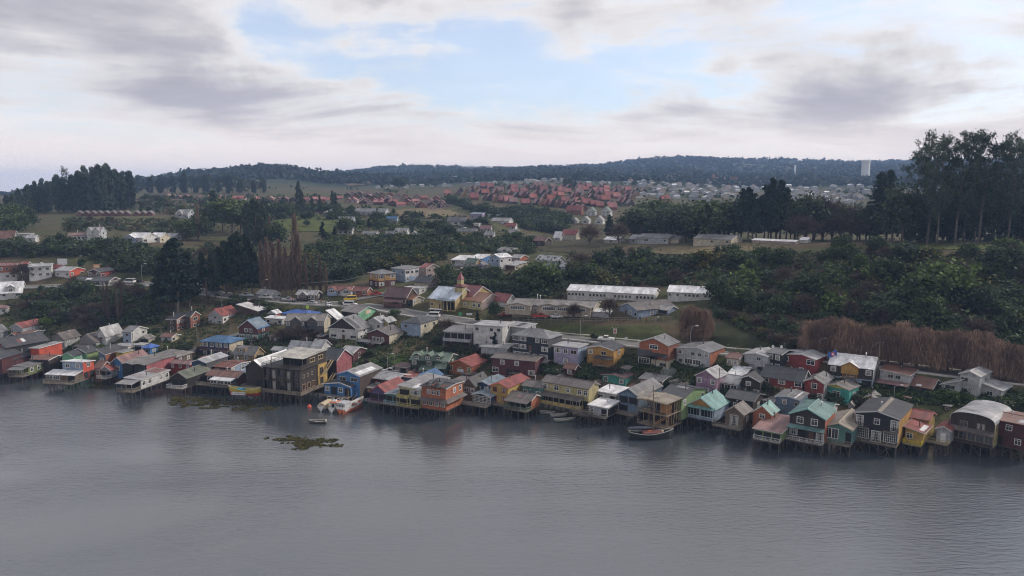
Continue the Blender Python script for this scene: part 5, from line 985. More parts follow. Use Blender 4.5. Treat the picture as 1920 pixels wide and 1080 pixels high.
# little cluster on the shoulder above the church
H(V, 'pale flat-roofed house at the left of the colourful hillside cluster', 847, 870, 886, 500, 488, 480, 'mb', 'lgrey', 'white', 'W.w', 'k', rel=35)
H(V, 'bright blue house with white roof in the hillside cluster', 881, 903, 918, 497, 485, 478, 'mb', 'blue', 'white', 'w.w', 'k.k', rel=38, rust=0)
H(V, 'tall white and lilac house with white gable in the hillside cluster', 919, 937, 959, 508, 483, 477, 'f', 'lblue', 'white', 'kk/..', 'k.k/...', rel=45, sc='white', rust=0)
H(V, 'orange bungalow with white-edged roof in the hillside cluster', 958, 975, 990, 492, 484, 478, 's', 'orange', 'lgrey', 'www', '', rel=30, sc='orange', rust=0.1)
H(V, 'cream house with maroon roof below the orange bungalow', 944, 965, 989, 507, 498, 491, 'mb', 'maroon', 'zinc', '..', 'k.k', rel=42, sc='cream')
H(V, 'ochre gabled cottage with mint green roof in the hillside cluster', 872, 892, 904, 504, 493, 486, 's', 'lgrey', 'green', 'k', 'w.w', rel=45, sc='ochre', rust=0)
H(V, 'small lilac cottage at the foot of the hillside cluster', 896, 907, 914, 504, 497, 492, 'f', 'lilac', 'grey', 'k', '', rel=35)
H('shed', 'grey stone shed below the hillside cluster', 858, 876, 886, 512, 506, 502, 'mb', 'wood', 'taupe', '', '', rel=35, flue=0)
H(V, 'white bungalow with dark hipped roof at the top of the cluster', 932, 957, 976, 476, 471, 465, 's', 'lgrey', 'grey', 'www', 'k', rel=40)
H(V, 'white two-storey house with pale roof behind the big evergreen', 1005, 1044, 1058, 506, 489, 481, 's', 'lgrey', 'zinc', '.ww./....', 'k', rel=35, rust=0.05)
H('shed', 'white gabled garage right of the pale-roofed house', 1050, 1060, 1071, 509, 500, 494, 's', 'lgrey', 'zinc', '', 'p', rel=45, flue=0)
H(V, 'white bungalow with grey roof at the foot of the bushy slope', 1063, 1088, 1103, 501, 492, 484, 's', 'lgrey', 'lgrey', 'www', '', rel=40, sc='white')
H(V, 'white-roofed house half hidden near the orange-roofed cottage', 1038, 1050, 1057, 452, 445, 435, 's', 'white', 'white', 'k', '', rel=40)
H(V, 'cream cottage with bright red roof right of the white-roofed house', 1053, 1080, 1088, 450, 440, 431, 's', 'cream', 'red', 'w.w', '', rel=30, rust=0)
H(V, 'brown house with low rusty roof beside the power poles', 1000, 1022, 1034, 462, 452, 445, 's', 'brown', 'rust', 'k', 'k', rel=40)
# houses by the road at far left
H(V, 'white house with wide white roof and steep peaked dormer, left edge', -12, 41, 44, 557, 548, 528, 's', 'white', 'white', '.k.K', '', rel=12, rust=0.05, d=9, extra=[('dormer', .62, 3.2, 'white', 'white', .05, .35, 'w')])
H(V, 'orange upper, white lower house cut by the left edge', -14, 32, 37, 524, 497, 493, 'mb', 'orange', 'red', 'wwkk/k.kk', '', rel=15, low=('white', .5), rust=0, d=9)
H(V, 'grey block house with flat roof behind the orange one', -6, 25, 41, 505, 487, 485, 'fl', 'lgrey', 'grey', '', '', rel=20, d=6, flue=0, base=345)
H(V, 'white two-storey house with six dark windows and pale roof', 55, 97, 99, 519, 499, 494, 's', 'white', 'zinc', 'kkk/kkk', '', rel=6, d=9, rust=0, extra=[('chimney', .55, .4, .9, .6, 'white')])
H(V, 'white house with an orange-red gabled end and pale roof', 104, 131, 159, 521, 508, 501, 's', 'white', 'zinc', 'k.k', 'w.K', rel=45, sc='vorange', rust=0.1)
H(V, 'red bungalow with dark roof and maroon gable by the left road', 166, 189, 217, 522, 510, 505, 'f', 'maroon', 'dark', 'WkW', 'K.K', rel=42, sc='red', rust=0)
H('hillside_restaurant', 'long maroon building with glazed veranda on posts below the road', 138, 205, 229, 538, 527, 520, 's', 'dred', 'dark', 'WWWWWWWW', 'WW', rel=30, pile=None, d=8, fd=4, rust=0.05, cat='restaurant', extra=[('balcony', .1, .95, 1.4, .0, (0.35, 0.35, 0.35)), ('patch', .3, .45, .3, .7, 'white')])
H(V, 'low house with red roof behind the white six-window house', 36, 52, 58, 500, 495, 491, 's', 'brown', 'red', '', '', rel=25, flue=0, rust=0)
H(V, 'house with rose red roof between the white and orange houses', 98, 114, 121, 507, 503, 496, 's', 'white', 'red', 'k', '', rel=25, rust=0)
H(V, 'white cottage with pinkish roof low on the slope at the left edge', -12, 14, 18, 588, 577, 572, 'h', 'white', 'pink', 'kk', '', rel=15)
# plateau at left
H(V, 'grey bungalow with broad brown roof on the left plateau', -8, 26, 36, 453, 446, 433, 's', 'grey', 'rust', 'w.w', '', rel=25, rust=0.1)
H(V, 'white flat-roofed bungalow on the left plateau', 30, 58, 64, 448, 438, 436, 'fl', 'white', 'white', 'k.k', '', rel=20, flue=0)
H(V, 'small white cottage in front of the flat-roofed bungalow', 46, 66, 74, 454, 446, 441, 's', 'white', 'zinc', 'k', '', rel=30)
H(V, 'tall white two-storey villa with twin gables on the left plateau', 163, 189, 201, 451, 434, 426, 's', 'lgrey', 'lgrey', 'kkk/KkK', 'k/.', rel=25, extra=[('gable', .25, 3, 'white', 'lgrey', .9, .6, 0, ''), ('gable', .75, 3, 'white', 'lgrey', .9, .6, 0, '')])
H(V, 'long low white wing left of the tall villa', 130, 160, 165, 451, 441, 437, 's', 'white', 'pink', 'kkkk', '', rel=15, rust=0)
H(V, 'white bungalow with bright gabled roofs on the plateau edge', 236, 268, 297, 457, 446, 437, 's', 'white', 'white', 'KK.', 'K.K', rel=35, rust=0, extra=[('gable', .3, 6, 'lblue', 'white', .8, 1.0, 0, 'W')])
H(V, 'cream house with white roof right of the plateau bungalow', 280, 300, 320, 455, 445, 437, 's', 'white', 'white', 'k', 'k.', rel=40, sc='cream', rust=0)
H(V, 'small white gabled house at the right end of the plateau', 311, 328, 341, 450, 443, 438, 's', 'white', 'zinc', '', 'k', rel=45)
H(V, 'grey gabled chalet half hidden by trees above the plateau', 329, 352, 368, 410, 402, 393, 's', 'lgrey', 'lgrey', 'k.k', 'K', rel=35, extra=[('gable', .4, 4, 'lgrey', 'lgrey', .9, .5, 0, 'w')])
# meadow houses in the middle distance
MID = [
 ('grey chalet with pale hipped roof at the left of the meadow houses', 607, 636, 646, 405, 398, 391, 'h', 'grey', 'lgrey', 'WwW'),
 ('long grey bungalow with two white gables above the meadow', 665, 722, 730, 404, 397, 391, 's', 'lgrey', 'grey', '..w...ww'),
 ('tall white house with balcony by the dark round tree', 634, 662, 667, 425, 415, 407, 's', 'white', 'zinc', 'KK/kkk'),
 ('white cottage with three windows below the tall white house', 634, 660, 663, 440, 431, 426, 's', 'white', 'grey', 'kkk'),
 ('small sky blue house standing alone on the meadow', 724, 744, 747, 418, 410, 406, 's', 'lblue', 'blue', 'www'),
 ('low white shed-like house with grey roof at the scrub edge', 679, 705, 711, 444, 438, 434, 's', 'white', 'grey', ''),
 ('low grey roof house next along the scrub edge', 723, 745, 747, 444, 438, 434, 's', 'grey', 'grey', 'kk'),
 ('white gabled house with a blue end on the scrub edge', 740, 762, 768, 443, 434, 428, 's', 'white', 'lgrey', 'k'),
 ('tiny white gabled house at the right end of the scrub edge', 769, 783, 786, 444, 439, 434, 'f', 'white', 'lgrey', 'k'),
 ('white chalet with tall arched gable on the hilltop', 838, 872, 876, 424, 415, 408, 's', 'white', 'grey', 'w.W.w'),
 ('lilac-blue modern box house', 882, 904, 909, 412, 401, 399, 'mb', 'lilac', 'sblue', 'k.k'),
 ('white modern flat-roofed house behind the lilac box', 915, 939, 943, 412, 402, 401, 'fl', 'white', 'white', 'K.k'),
 ('large white villa with several gables', 921, 954, 962, 424, 415, 409, 's', 'white', 'lgrey', 'KkK'),
 ('white cottage with red roof below the large villa', 947, 966, 970, 431, 424, 419, 's', 'white', 'red', 'kk'),
 ('white two-storey house on the edge of the ravine', 953, 970, 973, 445, 436, 431, 's', 'white', 'lgrey', 'k.k'),
 ('white house with rosy roof and arched window', 900, 919, 923, 436, 429, 423, 's', 'white', 'pink', 'kWk'),
 ('little white house with grey roof and porch, below the rosy roof', 908, 925, 928, 447, 440, 435, 's', 'white', 'lgrey', 'kk'),
 ('pale yellow long house with grey roof and dark windows', 857, 892, 896, 443, 434, 429, 's', 'paleyel', 'grey', 'kkkk'),
 ('white annex behind the pale yellow long house', 852, 870, 874, 434, 427, 425, 'fl', 'white', 'zinc', 'k'),
 ('solitary white cottage below the others on bare grass', 821, 838, 841, 458, 450, 446, 's', 'white', 'grey', 'kk'),
 ('white cube house between the chalet and the villa', 888, 898, 901, 426, 419, 419, 'fl', 'white', 'white', ''),
 ('grey ridge-roofed house near the dark trees on the plateau', 1180, 1210, 1222, 457, 449, 441, 's', 'grey', 'grey', 'k.'),
 ('long grey-roofed house with a white gable on the right plateau', 1195, 1252, 1270, 457, 447, 440, 's', 'lgrey', 'grey', '.K..k'),
 ('white gabled house on the right plateau left of the lime gable', 1250, 1272, 1285, 456, 448, 443, 's', 'cream', 'grey', ''),
 ('house with a lime yellow gable on the right plateau', 1278, 1290, 1304, 452, 443, 434, 's', 'paleyel', 'grey', ''),
 ('long low cream house with grey roof on the right plateau', 1300, 1370, 1392, 459, 450, 442, 's', 'cream', 'grey', '..k.k'),
 ('low shed with a reddish gable before the long cream house', 1310, 1322, 1333, 458, 450, 444, 'f', 'pink', 'lgrey', ''),
 ('white-roofed long stable at the edge of the right plateau', 1410, 1490, 1500, 459, 454, 451, 's', 'pinkw', 'white', '....'),
 ('small shed with white roof at the end of the stable', 1500, 1514, 1520, 456, 450, 446, 's', 'white', 'white', ''),
 ('bright blue building seen between the plateau trees', 1478, 1506, 1512, 437, 412, 410, 'fl', (0.04, 0.25, 0.42), 'vblue', ''),
 ('small house with white roof under the bare brown trees', 1132, 1158, 1172, 456, 450, 445, 's', 'white', 'white', 'k'),
 ('white house with round-arched gable, leftmost of three above the ravine', 1071, 1082, 1086, 419, 414, 409, 'f', 'white', 'lgrey', 'k'),
 ('white house with arched gable, middle of three above the ravine', 1090, 1104, 1108, 420, 413, 406, 'f', 'white', 'lgrey', 'K'),
 ('white house with arched gable, rightmost of three above the ravine', 1115, 1130, 1134, 421, 413, 405, 'f', 'white', 'lgrey', 'K'),
 ('white two-storey house with green-edged gable, left of two', 1100, 1116, 1119, 405, 396, 388, 'f', 'white', 'green', 'kk/kk'),
 ('white two-storey house with green-edged gable, right of two', 1127, 1144, 1148, 406, 396, 388, 'f', 'white', 'green', 'kk/kk'),
 ('brown terrace house with red gables at the estate corner', 1062, 1090, 1094, 404, 394, 386, 's', 'terra', 'red', 'kkk/kkk'),
]
for m in MID:
    H('hill_house', m[0], *m[1:7], m[7], m[8], m[9], m[10], '', rel=22 if m[1] > 560 else 15, flue=0, rust=0.0, fd=2.0)
for i in range(11):
    x = 143 + i * 12.6 + (6 if i > 7 else 0)
    H('row_cottage', ORD[i] + ' tiny red cottage from the left in the row below the grove', x, x + 11, x + 13, 405, 400, 395.5, 'f', (0.17, 0.06, 0.05) if i % 3 else (0.2, 0.09, 0.06), 'brown', 'k', '', rel=12, d=8, flue=0, fd=2, group='row of tiny red cottages below the grove', trim=(0.55, 0.52, 0.5))

# ------------------------------------------------------------------ church
def church():
    global CHURCH
    CHURCH = I = H('church', 'yellow church with short square tower, red spire, pale blue and dark red roofs', 806, 853, 880, 583, 562, 541, 's', (0.44, 0.34, 0.16), (0.46, 0.52, 0.60), 'k.dppp', '', rel=34, d=13, rust=0.02, cat='church', flue=0, oh=.6, trim=(0.5, 0.5, 0.5))
    w, d, he, hr, root = I['w'], I['d'], I['he'], I['hr'], I['root']
    a = MB(); x, y = w * .90, d * .42; a.box(x - 1.6, y - 1.6, 0, x + 1.6, y + 1.6, hr + 0.5); a.build('tower', wallmat(C['paleyel']), root)
    a = MB(); a.add([(x - 2.2, y - 2.2, hr + 1.0), (x + 2.2, y - 2.2, hr + 1.0), (x + 2.2, y + 2.2, hr + 1.0), (x - 2.2, y + 2.2, hr + 1.0), (x, y, hr + 2.2)], [(0, 1, 4), (1, 2, 4), (2, 3, 4), (3, 0, 4), (3, 2, 1, 0)]); a.build('tower_roof', mat_roof((0.17, 0.04, 0.045), 0), root)
    a = MB(); a.box(x - .9, y - .9, hr + 1.2, x + .9, y + .9, hr + 3.4); a.build('belfry', wallmat(C['paleyel']), root)
    a = MB(); a.add([(x - 1.1, y - 1.1, hr + 3.4), (x + 1.1, y - 1.1, hr + 3.4), (x + 1.1, y + 1.1, hr + 3.4), (x - 1.1, y + 1.1, hr + 3.4), (x, y, hr + 6.4)], [(0, 1, 4), (1, 2, 4), (2, 3, 4), (3, 0, 4), (3, 2, 1, 0)]); sp = a.build('spire', mat_roof((0.17, 0.04, 0.045), 0), root)
    a = MB(); a.bar((x, y, hr + 6.3), (x, y, hr + 7.7), .06); a.bar((x - .4, y, hr + 7.2), (x + .4, y, hr + 7.2), .06); a.build('cross', M_FLUE, sp)
    for k in range(4): a = MB(); a.bar((w * (.42 + .14 * k), -2.2, 0), (w * (.42 + .14 * k), -2.2, he * .95), .09); a.build('post', mat_wood('post_wood', (.4, .36, .2)), root)
    a = MB(); a.slab([(w * .38, -2.5, he * .93), (w, -2.5, he * .93), (w, -.02, he * 1.02), (w * .38, -.02, he * 1.02)], -.1); a.build('porch_roof', mat_roof(RC['sblue'], 0.02), root)
    I = H('parish_hall', 'yellow parish hall with rusty orange roof joined to the church', 858, 903, 926, 582, 566, 551, 's', 'paleyel', 'orange', 'ww.ww', '.k', rel=38, d=12, rust=0.5, sc='pinkw', flue=0, cat='hall')
church()
merge(CHURCH, H('nave_wing', 'dark red roofed nave wing behind the church tower', 850, 886, 908, 574, 556, 537, 's', (0.44, 0.34, 0.16), (0.17, 0.045, 0.05), '', '', rel=34, d=13, rust=0, flue=0, cat='church'))
# ------------------------------------------------------------------ school and long white wards
I = H('school', 'long grey-beige school with three zigzag front gables', 960, 1112, 1130, 594, 577, 566, 's', 'taupe' if False else (0.34, 0.30, 0.25), 'taupe', 'wwww.wwww.wwww.wwww', '', rel=10, d=14, rust=0.2, flue=2, cat='school', trim=(0.45, 0.42, 0.38),
      extra=[('gable', .10, 9, (0.36, 0.31, 0.25), 'taupe', .95, 3.0, 0, 'W'), ('gable', .48, 8, (0.36, 0.31, 0.25), 'taupe', .95, 2.0, 0, 'W'), ('gable', .66, 8, (0.36, 0.31, 0.25), 'taupe', .95, 2.0, 0, 'W'), ('gable', .84, 8, (0.36, 0.31, 0.25), 'taupe', .95, 2.0, 0, 'W')])
H('school_wing', 'pale blue gabled school wing with red doors and brown roof', 1160, 1196, 1262, 598, 582, 568, 'f', 'lblue', 'brown', '.dwk', '..ww.w.', rel=52, d=16, rust=0.2, cat='school')
H('shed', 'low white-roofed shed in the school yard', 1098, 1142, 1150, 596, 586, 580, 'mb', 'lgrey', 'white', '', '', rel=15, d=6, flue=0)
H('white_pavilion', 'pale grey small school pavilion at the right end of the yard', 1225, 1252, 1262, 590, 582, 574, 's', 'lblue', 'lgrey', 'p', '', rel=30, d=6, flue=0, cat='school')
H('ward_building', 'very long white single-storey building with gleaming white roof', 1064, 1226, 1243, 566, 552, 541, 's', 'white', 'white', 'kkkkk.kkkkk..kkkkk.kkkkk', '', rel=10, d=10, rust=0, flue=4, cat='building', trim=(0.65, 0.65, 0.65))
H('ward_building', 'shorter white building with white roof right of the very long one', 1252, 1334, 1342, 562, 551, 539, 's', 'white', 'white', 'k.k.kkkk.kk', '', rel=6, d=10, rust=0, flue=2, cat='building', trim=(0.55, 0.52, 0.5))

# ------------------------------------------------------------------ far estates: small houses that share a few meshes
def mini_mesh(w, d, h, hr, wall, rcol, win=True, orient='f'):
    a = MB(); o = .3
    if orient == 'f': ap = [(w / 2, 0, hr), (w / 2, d, hr)]
    a.add([(0, 0, -2.5), (w, 0, -2.5), (w, 0, h), (w / 2, 0, hr), (0, 0, h), (0, d, -2.5), (w, d, -2.5), (w, d, h), (w / 2, d, hr), (0, d, h)], [(0, 1, 2, 3, 4), (1, 6, 7, 2), (6, 5, 9, 8, 7), (5, 0, 4, 9)])
    r = MB(); s = (hr - h) / (w / 2)
    r.slab([(-o, -o, h - o * s), (w / 2, -o, hr), (w / 2, d + o, hr), (-o, d + o, h - o * s)], -.12); r.slab([(w / 2, -o, hr), (w + o, -o, h - o * s), (w + o, d + o, h - o * s), (w / 2, d + o, hr)], -.12)
    p = []
    for u, z in ((.28, .9), (.72, .9), (.5, h + .3)):
        b = MB(); b.box(u * w - .45, -.04, z, u * w + .45, .02, z + 1.0); p.append(b.mesh('window', M_GLASS))
    return a.mesh('wall', wallmat(wall)), r.mesh('roof', mat_roof(rcol, 0.0, 'Y')), p
MINI = {}
def mini(kind):
    if kind in MINI: return MINI[kind]
    k, i = kind
    if k == 'aframe': m = mini_mesh(6.4, 8.5, 2.7, 7.0, [C['dbrown'], (0.17, 0.075, 0.045), (0.13, 0.085, 0.07), (0.30, 0.19, 0.08), C['brown']][i % 5], [(0.24, 0.070, 0.066), (0.17, 0.055, 0.055), (0.26, 0.095, 0.088), (0.17, 0.10, 0.095), (0.26, 0.080, 0.062), (0.21, 0.065, 0.065)][i % 6])
    elif k == 'redlow': m = mini_mesh(7.5, 8, 2.5, 4.6, [C['pinkw'], C['brown'], C['terra'], (0.30, 0.22, 0.2)][i % 4], [(0.28, 0.085, 0.08), (0.23, 0.07, 0.065), (0.30, 0.12, 0.115)][i % 3])
    else: m = mini_mesh([8, 10, 12, 9][i % 4] * .8, 7.5, 2.8 + (i % 2) * 1.6, 4.6 + (i % 2) * 1.6, [C['white'], C['lgrey'], C['cream'], C['white'], C['grey'], C['lgrey']][i % 6], [RC['zinc'], RC['grey'], RC['lgrey'], RC['rust'], RC['brown'], RC['white']][i % 6])
    MINI[kind] = m; return m
def put_mini(kind, px, py, rz, name, label, group, scale=1.0, parts=True):
    p = ground(px, py, 500); w, r, wins = mini(kind); o = empty(name, p, rz); o.scale = (scale,) * 3; tag(o, label, 'house', group)
    link('wall', w, o); link('roof', r, o)
    if parts:
        for q in wins: link('window', q, o)
def estates():
    rr = random.Random(3)
    def row(pts, n, kind, name, label, group, rz0, sc=1.0, jit=1.5, parts=True):
        P = np.array(pts, float); seg = np.linalg.norm(np.diff(P, axis=0), axis=1); cum = np.concatenate([[0], np.cumsum(seg)])
        for i in range(n):
            s = cum[-1] * (i + rr.uniform(.2, .8)) / n; px, py = np.interp(s, cum, P[:, 0]), np.interp(s, cum, P[:, 1])
            put_mini((kind, rr.randrange(12)), px, py + rr.uniform(-jit, jit) * .4, R(rz0 + rr.choice((0, 0, 0, 90)) + rr.uniform(-8, 8)), name, label if '%s' not in label else label % ORD[i], group, sc * rr.uniform(.8, 1.02), parts)
    g1 = 'steep red-roofed houses of the far estate'; l1 = 'small steep-gabled house with red roof in the far hillside estate'
    for pts, n in (([(842, 366), (905, 376), (985, 384), (1060, 391), (1095, 398)], 26), ([(855, 360), (940, 368), (1030, 376), (1110, 386), (1160, 394)], 27), ([(875, 356), (960, 362), (1060, 370), (1150, 380), (1185, 388)], 28), ([(900, 352), (1000, 357), (1100, 365), (1190, 376)], 26), ([(1010, 350), (1100, 358), (1195, 368)], 20), ([(1060, 350), (1130, 354), (1210, 362)], 14)):
        row(pts, n, 'aframe', 'estate_house', l1, g1, 12)
    g2 = 'low red-roofed houses of the left estate'; l2 = 'low house with red roof in the estate on the left hilltop'
    for pts, n in (([(560, 377), (640, 380), (700, 384), (760, 388), (812, 394)], 17), ([(640, 375), (700, 379), (770, 385), (835, 391)], 16), ([(642, 369), (720, 374), (830, 384)], 15), ([(650, 365), (740, 369), (820, 376)], 12)):
        row(pts, n, 'redlow', 'hilltop_house', l2, g2, 8)
    row([(295, 371), (345, 374), (420, 375), (470, 376), (545, 379)], 19, 'redlow', 'hilltop_house', '%s low red-roofed house from the left in the single skyline row', 'single row of red roofs on the left skyline', 5)
    row([(-6, 366), (12, 366)], 1, 'redlow', 'hilltop_house', 'lone red-roofed house on the skyline at the left edge', None, 5)
    g3 = 'pale houses of the far town'; l3 = 'tiny pale house in the hazy far town below the hills'
    for pts, n in (([(1190, 366), (1260, 372), (1330, 378)], 9), ([(1215, 356), (1300, 362), (1390, 368)], 12), ([(1190, 350), (1290, 353), (1400, 360), (1500, 370), (1600, 382)], 22), ([(1100, 345), (1200, 347), (1330, 349), (1450, 356), (1620, 372)], 26), ([(1280, 343), (1400, 347), (1520, 356), (1660, 366)], 20), ([(1300, 340), (1450, 345), (1560, 350), (1700, 358)], 16),
                   ([(860, 347), (930, 347), (1010, 344), (1080, 344)], 15), ([(980, 340), (1060, 340)], 7), ([(700, 355), (760, 352), (850, 350)], 9), ([(830, 336), (950, 333)], 6), ([(610, 327), (665, 338)], 3), ([(1330, 336), (1480, 338), (1600, 344)], 10), ([(1200, 360), (1300, 367), (1400, 374), (1560, 384)], 24), ([(1230, 347), (1340, 352), (1480, 362), (1640, 376)], 28), ([(1310, 334), (1400, 333), (1520, 336), (1690, 350)], 22), ([(1180, 343), (1290, 340), (1420, 342), (1560, 346)], 22), ([(1500, 330), (1600, 334), (1700, 342)], 12)):
        row(pts, n, 'town', 'town_house', l3, g3, 10, 1.0, 3, False)
    # named landmarks of the far town
    p = ground(1622, 336, 500); a = MB(); Rw = 7.2 / 1400 * p[1]; hh = (336 - 301) / 1400 * p[1]; n = 24
    ring = lambda r, z: [(r * math.cos(2 * math.pi * i / n) * (1 + .03 * (i % 2)), r * math.sin(2 * math.pi * i / n) * (1 + .03 * (i % 2)), z) for i in range(n)]
    o = empty('water_tower', p); a.loft([ring(Rw, -4), ring(Rw, hh * .86)]); a.build('shaft', mat_plain('pale_concrete', (0.62, 0.62, 0.60), .9), o)
    a = MB(); a.loft([ring(Rw * 1.02, hh * .86), ring(Rw * 1.12, hh * .9), ring(Rw * 1.12, hh)]); a.build('tank_rim', mat_plain('pale_concrete', (0.62, 0.62, 0.60), .9), o); tag(o, 'broad pale concrete water tower standing over the far town', 'water tower')
    p = ground(1490, 333, 500); o = empty('slim_tower', p); hh = 23 / 1400 * p[1]; a = MB(); a.bar((0, 0, -3), (0, 0, hh * .5), 1.2, 10); a.build('shaft', mat_plain('white_steel', (.7, .7, .7)), o); a = MB(); a.bar((0, 0, hh * .5), (0, 0, hh), 2.2, 10); a.build('tank', mat_plain('white_steel', (.7, .7, .7)), o); tag(o, 'thin white tank tower left of the broad water tower', 'tower')
    p = ground(1340, 343, 500); o = empty('far_church', p, R(15)); s = p[1] / 1400
    a = MB(); a.box(0, 0, -3, 22 * s, 12 * s, 7 * s); a.build('nave', wallmat(C['white']), o); a = MB(); a.slab([(-s, -s, 7 * s), (23 * s, -s, 7 * s), (23 * s, 6 * s, 11 * s), (-s, 6 * s, 11 * s)], -.3); a.slab([(-s, 6 * s, 11 * s), (23 * s, 6 * s, 11 * s), (23 * s, 13 * s, 7 * s), (-s, 13 * s, 7 * s)], -.3); a.build('roof', mat_roof(RC['brick'], 0), o)
    a = MB(); a.bar((-1 * s, 4 * s, 0), (-1 * s, 4 * s, 12 * s), 3.2 * s, 8); a.build('tower', wallmat(C['terra']), o); a = MB(); a.bar((-1 * s, 4 * s, 12 * s), (-1 * s, 4 * s, 18 * s), 3.0 * s, 8, .2 * s); a.build('spire', mat_roof(RC['brick'], 0), o); tag(o, 'far church with red domed tower in the hazy town', 'church')
    p = ground(1366, 342, 500); s = p[1] / 1400; o = empty('brick_block', p, R(10)); a = MB(); a.box(0, 0, -3, 18 * s, 10 * s, 10 * s); a.build('wall', wallmat(C['terra']), o); a = MB(); a.slab([(-.3, -.3, 10 * s), (18 * s + .3, -.3, 10 * s), (18 * s + .3, 10 * s, 10 * s), (-.3, 10 * s, 10 * s)], -.4); a.build('roof', mat_roof(RC['grey'], 0), o); tag(o, 'red brick block right of the far domed church', 'building')
    p = ground(1240, 380, 500); s = p[1] / 1400; o = empty('big_hall', p, R(10)); a = MB(); a.box(0, 0, -3, 18 * s, 12 * s, 6 * s); a.build('wall', wallmat(C['terra']), o); a = MB(); a.slab([(-s, -s, 6 * s), (19 * s, -s, 6 * s), (16 * s, 6 * s, 14 * s), (2 * s, 6 * s, 14 * s)], -.3); a.slab([(2 * s, 6 * s, 14 * s), (16 * s, 6 * s, 14 * s), (19 * s, 13 * s, 6 * s), (-s, 13 * s, 6 * s)], -.3); a.build('roof', mat_roof(RC['red'], 0), o); tag(o, 'big hall with single large red roof right of the estate', 'hall')
estates()

# small corrugated sheds squeezed in between the shore houses
_sr = random.Random(21)
for px, py in ((48, 660), (96, 664), (210, 664), (300, 690), (345, 690), (372, 684), (428, 690), (508, 690), (590, 690), (664, 706), (760, 712), (786, 706), (826, 716), (866, 712), (925, 716), (960, 712), (1040, 716), (1110, 728), (1180, 736), (1310, 742), (1365, 748), (1440, 764), (1530, 764), (1590, 768), (1660, 768), (1690, 756), (1770, 772), (930, 690), (1165, 700), (690, 652), (505, 640), (596, 640), (868, 690), (1010, 690), (1400, 702), (1540, 716)):
    k = _sr.uniform(8, 15); H('garden_shed', 'small weathered shed squeezed in between the shore houses', px, px + k, px + k + _sr.uniform(4, 9), py, py - _sr.uniform(7, 10), py - _sr.uniform(10, 14), _sr.choice(('f', 's', 'mb')), _sr.choice(('wood', 'grey', 'dbrown', 'brown', 'lgrey', 'maroon')), _sr.choice(('zinc', 'rust', 'brown', 'grey', 'lgrey')), _sr.choice(('k', 'd', '')), '', flue=0, rust=.4, d=4, cat='shed', group='weathered sheds between the shore houses', trim=(.2, .19, .18))
# ------------------------------------------------------------------ vegetation
NR = np.random.default_rng(11)
def cards(P, size, flat=0.0, up=None, asp=1.0):
    """one small leaf spray (a bent quad) at each point"""
    n = len(P); a = NR.normal(size=(n, 3)); a[:, 2] *= (1 - flat); a /= np.linalg.norm(a, axis=1)[:, None] + 1e-9
    b = np.cross(a, NR.normal(size=(n, 3))); b /= np.linalg.norm(b, axis=1)[:, None] + 1e-9
    s = (np.asarray(size) * NR.uniform(0.6, 1.3, n))[:, None] if np.ndim(size) else (size * NR.uniform(0.6, 1.3, n))[:, None]
    a, b = a * s * 0.5 * asp, b * s * 0.5
    V = np.stack([P - a - b, P + a - b, P + a + b, P - a + b], 1).reshape(-1, 3); F = np.arange(4 * n).reshape(n, 4); return V, F
def blob(n, r, c, shell=0.55):
    d = NR.normal(size=(n, 3)); d /= np.linalg.norm(d, axis=1)[:, None]; k = (shell + (1 - shell) * NR.uniform(0, 1, n) ** 0.6)[:, None]; return np.asarray(c) + d * k * np.asarray(r)
def slivers(A, B, w):
    n = len(A); d = B - A; s = np.cross(d, NR.normal(size=(n, 3))); s /= np.linalg.norm(s, axis=1)[:, None] + 1e-9; s *= np.asarray(w).reshape(-1, 1) * 0.5
    V = np.stack([A - s, A + s, B + s * .5, B - s * .5], 1).reshape(-1, 3); return V, np.arange(4 * n).reshape(n, 4)
def trunk_mesh(pts, radii, mat, limbs=(), n=6):
    a = MB()
    def tube(pts, radii):
        rings = []
        for i, p in enumerate(pts):
            rings.append([(p[0] + radii[i] * math.cos(2 * math.pi * k / n), p[1] + radii[i] * math.sin(2 * math.pi * k / n), p[2]) for k in range(n)])
        a.loft(rings)
    tube(pts, radii)
    for p, q, r in limbs: a.bar(p, q, r, 5, r * .35)
    return a.mesh('trunk', mat)
M_BARK = mat_wood('bark', (0.085, 0.068, 0.056)); M_EBARK = mat_wood('pale_bark', (0.085, 0.070, 0.062))
L_EUC = mat_leaf('eucalyptus_leaf', (0.031, 0.051, 0.033), (0.114, 0.148, 0.090), .3)
L_PINE = mat_leaf('conifer_needle', (0.015, 0.030, 0.021), (0.057, 0.087, 0.049), .4)
L_EVER = mat_leaf('evergreen_leaf', (0.040, 0.064, 0.026), (0.136, 0.176, 0.060), .4)
L_DARK = mat_leaf('dark_shrub_leaf', (0.039, 0.058, 0.030), (0.123, 0.157, 0.067), .4)
L_LITE = mat_leaf('light_green_leaf', (0.050, 0.085, 0.022), (0.156, 0.213, 0.056), .4)
L_GORSE = mat_leaf('gorse_leaf', (0.054, 0.065, 0.022), (0.208, 0.172, 0.046), .5)
L_TWIG = mat_leaf('bare_twig', (0.056, 0.040, 0.034), (0.150, 0.106, 0.083), .5, 0.1)
L_WILL = mat_leaf('willow_twig', (0.143, 0.093, 0.074), (0.369, 0.251, 0.180), .4, 0.1)
L_POP = mat_leaf('poplar_twig', (0.103, 0.071, 0.057), (0.228, 0.163, 0.124), .5, 0.1)
PROTO = {}
def proto(name, h, trunk, V, F, leaf): PROTO[name] = (h, trunk, np_mesh('crown', V, F, leaf))
def cat(*vf):
    V, F, o = [], [], 0
    for v, f in vf: V.append(v); F.append(f + o); o += len(v)
    return np.concatenate(V), np.concatenate(F)
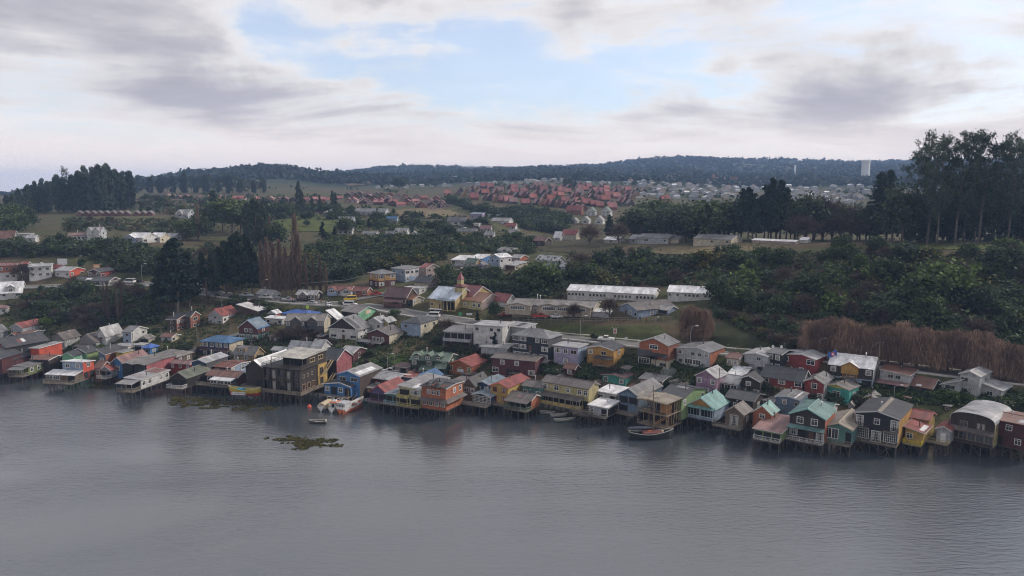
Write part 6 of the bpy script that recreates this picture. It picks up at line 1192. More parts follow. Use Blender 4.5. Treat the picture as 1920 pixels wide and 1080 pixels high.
def make_protos():
    for k in range(5):                       # tall open eucalyptus: thin forking stems, rounded leaf clumps at the branch ends with air between
        h = 42.0; lean = NR.uniform(-2.0, 2.0, 2); tp = [(lean[0] * (i / 8) ** 1.5 + NR.uniform(-.35, .35), lean[1] * (i / 8) ** 1.5, h * .93 * i / 8 - 1) for i in range(9)]; rad = [0.42 * (1 - i / 9) + .07 for i in range(9)]
        limbs, pts = [], []
        for b in range(24):
            z = h * (.30 + .64 * (b + NR.uniform(0, .9)) / 24); q = b * 2.4 + NR.uniform(-.5, .5); L = (2.2 + 5.6 * math.sin(math.pi * min(1, (z / h - .25) / .78)) ** .8) * NR.uniform(.6, 1.1); i = min(7, int(z / (h * .93) * 8)); p = np.array(tp[i]) * (1, 1, 0) + (0, 0, z - L * .9); e = p + (math.cos(q) * L, math.sin(q) * L, L * NR.uniform(.7, 1.2)); limbs.append((p, e, .13))
            for c in range(6):
                r = NR.uniform(.6, 1.35); ce = p + (e - p) * NR.uniform(.5, 1.1) + NR.normal(size=3) * (1.2, 1.2, .9); limbs.append((p + (e - p) * .5, ce, .045))
                pts.append(ce + NR.normal(size=(int(34 * r * r) + 8, 3)) * r * (.62, .62, .55)); pts.append(ce + NR.normal(size=(10, 3)) * r * (1.1, 1.1, .8) - (0, 0, r * .5))
        V, F = cards(np.concatenate(pts), .46, 0, None, .7); proto('open_euc%d' % k, h, trunk_mesh(tp, rad, M_EBARK, limbs), V, F, L_EUC)
    for k in range(4):                       # close-grown eucalyptus of the left grove
        h = 32.0; tp = [(NR.uniform(-.3, .3), NR.uniform(-.3, .3), h * i / 6 - 1) for i in range(7)]; pts = []
        for b in range(44):
            z = h * (0.08 + .92 * (b + NR.uniform(0, 1)) / 44); wd = 4.4 * min(1, max(0.02, (1 - z / h) * 3.4)) ** .55 * (.75 + .25 * min(1, z / h * 3)) + .2; q = NR.uniform(0, 6.28); r = NR.uniform(1.2, 2.3); pts.append(blob(int(62 * r), (r, r, r * 1.25), (math.cos(q) * wd * .62, math.sin(q) * wd * .62, z - r * .5), .4))
        V, F = cards(np.concatenate(pts), .66); proto('dense_euc%d' % k, h, trunk_mesh(tp, [.5, .45, .4, .32, .25, .15, .06], M_BARK), V, F, L_EUC)
    for k in range(3):                       # rough dark cypress / pine
        h = 24.0; tp = [(NR.uniform(-.25, .25), NR.uniform(-.25, .25), h * .93 * i / 5 - 1) for i in range(6)]; pts = []; limbs = []
        for b in range(46):
            z = h * (.20 + .78 * (b / 46)); rad = 5.4 * (1 - (z / h)) ** .7 * (.6 + .4 * math.sin(b * 2.1) ** 2) + .5; q = NR.uniform(0, 6.28)
            for s in (.45, .95):
                c = (math.cos(q) * rad * s, math.sin(q) * rad * s, z + rad * .12 * s); r = .7 + rad * .22; pts.append(blob(int(60 * r), (r, r, r * .6), c, .3))
            limbs.append(((0, 0, z), (math.cos(q) * rad, math.sin(q) * rad, z + rad * .15), .1))
        V, F = cards(np.concatenate(pts), .55); proto('pine%d' % k, h, trunk_mesh(tp, [.5, .42, .33, .24, .15, .05], M_BARK, limbs), V, F, L_PINE)
    h = 26.0; pts = []; limbs = []            # tiered cedar with level boughs
    for b in range(120):
        z = h * (.10 + .88 * b / 120) + NR.uniform(-.5, .5); rad = 7.6 * (1 - z / h) ** .8 * NR.uniform(.55, 1.15) + .35; q = b * 2.4 + NR.uniform(-.4, .4); dz = NR.uniform(-.08, .14) * rad; limbs.append(((0, 0, z), (math.cos(q) * rad, math.sin(q) * rad, z + dz), .08))
        for s in np.linspace(.25, 1, max(2, int(rad / .9))): c = np.array((math.cos(q) * rad * s, math.sin(q) * rad * s, z + dz * s - .15 * s)); pts.append(c + NR.normal(size=(24, 3)) * (.62, .62, .24))
    V, F = cards(np.concatenate(pts), .45, .3); proto('cedar0', h, trunk_mesh([(0, 0, -1), (0, 0, h * .5), (0, 0, h)], [.5, .3, .05], M_BARK, limbs), V, F, L_PINE)
    for k in range(4):                       # round-headed evergreen broadleaf, h 10
        h = 10.0; pts = []
        for b in range(22):
            q, e = NR.uniform(0, 6.28), NR.uniform(-.3, 1.0); r = NR.uniform(1.0, 1.9); R0 = NR.uniform(1.6, 3.4); c = (math.cos(q) * R0 * math.cos(e), math.sin(q) * R0 * math.cos(e), 5.0 + 3.6 * math.sin(e) - r * .2); pts.append(blob(int(62 * r), (r, r, r * .85), c, .5)); pts.append(np.array(c) + NR.normal(size=(int(22 * r), 3)) * r * .75)
        V, F = cards(np.concatenate(pts), .46); tm = trunk_mesh([(0, 0, -1), (.1, 0, 2.2), (.2, .1, 5)], [.3, .24, .12], M_BARK, [((0, 0, 2), (1.8, .6, 5), .13), ((0, 0, 2), (-1.5, -.9, 5.2), .13)])
        proto('round%d' % k, h, tm, V, F, [L_EVER, L_DARK, L_LITE, L_GORSE][k])
    for k in range(5):                       # shrub clump, h 4
        h = 4.0; pts = []
        for b in range(11):
            q = NR.uniform(0, 6.28); r = NR.uniform(.7, 1.25); R0 = NR.uniform(.2, 1.9); c = (math.cos(q) * R0, math.sin(q) * R0, NR.uniform(.6, 2.9) - R0 * .35); pts.append(blob(int(66 * r), (r, r, r * .9), c, .5)); pts.append(np.array(c) + NR.normal(size=(int(28 * r), 3)) * r * .8)
        V, F = cards(np.concatenate(pts), .34); tm = trunk_mesh([(0, 0, -.6), (0, 0, 1.2)], [.1, .06], M_BARK, [((0, 0, .3), (.8, .3, 2), .05), ((0, 0, .3), (-.7, -.4, 2), .05)], 4)
        proto('shrub%d' % k, h, tm, V, F, [L_DARK, L_EVER, L_DARK, L_GORSE, L_LITE][k])
    for k in range(3):                       # leafless poplar: a broom of upright twigs
        h = 22.0; n = 900; z = NR.uniform(.08, .97, n) * h; q = NR.uniform(0, 6.28, n); wd = 2.0 * np.sin(np.pi * np.clip(z / h * .85 + .12, 0, 1)) ** .8 * NR.uniform(.1, 1, n); A = np.stack([np.cos(q) * wd * .5, np.sin(q) * wd * .5, z], 1); L = NR.uniform(1.2, 3.4, n) * (1.1 - z / h * .6); B = A + np.stack([np.cos(q) * L * .20, np.sin(q) * L * .20, L], 1)
        V, F = slivers(A, B, NR.uniform(.07, .17, n)); tm = trunk_mesh([(0, 0, -1), (.1, 0, h * .5), (0, .1, h * .95)], [.32, .2, .04], M_BARK)
        proto('poplar%d' % k, h, tm, V, F, L_POP)
    for k in range(3):                       # leafless weeping willow: domed fuzzy head of short drooping withies
        h = 14.0; n = 2600; nh = 46; q = NR.uniform(0, 6.28, nh); e = np.arcsin(NR.uniform(.02, 1.0, nh)); hub = np.stack([np.cos(q) * np.cos(e) * 5.4, np.sin(q) * np.cos(e) * 4.6, 3.4 + np.sin(e) * 9.0 + NR.uniform(-.6, .6, nh)], 1) * NR.uniform(.78, 1.0, nh)[:, None]
        limbs = [((0, 0, 2), tuple(x * .95), .10) for x in hub[:20]]; c = hub[NR.integers(0, nh, n)]; q = NR.uniform(0, 6.28, n); rr = NR.uniform(.2, 1.5, n); A = c + NR.normal(size=(n, 3)) * .35
        B = A + np.stack([np.cos(q) * rr, np.sin(q) * rr, NR.uniform(.1, 1.2, n)], 1); D = B + np.stack([np.cos(q) * rr * .5, np.sin(q) * rr * .5, -NR.uniform(.4, 1.6, n)], 1); E = D + np.stack([NR.normal(size=n) * .25, NR.normal(size=n) * .25, -NR.uniform(.5, 3.2, n)], 1); E[:, 2] = np.maximum(E[:, 2], .2)
        V, F = cat(slivers(A, B, .11 * np.ones(n)), slivers(B, D, .10 * np.ones(n)), slivers(D, E, .09 * np.ones(n)))
        proto('willow%d' % k, h, trunk_mesh([(0, 0, -1), (0, 0, 3)], [.5, .4], M_BARK, limbs), V, F, L_WILL)
    for k in range(3):                       # leafless round tree / thicket
        h = 9.0; n = 1100; q = NR.uniform(0, 6.28, n); e = NR.uniform(-.15, 1.5, n); r0 = NR.uniform(.25, .8, n); D = np.stack([np.cos(q) * np.cos(e), np.sin(q) * np.cos(e), np.sin(e)], 1); A = D * (r0 * 4.0)[:, None] + (0, 0, 3.8); L = NR.uniform(.8, 2.0, n)
        B = A + (D + NR.normal(size=(n, 3)) * .45) * L[:, None]; V, F = slivers(A, B, NR.uniform(.06, .15, n)); limbs = [((0, 0, 1.5), tuple(d * 3.4 + (0, 0, 3.8)), .12) for d in D[:16]]
        proto('bare%d' % k, h, trunk_mesh([(0, 0, -1), (0, 0, 2.2)], [.28, .22], M_BARK, limbs), V, F, L_TWIG)
make_protos()
TREE_N = {}
def tree_at(p, h, kind, name, label, catg='tree', group=None, wide=1.0, variants=None):
    names = [k for k in PROTO if k.rstrip('0123456789') == kind.rstrip('0123456789')] if not kind[-1].isdigit() else [kind]
    i = TREE_N.get(kind, 0); TREE_N[kind] = i + 1; H0, tm, cm = PROTO[names[i % len(names)]]
    s = h / H0; o = empty(name, p, rng.uniform(0, 6.28)); o.scale = (s * wide, s * wide, s); link('trunk', tm, o); link('crown', cm, o); tag(o, label, catg, group); return o
def tree(kind, px, yb, yt, name, label, group=None, wide=1.0, catg='tree', y0=120.0):
    p = ground(px, yb, y0); d = ray(px, yt); h = CAM_H + d[2] / d[1] * p[1] - p[2]; return tree_at(p, max(1.5, h), kind, name, label, catg, group, wide)

def plant():
    rr = random.Random(5)
    # left grove: its outline in the photo, three ranks deep
    g, l = 'close-grown grove on the left hilltop', 'tall dark eucalyptus in the dense grove on the left hilltop'
    top = ([0, 20, 40, 62, 85, 105, 125, 140, 152, 175, 200, 225, 245, 256], [372, 364, 352, 343, 333, 328, 332, 324, 316, 306, 308, 315, 315, 335])
    for base, n, dx in ((398, 19, 0), (390, 19, 6), (382, 19, 3)):
        for i in range(n):
            x = -8 + (252 + 8) * (i + .5) / n + rr.uniform(-3, 3); yt = float(np.interp(x, *top)) + rr.uniform(0, 13) + (398 - base) * -.1; b = base + max(0, 70 - x) * .45 - max(0, x - 190) * .10
            tree('dense_euc', x, b, yt, 'eucalyptus_tree', l, g, rr.uniform(.95, 1.25))
    tree('open_euc', 124, 386, 309, 'eucalyptus_tree', 'thin emergent eucalyptus sticking up above the left grove', None, .5)
    for x, yb, yt in ((12, 450, 398), (30, 446, 392), (5, 436, 380), (22, 428, 376), (48, 432, 385)): tree('round0', x, yb, yt, 'broadleaf_tree', 'olive green tree at the foot of the left grove', 'olive trees at the foot of the left grove', 1.0)
    # eucalyptus line on the far left skyline
    for i in range(34):
        x = 258 + i * 7.2 + rr.uniform(-2, 2); tree('open_euc' if i % 3 else 'dense_euc', x, 362, 332 + rr.uniform(-9, 9) - (6 if 300 < x < 330 else 0), 'skyline_tree', 'hazy tall tree in the line on the skyline right of the grove', 'line of tall trees on the left skyline', 1.0 if i % 3 else 1.5, 'tree', 600)
    for x, yb, yt, k in ((748, 357, 330, 'round1'), (815, 352, 338, 'round1'), (716, 354, 342, 'pine0'), (1064, 352, 331, 'round1'), (1078, 353, 338, 'pine1'), (1112, 356, 346, 'pine0'), (1190, 350, 338, 'round1'), (1510, 335, 316, 'round1'), (1480, 340, 322, 'pine1'), (1555, 342, 326, 'round1'), (1575, 344, 330, 'round1'), (1535, 350, 334, 'round1')):
        tree(k, x, yb, yt, 'far_tree', {748: 'big round dark tree on the far ridge above the left estate'}.get(x, 'dark round tree among the far town houses'), None if x == 748 else 'dark trees among the far town', 1.25, 'tree', 500)
    # trees of the middle left
    for i, (x, yb, yt, k) in enumerate(sorted(((402, 425, 358, 'dense_euc'), (418, 432, 368, 'round0'), (436, 436, 366, 'round0'), (452, 440, 378, 'round0'), (465, 452, 380, 'dense_euc'), (480, 460, 372, 'dense_euc'), (494, 462, 385, 'dense_euc'), (388, 432, 385, 'round0'), (372, 450, 400, 'round1'), (345, 452, 408, 'round0'), (356, 446, 412, 'round0'), (510, 468, 412, 'round1')))):
        tree(k, x, yb, yt, 'mixed_tree', ORD[i] + ' olive green tree from the left in the clump above the bare poplars', 'clump of trees above the poplars', 1.15)
    for x, yb, yt in ((560, 392, 340), (566, 398, 356), (624, 396, 358), (630, 398, 362), (585, 398, 368), (545, 396, 372), (530, 398, 370), (600, 398, 366)): tree('dense_euc', x, yb, yt, 'meadow_tree', 'tree at the upper edge of the meadow', 'trees along the upper meadow edge', .8)
    tree('round1', 650, 440, 404, 'dark_tree', 'dark round tree left of the tall white meadow house', None, 1.2); tree('round1', 575, 425, 412, 'dark_tree', 'single small dark tree standing in the meadow', None, 1.2); tree('pine0', 605, 452, 415, 'conifer_tree', 'pointed conifer below the meadow', None, 1.0); tree('pine1', 628, 455, 424, 'conifer_tree', 'second pointed conifer below the meadow houses', None, 1.0)
    # dark pines over the road at left
    for x, yb, yt, w in ((335, 592, 445, 1.25), (312, 580, 468, 1.1), (355, 575, 470, 1.0), (300, 570, 500, .9)): tree('pine', x, yb, yt, 'pine_tree', {335: 'biggest near-black pine below the left road'}.get(x, 'near-black pine in the big clump below the left road'), None if x == 335 else 'near-black pines of the big clump', w)
    for i, (x, yb, yt) in enumerate(sorted(((381, 545, 472), (398, 542, 468), (412, 545, 462), (424, 548, 450), (438, 548, 440), (450, 552, 432), (462, 550, 438), (474, 548, 456), (405, 560, 480)))): tree('pine', x, yb, yt, 'road_pine', ORD[i] + ' dark pine from the left in the row beside the road', 'dark pines along the road', .85)
    # leafless poplars
    for i, (x, yb, yt, w) in enumerate(sorted(((492, 548, 452, 1.2), (503, 548, 446, 1.2), (514, 552, 456, 1.3), (526, 552, 450, 1.3), (537, 552, 462, 1.3), (557, 552, 402, 1.1), (562, 552, 440, 1.1), (574, 550, 476, 1.2), (588, 552, 486, 1.2), (601, 552, 478, 1.2), (612, 552, 492, 1.1), (548, 552, 474, 1.3), (507, 470, 404, 1.1), (372, 452, 385, 1.2)))):
        tree('poplar', x, yb, yt, 'bare_poplar', {557: 'tallest leafless brown poplar in the row above the road', 372: 'lone leafless poplar on the left plateau beside the trees'}.get(x, ORD[i - 1] + ' leafless brown poplar from the left in the row above the road'), None if x in (557, 372) else 'leafless poplars above the road', w)
    for i, (x, yb, yt) in enumerate(((198, 606, 535), (205, 608, 530), (222, 606, 528), (230, 604, 526), (388, 568, 520))): tree('poplar', x, yb, yt, 'bare_poplar', ORD[i] + ' thin leafless poplar from the left below the left road', 'thin poplars below the left road', .7)
    # single trees of the village
    for k, x, yb, yt, n, l, w in (('round0', 1015, 556, 484, 'evergreen_tree', 'big olive evergreen tree left of the long white building', 1.25), ('round0', 1032, 552, 500, 'evergreen_tree', 'lower evergreen leaning on the big olive tree', 1.1), ('round1', 835, 535, 491, 'evergreen_tree', 'round dark tree between pink house and church', 1.15), ('round0', 741, 602, 577, 'round_bush', 'clipped round green bush beside the road bend', 1.1), ('pine1', 895, 605, 583, 'small_conifer', 'small dark conifer left of the white three-storey block', 1.0),
                              ('pine0', 928, 660, 622, 'small_conifer', 'green conifer in front of the white three-storey block', .7), ('pine2', 913, 655, 630, 'small_conifer', 'smaller conifer left of the one before the white block', .7), ('round1', 1114, 640, 622, 'round_bush', 'dark round bush by the white pickup on the road', 1.1), ('bare0', 1143, 600, 554, 'bare_tree', 'leafless tree in front of the school gables', 1.0), ('bare1', 1076, 600, 566, 'bare_tree', 'leafless tree at the school fence left of the taller one', .9),
                              ('round1', 928, 598, 562, 'dark_tree', 'dark straggly tree right of the parish hall', .8), ('bare2', 560, 640, 608, 'bare_tree', 'leafless bushy tree in front of the dark duplex', 1.3), ('bare0', 528, 642, 612, 'bare_tree', 'leafless shrub left of the dark duplex', 1.3), ('bare1', 838, 625, 596, 'bare_tree', 'wide leafless tree right of the charcoal hipped house', 1.6), ('bare1', 1105, 460, 418, 'bare_tree', 'reddish bare round tree on the plateau edge', 1.2), ('bare0', 1160, 458, 414, 'bare_tree', 'larger reddish bare tree right of its neighbour on the plateau edge', 1.1), ('pine1', 1143, 450, 402, 'conifer_tree', 'dark conifer behind the bare plateau trees', 1.1),
                              ('bare2', 165, 622, 584, 'bare_tree', 'brownish leafless thicket behind the old barns', 1.6), ('round2', 84, 618, 594, 'round_bush', 'light green round bush beside the bright red roof', 1.2), ('round0', 155, 505, 482, 'round_bush', 'pale green tree behind the orange gabled house by the left road', .9), ('bare0', 42, 528, 490, 'bare_tree', 'purplish bare tree between orange and white road houses', 1.3), ('round2', 227, 612, 600, 'round_bush', 'small yellow-green bush above the white houses', 1.0)):
        tree(k, x, yb, yt, n, l, None, w)
    # dark trees standing on the right plateau
    l, g = 'dark broad tree in the belt on the right plateau', 'belt of dark trees on the right plateau'
    for x, yt in ((1188, 392), (1200, 384), (1215, 380), (1230, 376), (1246, 388), (1262, 390), (1278, 392), (1292, 384), (1306, 374), (1322, 370), (1336, 372), (1350, 378), (1366, 372), (1210, 392), (1255, 388), (1300, 392), (1345, 390), (1222, 396), (1240, 398), (1270, 396), (1285, 398), (1316, 392), (1330, 394), (1358, 396), (1376, 388), (1195, 402)): tree('round1', x, 449 + rr.uniform(-3, 4), yt - 4 + rr.uniform(-6, 6), 'plateau_tree', l, g, 1.35)
    for x, yt, w in ((1390, 352, .8), (1402, 350, .8), (1432, 345, .8), (1446, 332, .8), (1462, 336, .8), (1474, 350, .8), (1418, 372, .9), (1455, 356, 1), (1384, 372, 1), (1410, 362, 1), (1440, 366, 1.1), (1482, 378, 1)): tree('pine', x, 450 + rr.uniform(-2, 4), yt, 'plateau_pine', {1446: 'tallest ragged pine of the group on the right plateau'}.get(x, 'ragged dark pine in the group on the right plateau'), None if x == 1446 else 'ragged pines on the right plateau', w)
    for x, yt in ((1490, 372), (1508, 366), (1525, 360), (1542, 362), (1560, 370), (1576, 378), (1596, 380), (1612, 384), (1630, 388)): tree('bare' if x in (1542, 1560, 1596) else 'round1', x, 450, yt, 'plateau_thicket', 'brownish tree in the thicket between pines and cedar', 'thicket between the pines and the cedar', 1.0)
    for x in range(1495, 1640, 16): tree('bare', x, 452, 405 + rr.uniform(-8, 8), 'bare_tree', 'leafless tree under the plateau thicket', 'leafless trees under the plateau thicket', 1.1)
    tree('cedar0', 1646, 452, 322, 'cedar_tree', 'tiered cedar with level boughs left of the giant eucalyptus', None, .95); tree('cedar0', 1662, 450, 318, 'cedar_tree', 'taller twin cedar just right of the tiered cedar', None, .8); tree('round1', 1690, 458, 345, 'plateau_tree', 'tall dark tree between the cedars and the giant eucalyptus', None, .8); tree('round1', 1672, 456, 372, 'plateau_tree', 'dark bushy tree under the twin cedar', None, 1.0); tree('round1', 1712, 452, 378, 'plateau_tree', 'dark tree under the leftmost giant eucalyptus', None, .9)
    g = 'giant eucalyptus on the right plateau'
    for i, (x, yb, yt, w) in enumerate(((1714, 452, 268, .8), (1738, 459, 240, .95), (1756, 461, 246, .75), (1790, 460, 238, .85), (1804, 455, 234, .8), (1834, 459, 236, .95), (1862, 450, 262, .8), (1888, 458, 246, .85), (1912, 455, 240, .95), (1944, 456, 248, 1.0))): tree('open_euc', x, yb, yt, 'giant_eucalyptus', ORD[i] + ' giant eucalyptus from the left on the right plateau, against the sky', g, w)
    for i, x in enumerate(range(1704, 1938, 12)): tree(('dense_euc', 'round1', 'pine')[i % 3], x + rr.uniform(-4, 4), 452 + rr.uniform(-3, 4), 338 + rr.uniform(-26, 34), 'understorey_tree', 'dark tree filling the stand under the giant eucalyptus', 'understorey of the giant eucalyptus stand', (1.3, 1.0, 1.0)[i % 3])
    # right hillside: named trees, then shrubs
    for k, x, yb, yt, n, l, w in (('round2', 1775, 580, 482, 'light_tree', 'large spreading light green tree on the right slope', 1.25), ('round0', 1738, 590, 500, 'light_tree', 'blue-green tree merging with the light green one on its left', 1.2), ('round0', 1742, 612, 548, 'light_tree', 'blue-green lower tree below the spreading light green tree', 1.1), ('round2', 1614, 520, 472, 'light_tree', 'narrow bright green tree high on the right slope', .8), ('round1', 1520, 570, 505, 'slope_tree', 'dark round tree in the middle of the right slope', 1.2), ('round1', 1880, 520, 455, 'slope_tree', 'dark spreading tree at the top right of the slope', 1.4), ('round1', 1640, 480, 440, 'slope_tree', 'dark rounded shrub tree at the plateau edge below the cedar', 1.2), ('round1', 1578, 478, 436, 'slope_tree', 'dark tree at the plateau edge left of the cedar', 1.1),
                              ('round1', 1345, 572, 518, 'slope_tree', 'dark tree just right of the shorter white building', 1.1), ('round1', 1372, 580, 540, 'slope_tree', 'small round dark tree at the foot of the slope', 1.0), ('round1', 1398, 582, 540, 'slope_tree', 'second small round dark tree at the slope foot', 1.0), ('round1', 1835, 590, 530, 'slope_tree', 'dark green tree right of the spreading light one', 1.2), ('bare0', 1810, 560, 520, 'bare_tree', 'brownish leafless tree on the right slope', 1.3), ('round1', 1470, 500, 462, 'slope_tree', 'dark clump at the top of the right slope', 1.4), ('round1', 1660, 540, 478, 'slope_tree', 'dark tree right of the narrow bright green one', 1.3)):
        tree(k, x, yb, yt, n, l, None, w)
    g = 'row of weeping willows'
    for i, (x, yb, yt) in enumerate(((1522, 668, 592), (1548, 672, 584), (1575, 676, 586), (1606, 682, 596), (1634, 684, 606), (1664, 688, 600), (1690, 690, 592), (1718, 695, 602), (1748, 700, 610), (1776, 704, 610), (1805, 708, 606), (1832, 712, 610), (1860, 716, 622), (1888, 722, 632), (1912, 726, 640), (1935, 730, 646))): tree('willow', x, yb - 8, yt, 'weeping_willow', ORD[i] + ' leafless weeping willow from the left in the long brown row', g, .95)
    tree('willow', 1296, 636, 562, 'weeping_willow', 'single reddish brown weeping willow right of the school', None, .85); tree('willow', 1318, 634, 572, 'weeping_willow', 'smaller willow leaning beside the reddish one', None, .8)
    # shrubs: thickets given by outlines in the photo
    def inside(px, py, poly):
        c = False; j = len(poly) - 1
        for i in range(len(poly)):
            (xi, yi), (xj, yj) = poly[i], poly[j]
            if (yi > py) != (yj > py) and px < (xj - xi) * (py - yi) / (yj - yi) + xi: c = not c
            j = i
        return c
    def pick(poly):
        xs, ys = [p[0] for p in poly], [p[1] for p in poly]
        while True:
            x, y = rr.uniform(min(xs), max(xs)), rr.uniform(min(ys), max(ys))
            if inside(x, y, poly): return x, y
    REG = {
     'right': ([(1060, 545), (1040, 500), (1120, 486), (1220, 484), (1400, 470), (1500, 474), (1700, 478), (1930, 470), (1930, 690), (1780, 640), (1600, 600), (1490, 600), (1340, 580), (1335, 536), (1235, 536)], 290, ('shrub0', 'shrub1', 'shrub2', 'shrub1', 'round1', 'shrub3', 'round0', 'shrub0', 'shrub4', 'bare2', 'bare1'), (2.0, 8.0), 'hillside_shrub', 'dark green shrub in the thicket on the right hillside', 'thicket on the right hillside'),
     'mid': ([(540, 540), (585, 470), (640, 452), (700, 452), (800, 458), (845, 470), (830, 488), (780, 500), (700, 508), (640, 530)], 130, ('shrub0', 'shrub1', 'shrub3', 'shrub2'), (4.5, 8.5), 'ravine_shrub', 'olive shrub in the ravine thicket left of the hillside cluster', 'ravine thicket in the middle'),
     'left': ([(60, 545), (120, 535), (300, 545), (300, 600), (250, 612), (60, 600), (30, 575)], 90, ('shrub0', 'shrub1', 'bare0', 'bare2', 'shrub2'), (3, 6), 'slope_shrub', 'brownish shrub on the slope below the left road', 'shrubs below the left road'),
     'left2': ([(0, 460), (130, 460), (300, 468), (310, 512), (220, 510), (150, 480), (0, 482)], 80, ('shrub0', 'shrub1', 'shrub2'), (3.5, 7), 'bank_shrub', 'dark shrub on the bank under the left plateau', 'shrubs on the bank under the left plateau'),
     'centre': ([(830, 540), (900, 515), (1000, 520), (1060, 545), (1050, 560), (960, 556), (900, 556)], 45, ('shrub0', 'shrub2', 'round1'), (4, 7), 'gully_shrub', 'dark shrub in the gully behind the church', 'gully shrubs behind the church'),
     'meadow': ([(120, 410), (330, 412), (400, 440), (330, 450), (230, 432), (120, 436)], 50, ('shrub0', 'shrub3', 'shrub2', 'bare1'), (1.5, 4.5), 'rough_shrub', 'low shrub in the rough pasture above the left plateau', 'shrubs in the rough pasture at left'),
     'midhill': ([(640, 392), (740, 400), (860, 404), (960, 436), (900, 450), (760, 440), (640, 436)], 70, ('shrub0', 'shrub1', 'shrub2', 'pine0'), (2.5, 6.5), 'garden_hedge', 'hedge shrub between the meadow houses', 'hedges between the meadow houses'),
     'lefthill': ([(258, 372), (400, 378), (560, 384), (640, 384), (620, 398), (440, 396), (380, 410), (262, 396)], 70, ('shrub0', 'shrub2', 'bare0', 'shrub3'), (2.5, 7), 'hilltop_shrub', 'shrub on the brown slope right of the left grove', 'shrubs right of the left grove'),
     'ravine': ([(820, 372), (900, 392), (1060, 408), (1060, 440), (980, 430), (900, 400)], 90, ('shrub0', 'shrub2'), (5, 9), 'far_shrub', 'dark shrub filling the ravine before the far estate', 'shrubs of the ravine before the far estate'),
     'shore': ([(800, 655), (890, 672), (1010, 700), (1130, 712), (1190, 700), (1100, 694), (1020, 690), (900, 652), (820, 640)], 70, ('shrub0', 'shrub1', 'bare1'), (1.5, 3), 'garden_shrub', 'low garden shrub between the village houses', 'garden shrubs between the houses'),
     'yards': ([(60, 655), (300, 650), (460, 640), (640, 655), (700, 660), (820, 690), (820, 705), (640, 690), (460, 672), (300, 672), (60, 672)], 80, ('shrub0', 'shrub1', 'shrub2', 'bare1'), (1.2, 2.8), 'yard_shrub', 'low shrub in the yards behind the left stilt houses', 'shrubs in the left yards'),
     'yards2': ([(1190, 700), (1300, 712), (1480, 735), (1640, 745), (1700, 752), (1700, 765), (1540, 760), (1300, 740), (1190, 725)], 70, ('shrub0', 'shrub1', 'shrub2', 'bare1', 'shrub4'), (1.2, 2.8), 'yard_shrub', 'low shrub in the yards behind the right stilt houses', 'shrubs in the right yards'),
     'slopefoot': ([(1340, 592), (1490, 606), (1520, 640), (1500, 664), (1440, 640), (1380, 612)], 46, ('shrub0', 'shrub2', 'bare1', 'bare2', 'shrub3'), (1.5, 4), 'slope_scrub', 'scrubby bush at the edge of the grass slope left of the willows', 'scrub at the grass slope'),
     'bend': ([(520, 625), (620, 632), (660, 650), (560, 655)], 26, ('shrub0', 'bare1', 'bare2'), (1.5, 3.5), 'yard_shrub', 'tangled shrub below the dark duplex', 'tangled shrubs below the duplex'),
     'verge': ([(380, 552), (480, 568), (560, 580), (560, 590), (470, 582), (400, 572)], 34, ('shrub0', 'shrub2', 'bare1'), (1.2, 3), 'verge_shrub', 'dark shrub on the verge below the road', 'verge shrubs below the road'),
     'shore2': ([(1700, 740), (1780, 752), (1860, 762), (1920, 770), (1920, 745), (1860, 758), (1780, 748)], 22, ('shrub1', 'shrub4', 'shrub0'), (1.8, 3.4), 'garden_shrub', 'green garden shrub below the grey shingled house', 'garden shrubs below the grey house'),
     'ridge': ([(380, 392), (640, 392), (640, 412), (380, 420)], 40, ('shrub0', 'round1', 'shrub1'), (4, 8), 'hedge_shrub', 'hedge shrub at the far edge of the meadow', 'hedges around the meadow'),
     'mid2': ([(600, 450), (820, 448), (1000, 450), (1000, 476), (860, 474), (700, 460)], 50, ('shrub0', 'shrub1', 'shrub2'), (3, 6), 'edge_shrub', 'shrub along the lower edge of the meadow houses', 'shrubs below the meadow houses'),
     'bankc': ([(300, 468), (480, 470), (480, 540), (380, 535), (310, 512)], 45, ('shrub0', 'shrub2', 'bare1'), (3, 6), 'bank_shrub', 'shrub on the steep bank behind the dark pines', 'shrubs behind the dark pines'),
    }
    for key, (poly, n, kinds, (h0, h1), name, label, group) in REG.items():
        for i in range(n):
            x, y = pick(poly); p = ground(x, y); tree_at(p - (0, 0, .3), rr.uniform(h0, h1), rr.choice(kinds), name, label, 'shrub', group, rr.uniform(.8, 1.8))
    # undergrowth that nobody could count: one mass of leaf sprays over the slopes
    pts, sz = [], []
    for key, dens in (('right', 2200), ('mid', 900), ('left', 900), ('left2', 700), ('centre', 350), ('ravine', 900), ('mid2', 700), ('bankc', 400), ('meadow', 700), ('ridge', 300), ('midhill', 500), ('lefthill', 700), ('slopefoot', 420)):
        for i in range(dens):
            x, y = pick(REG[key][0]); p = ground(x, y, 150.0, 900.0); r = rr.uniform(.7, 1.7) * (1.4 if key in ('ravine', 'mid2') else 1); pts.append(blob(14, (r, r, r * .6), p + (0, 0, r * .35), .4)); sz.append(np.full(14, .55 * r))
    P, S = np.concatenate(pts), np.concatenate(sz); half = NR.random(len(P) // 14) < .72; mk = np.repeat(half, 14)
    V, F = cards(P[mk], S[mk]); tag(link('undergrowth', np_mesh('undergrowth', V, F, L_DARK)), 'low green undergrowth covering the slopes between shrubs', 'undergrowth', kind='stuff')
    V, F = cards(P[~mk], S[~mk]); tag(link('bramble', np_mesh('bramble', V, F, mat_leaf('bramble_leaf', (0.05, 0.034, 0.024), (0.12, 0.082, 0.05), .4))), 'brown bramble and dead bracken among the shrubs', 'bramble', kind='stuff')
    # weeds and tall grass in the village gardens
    pts, sz = [], []
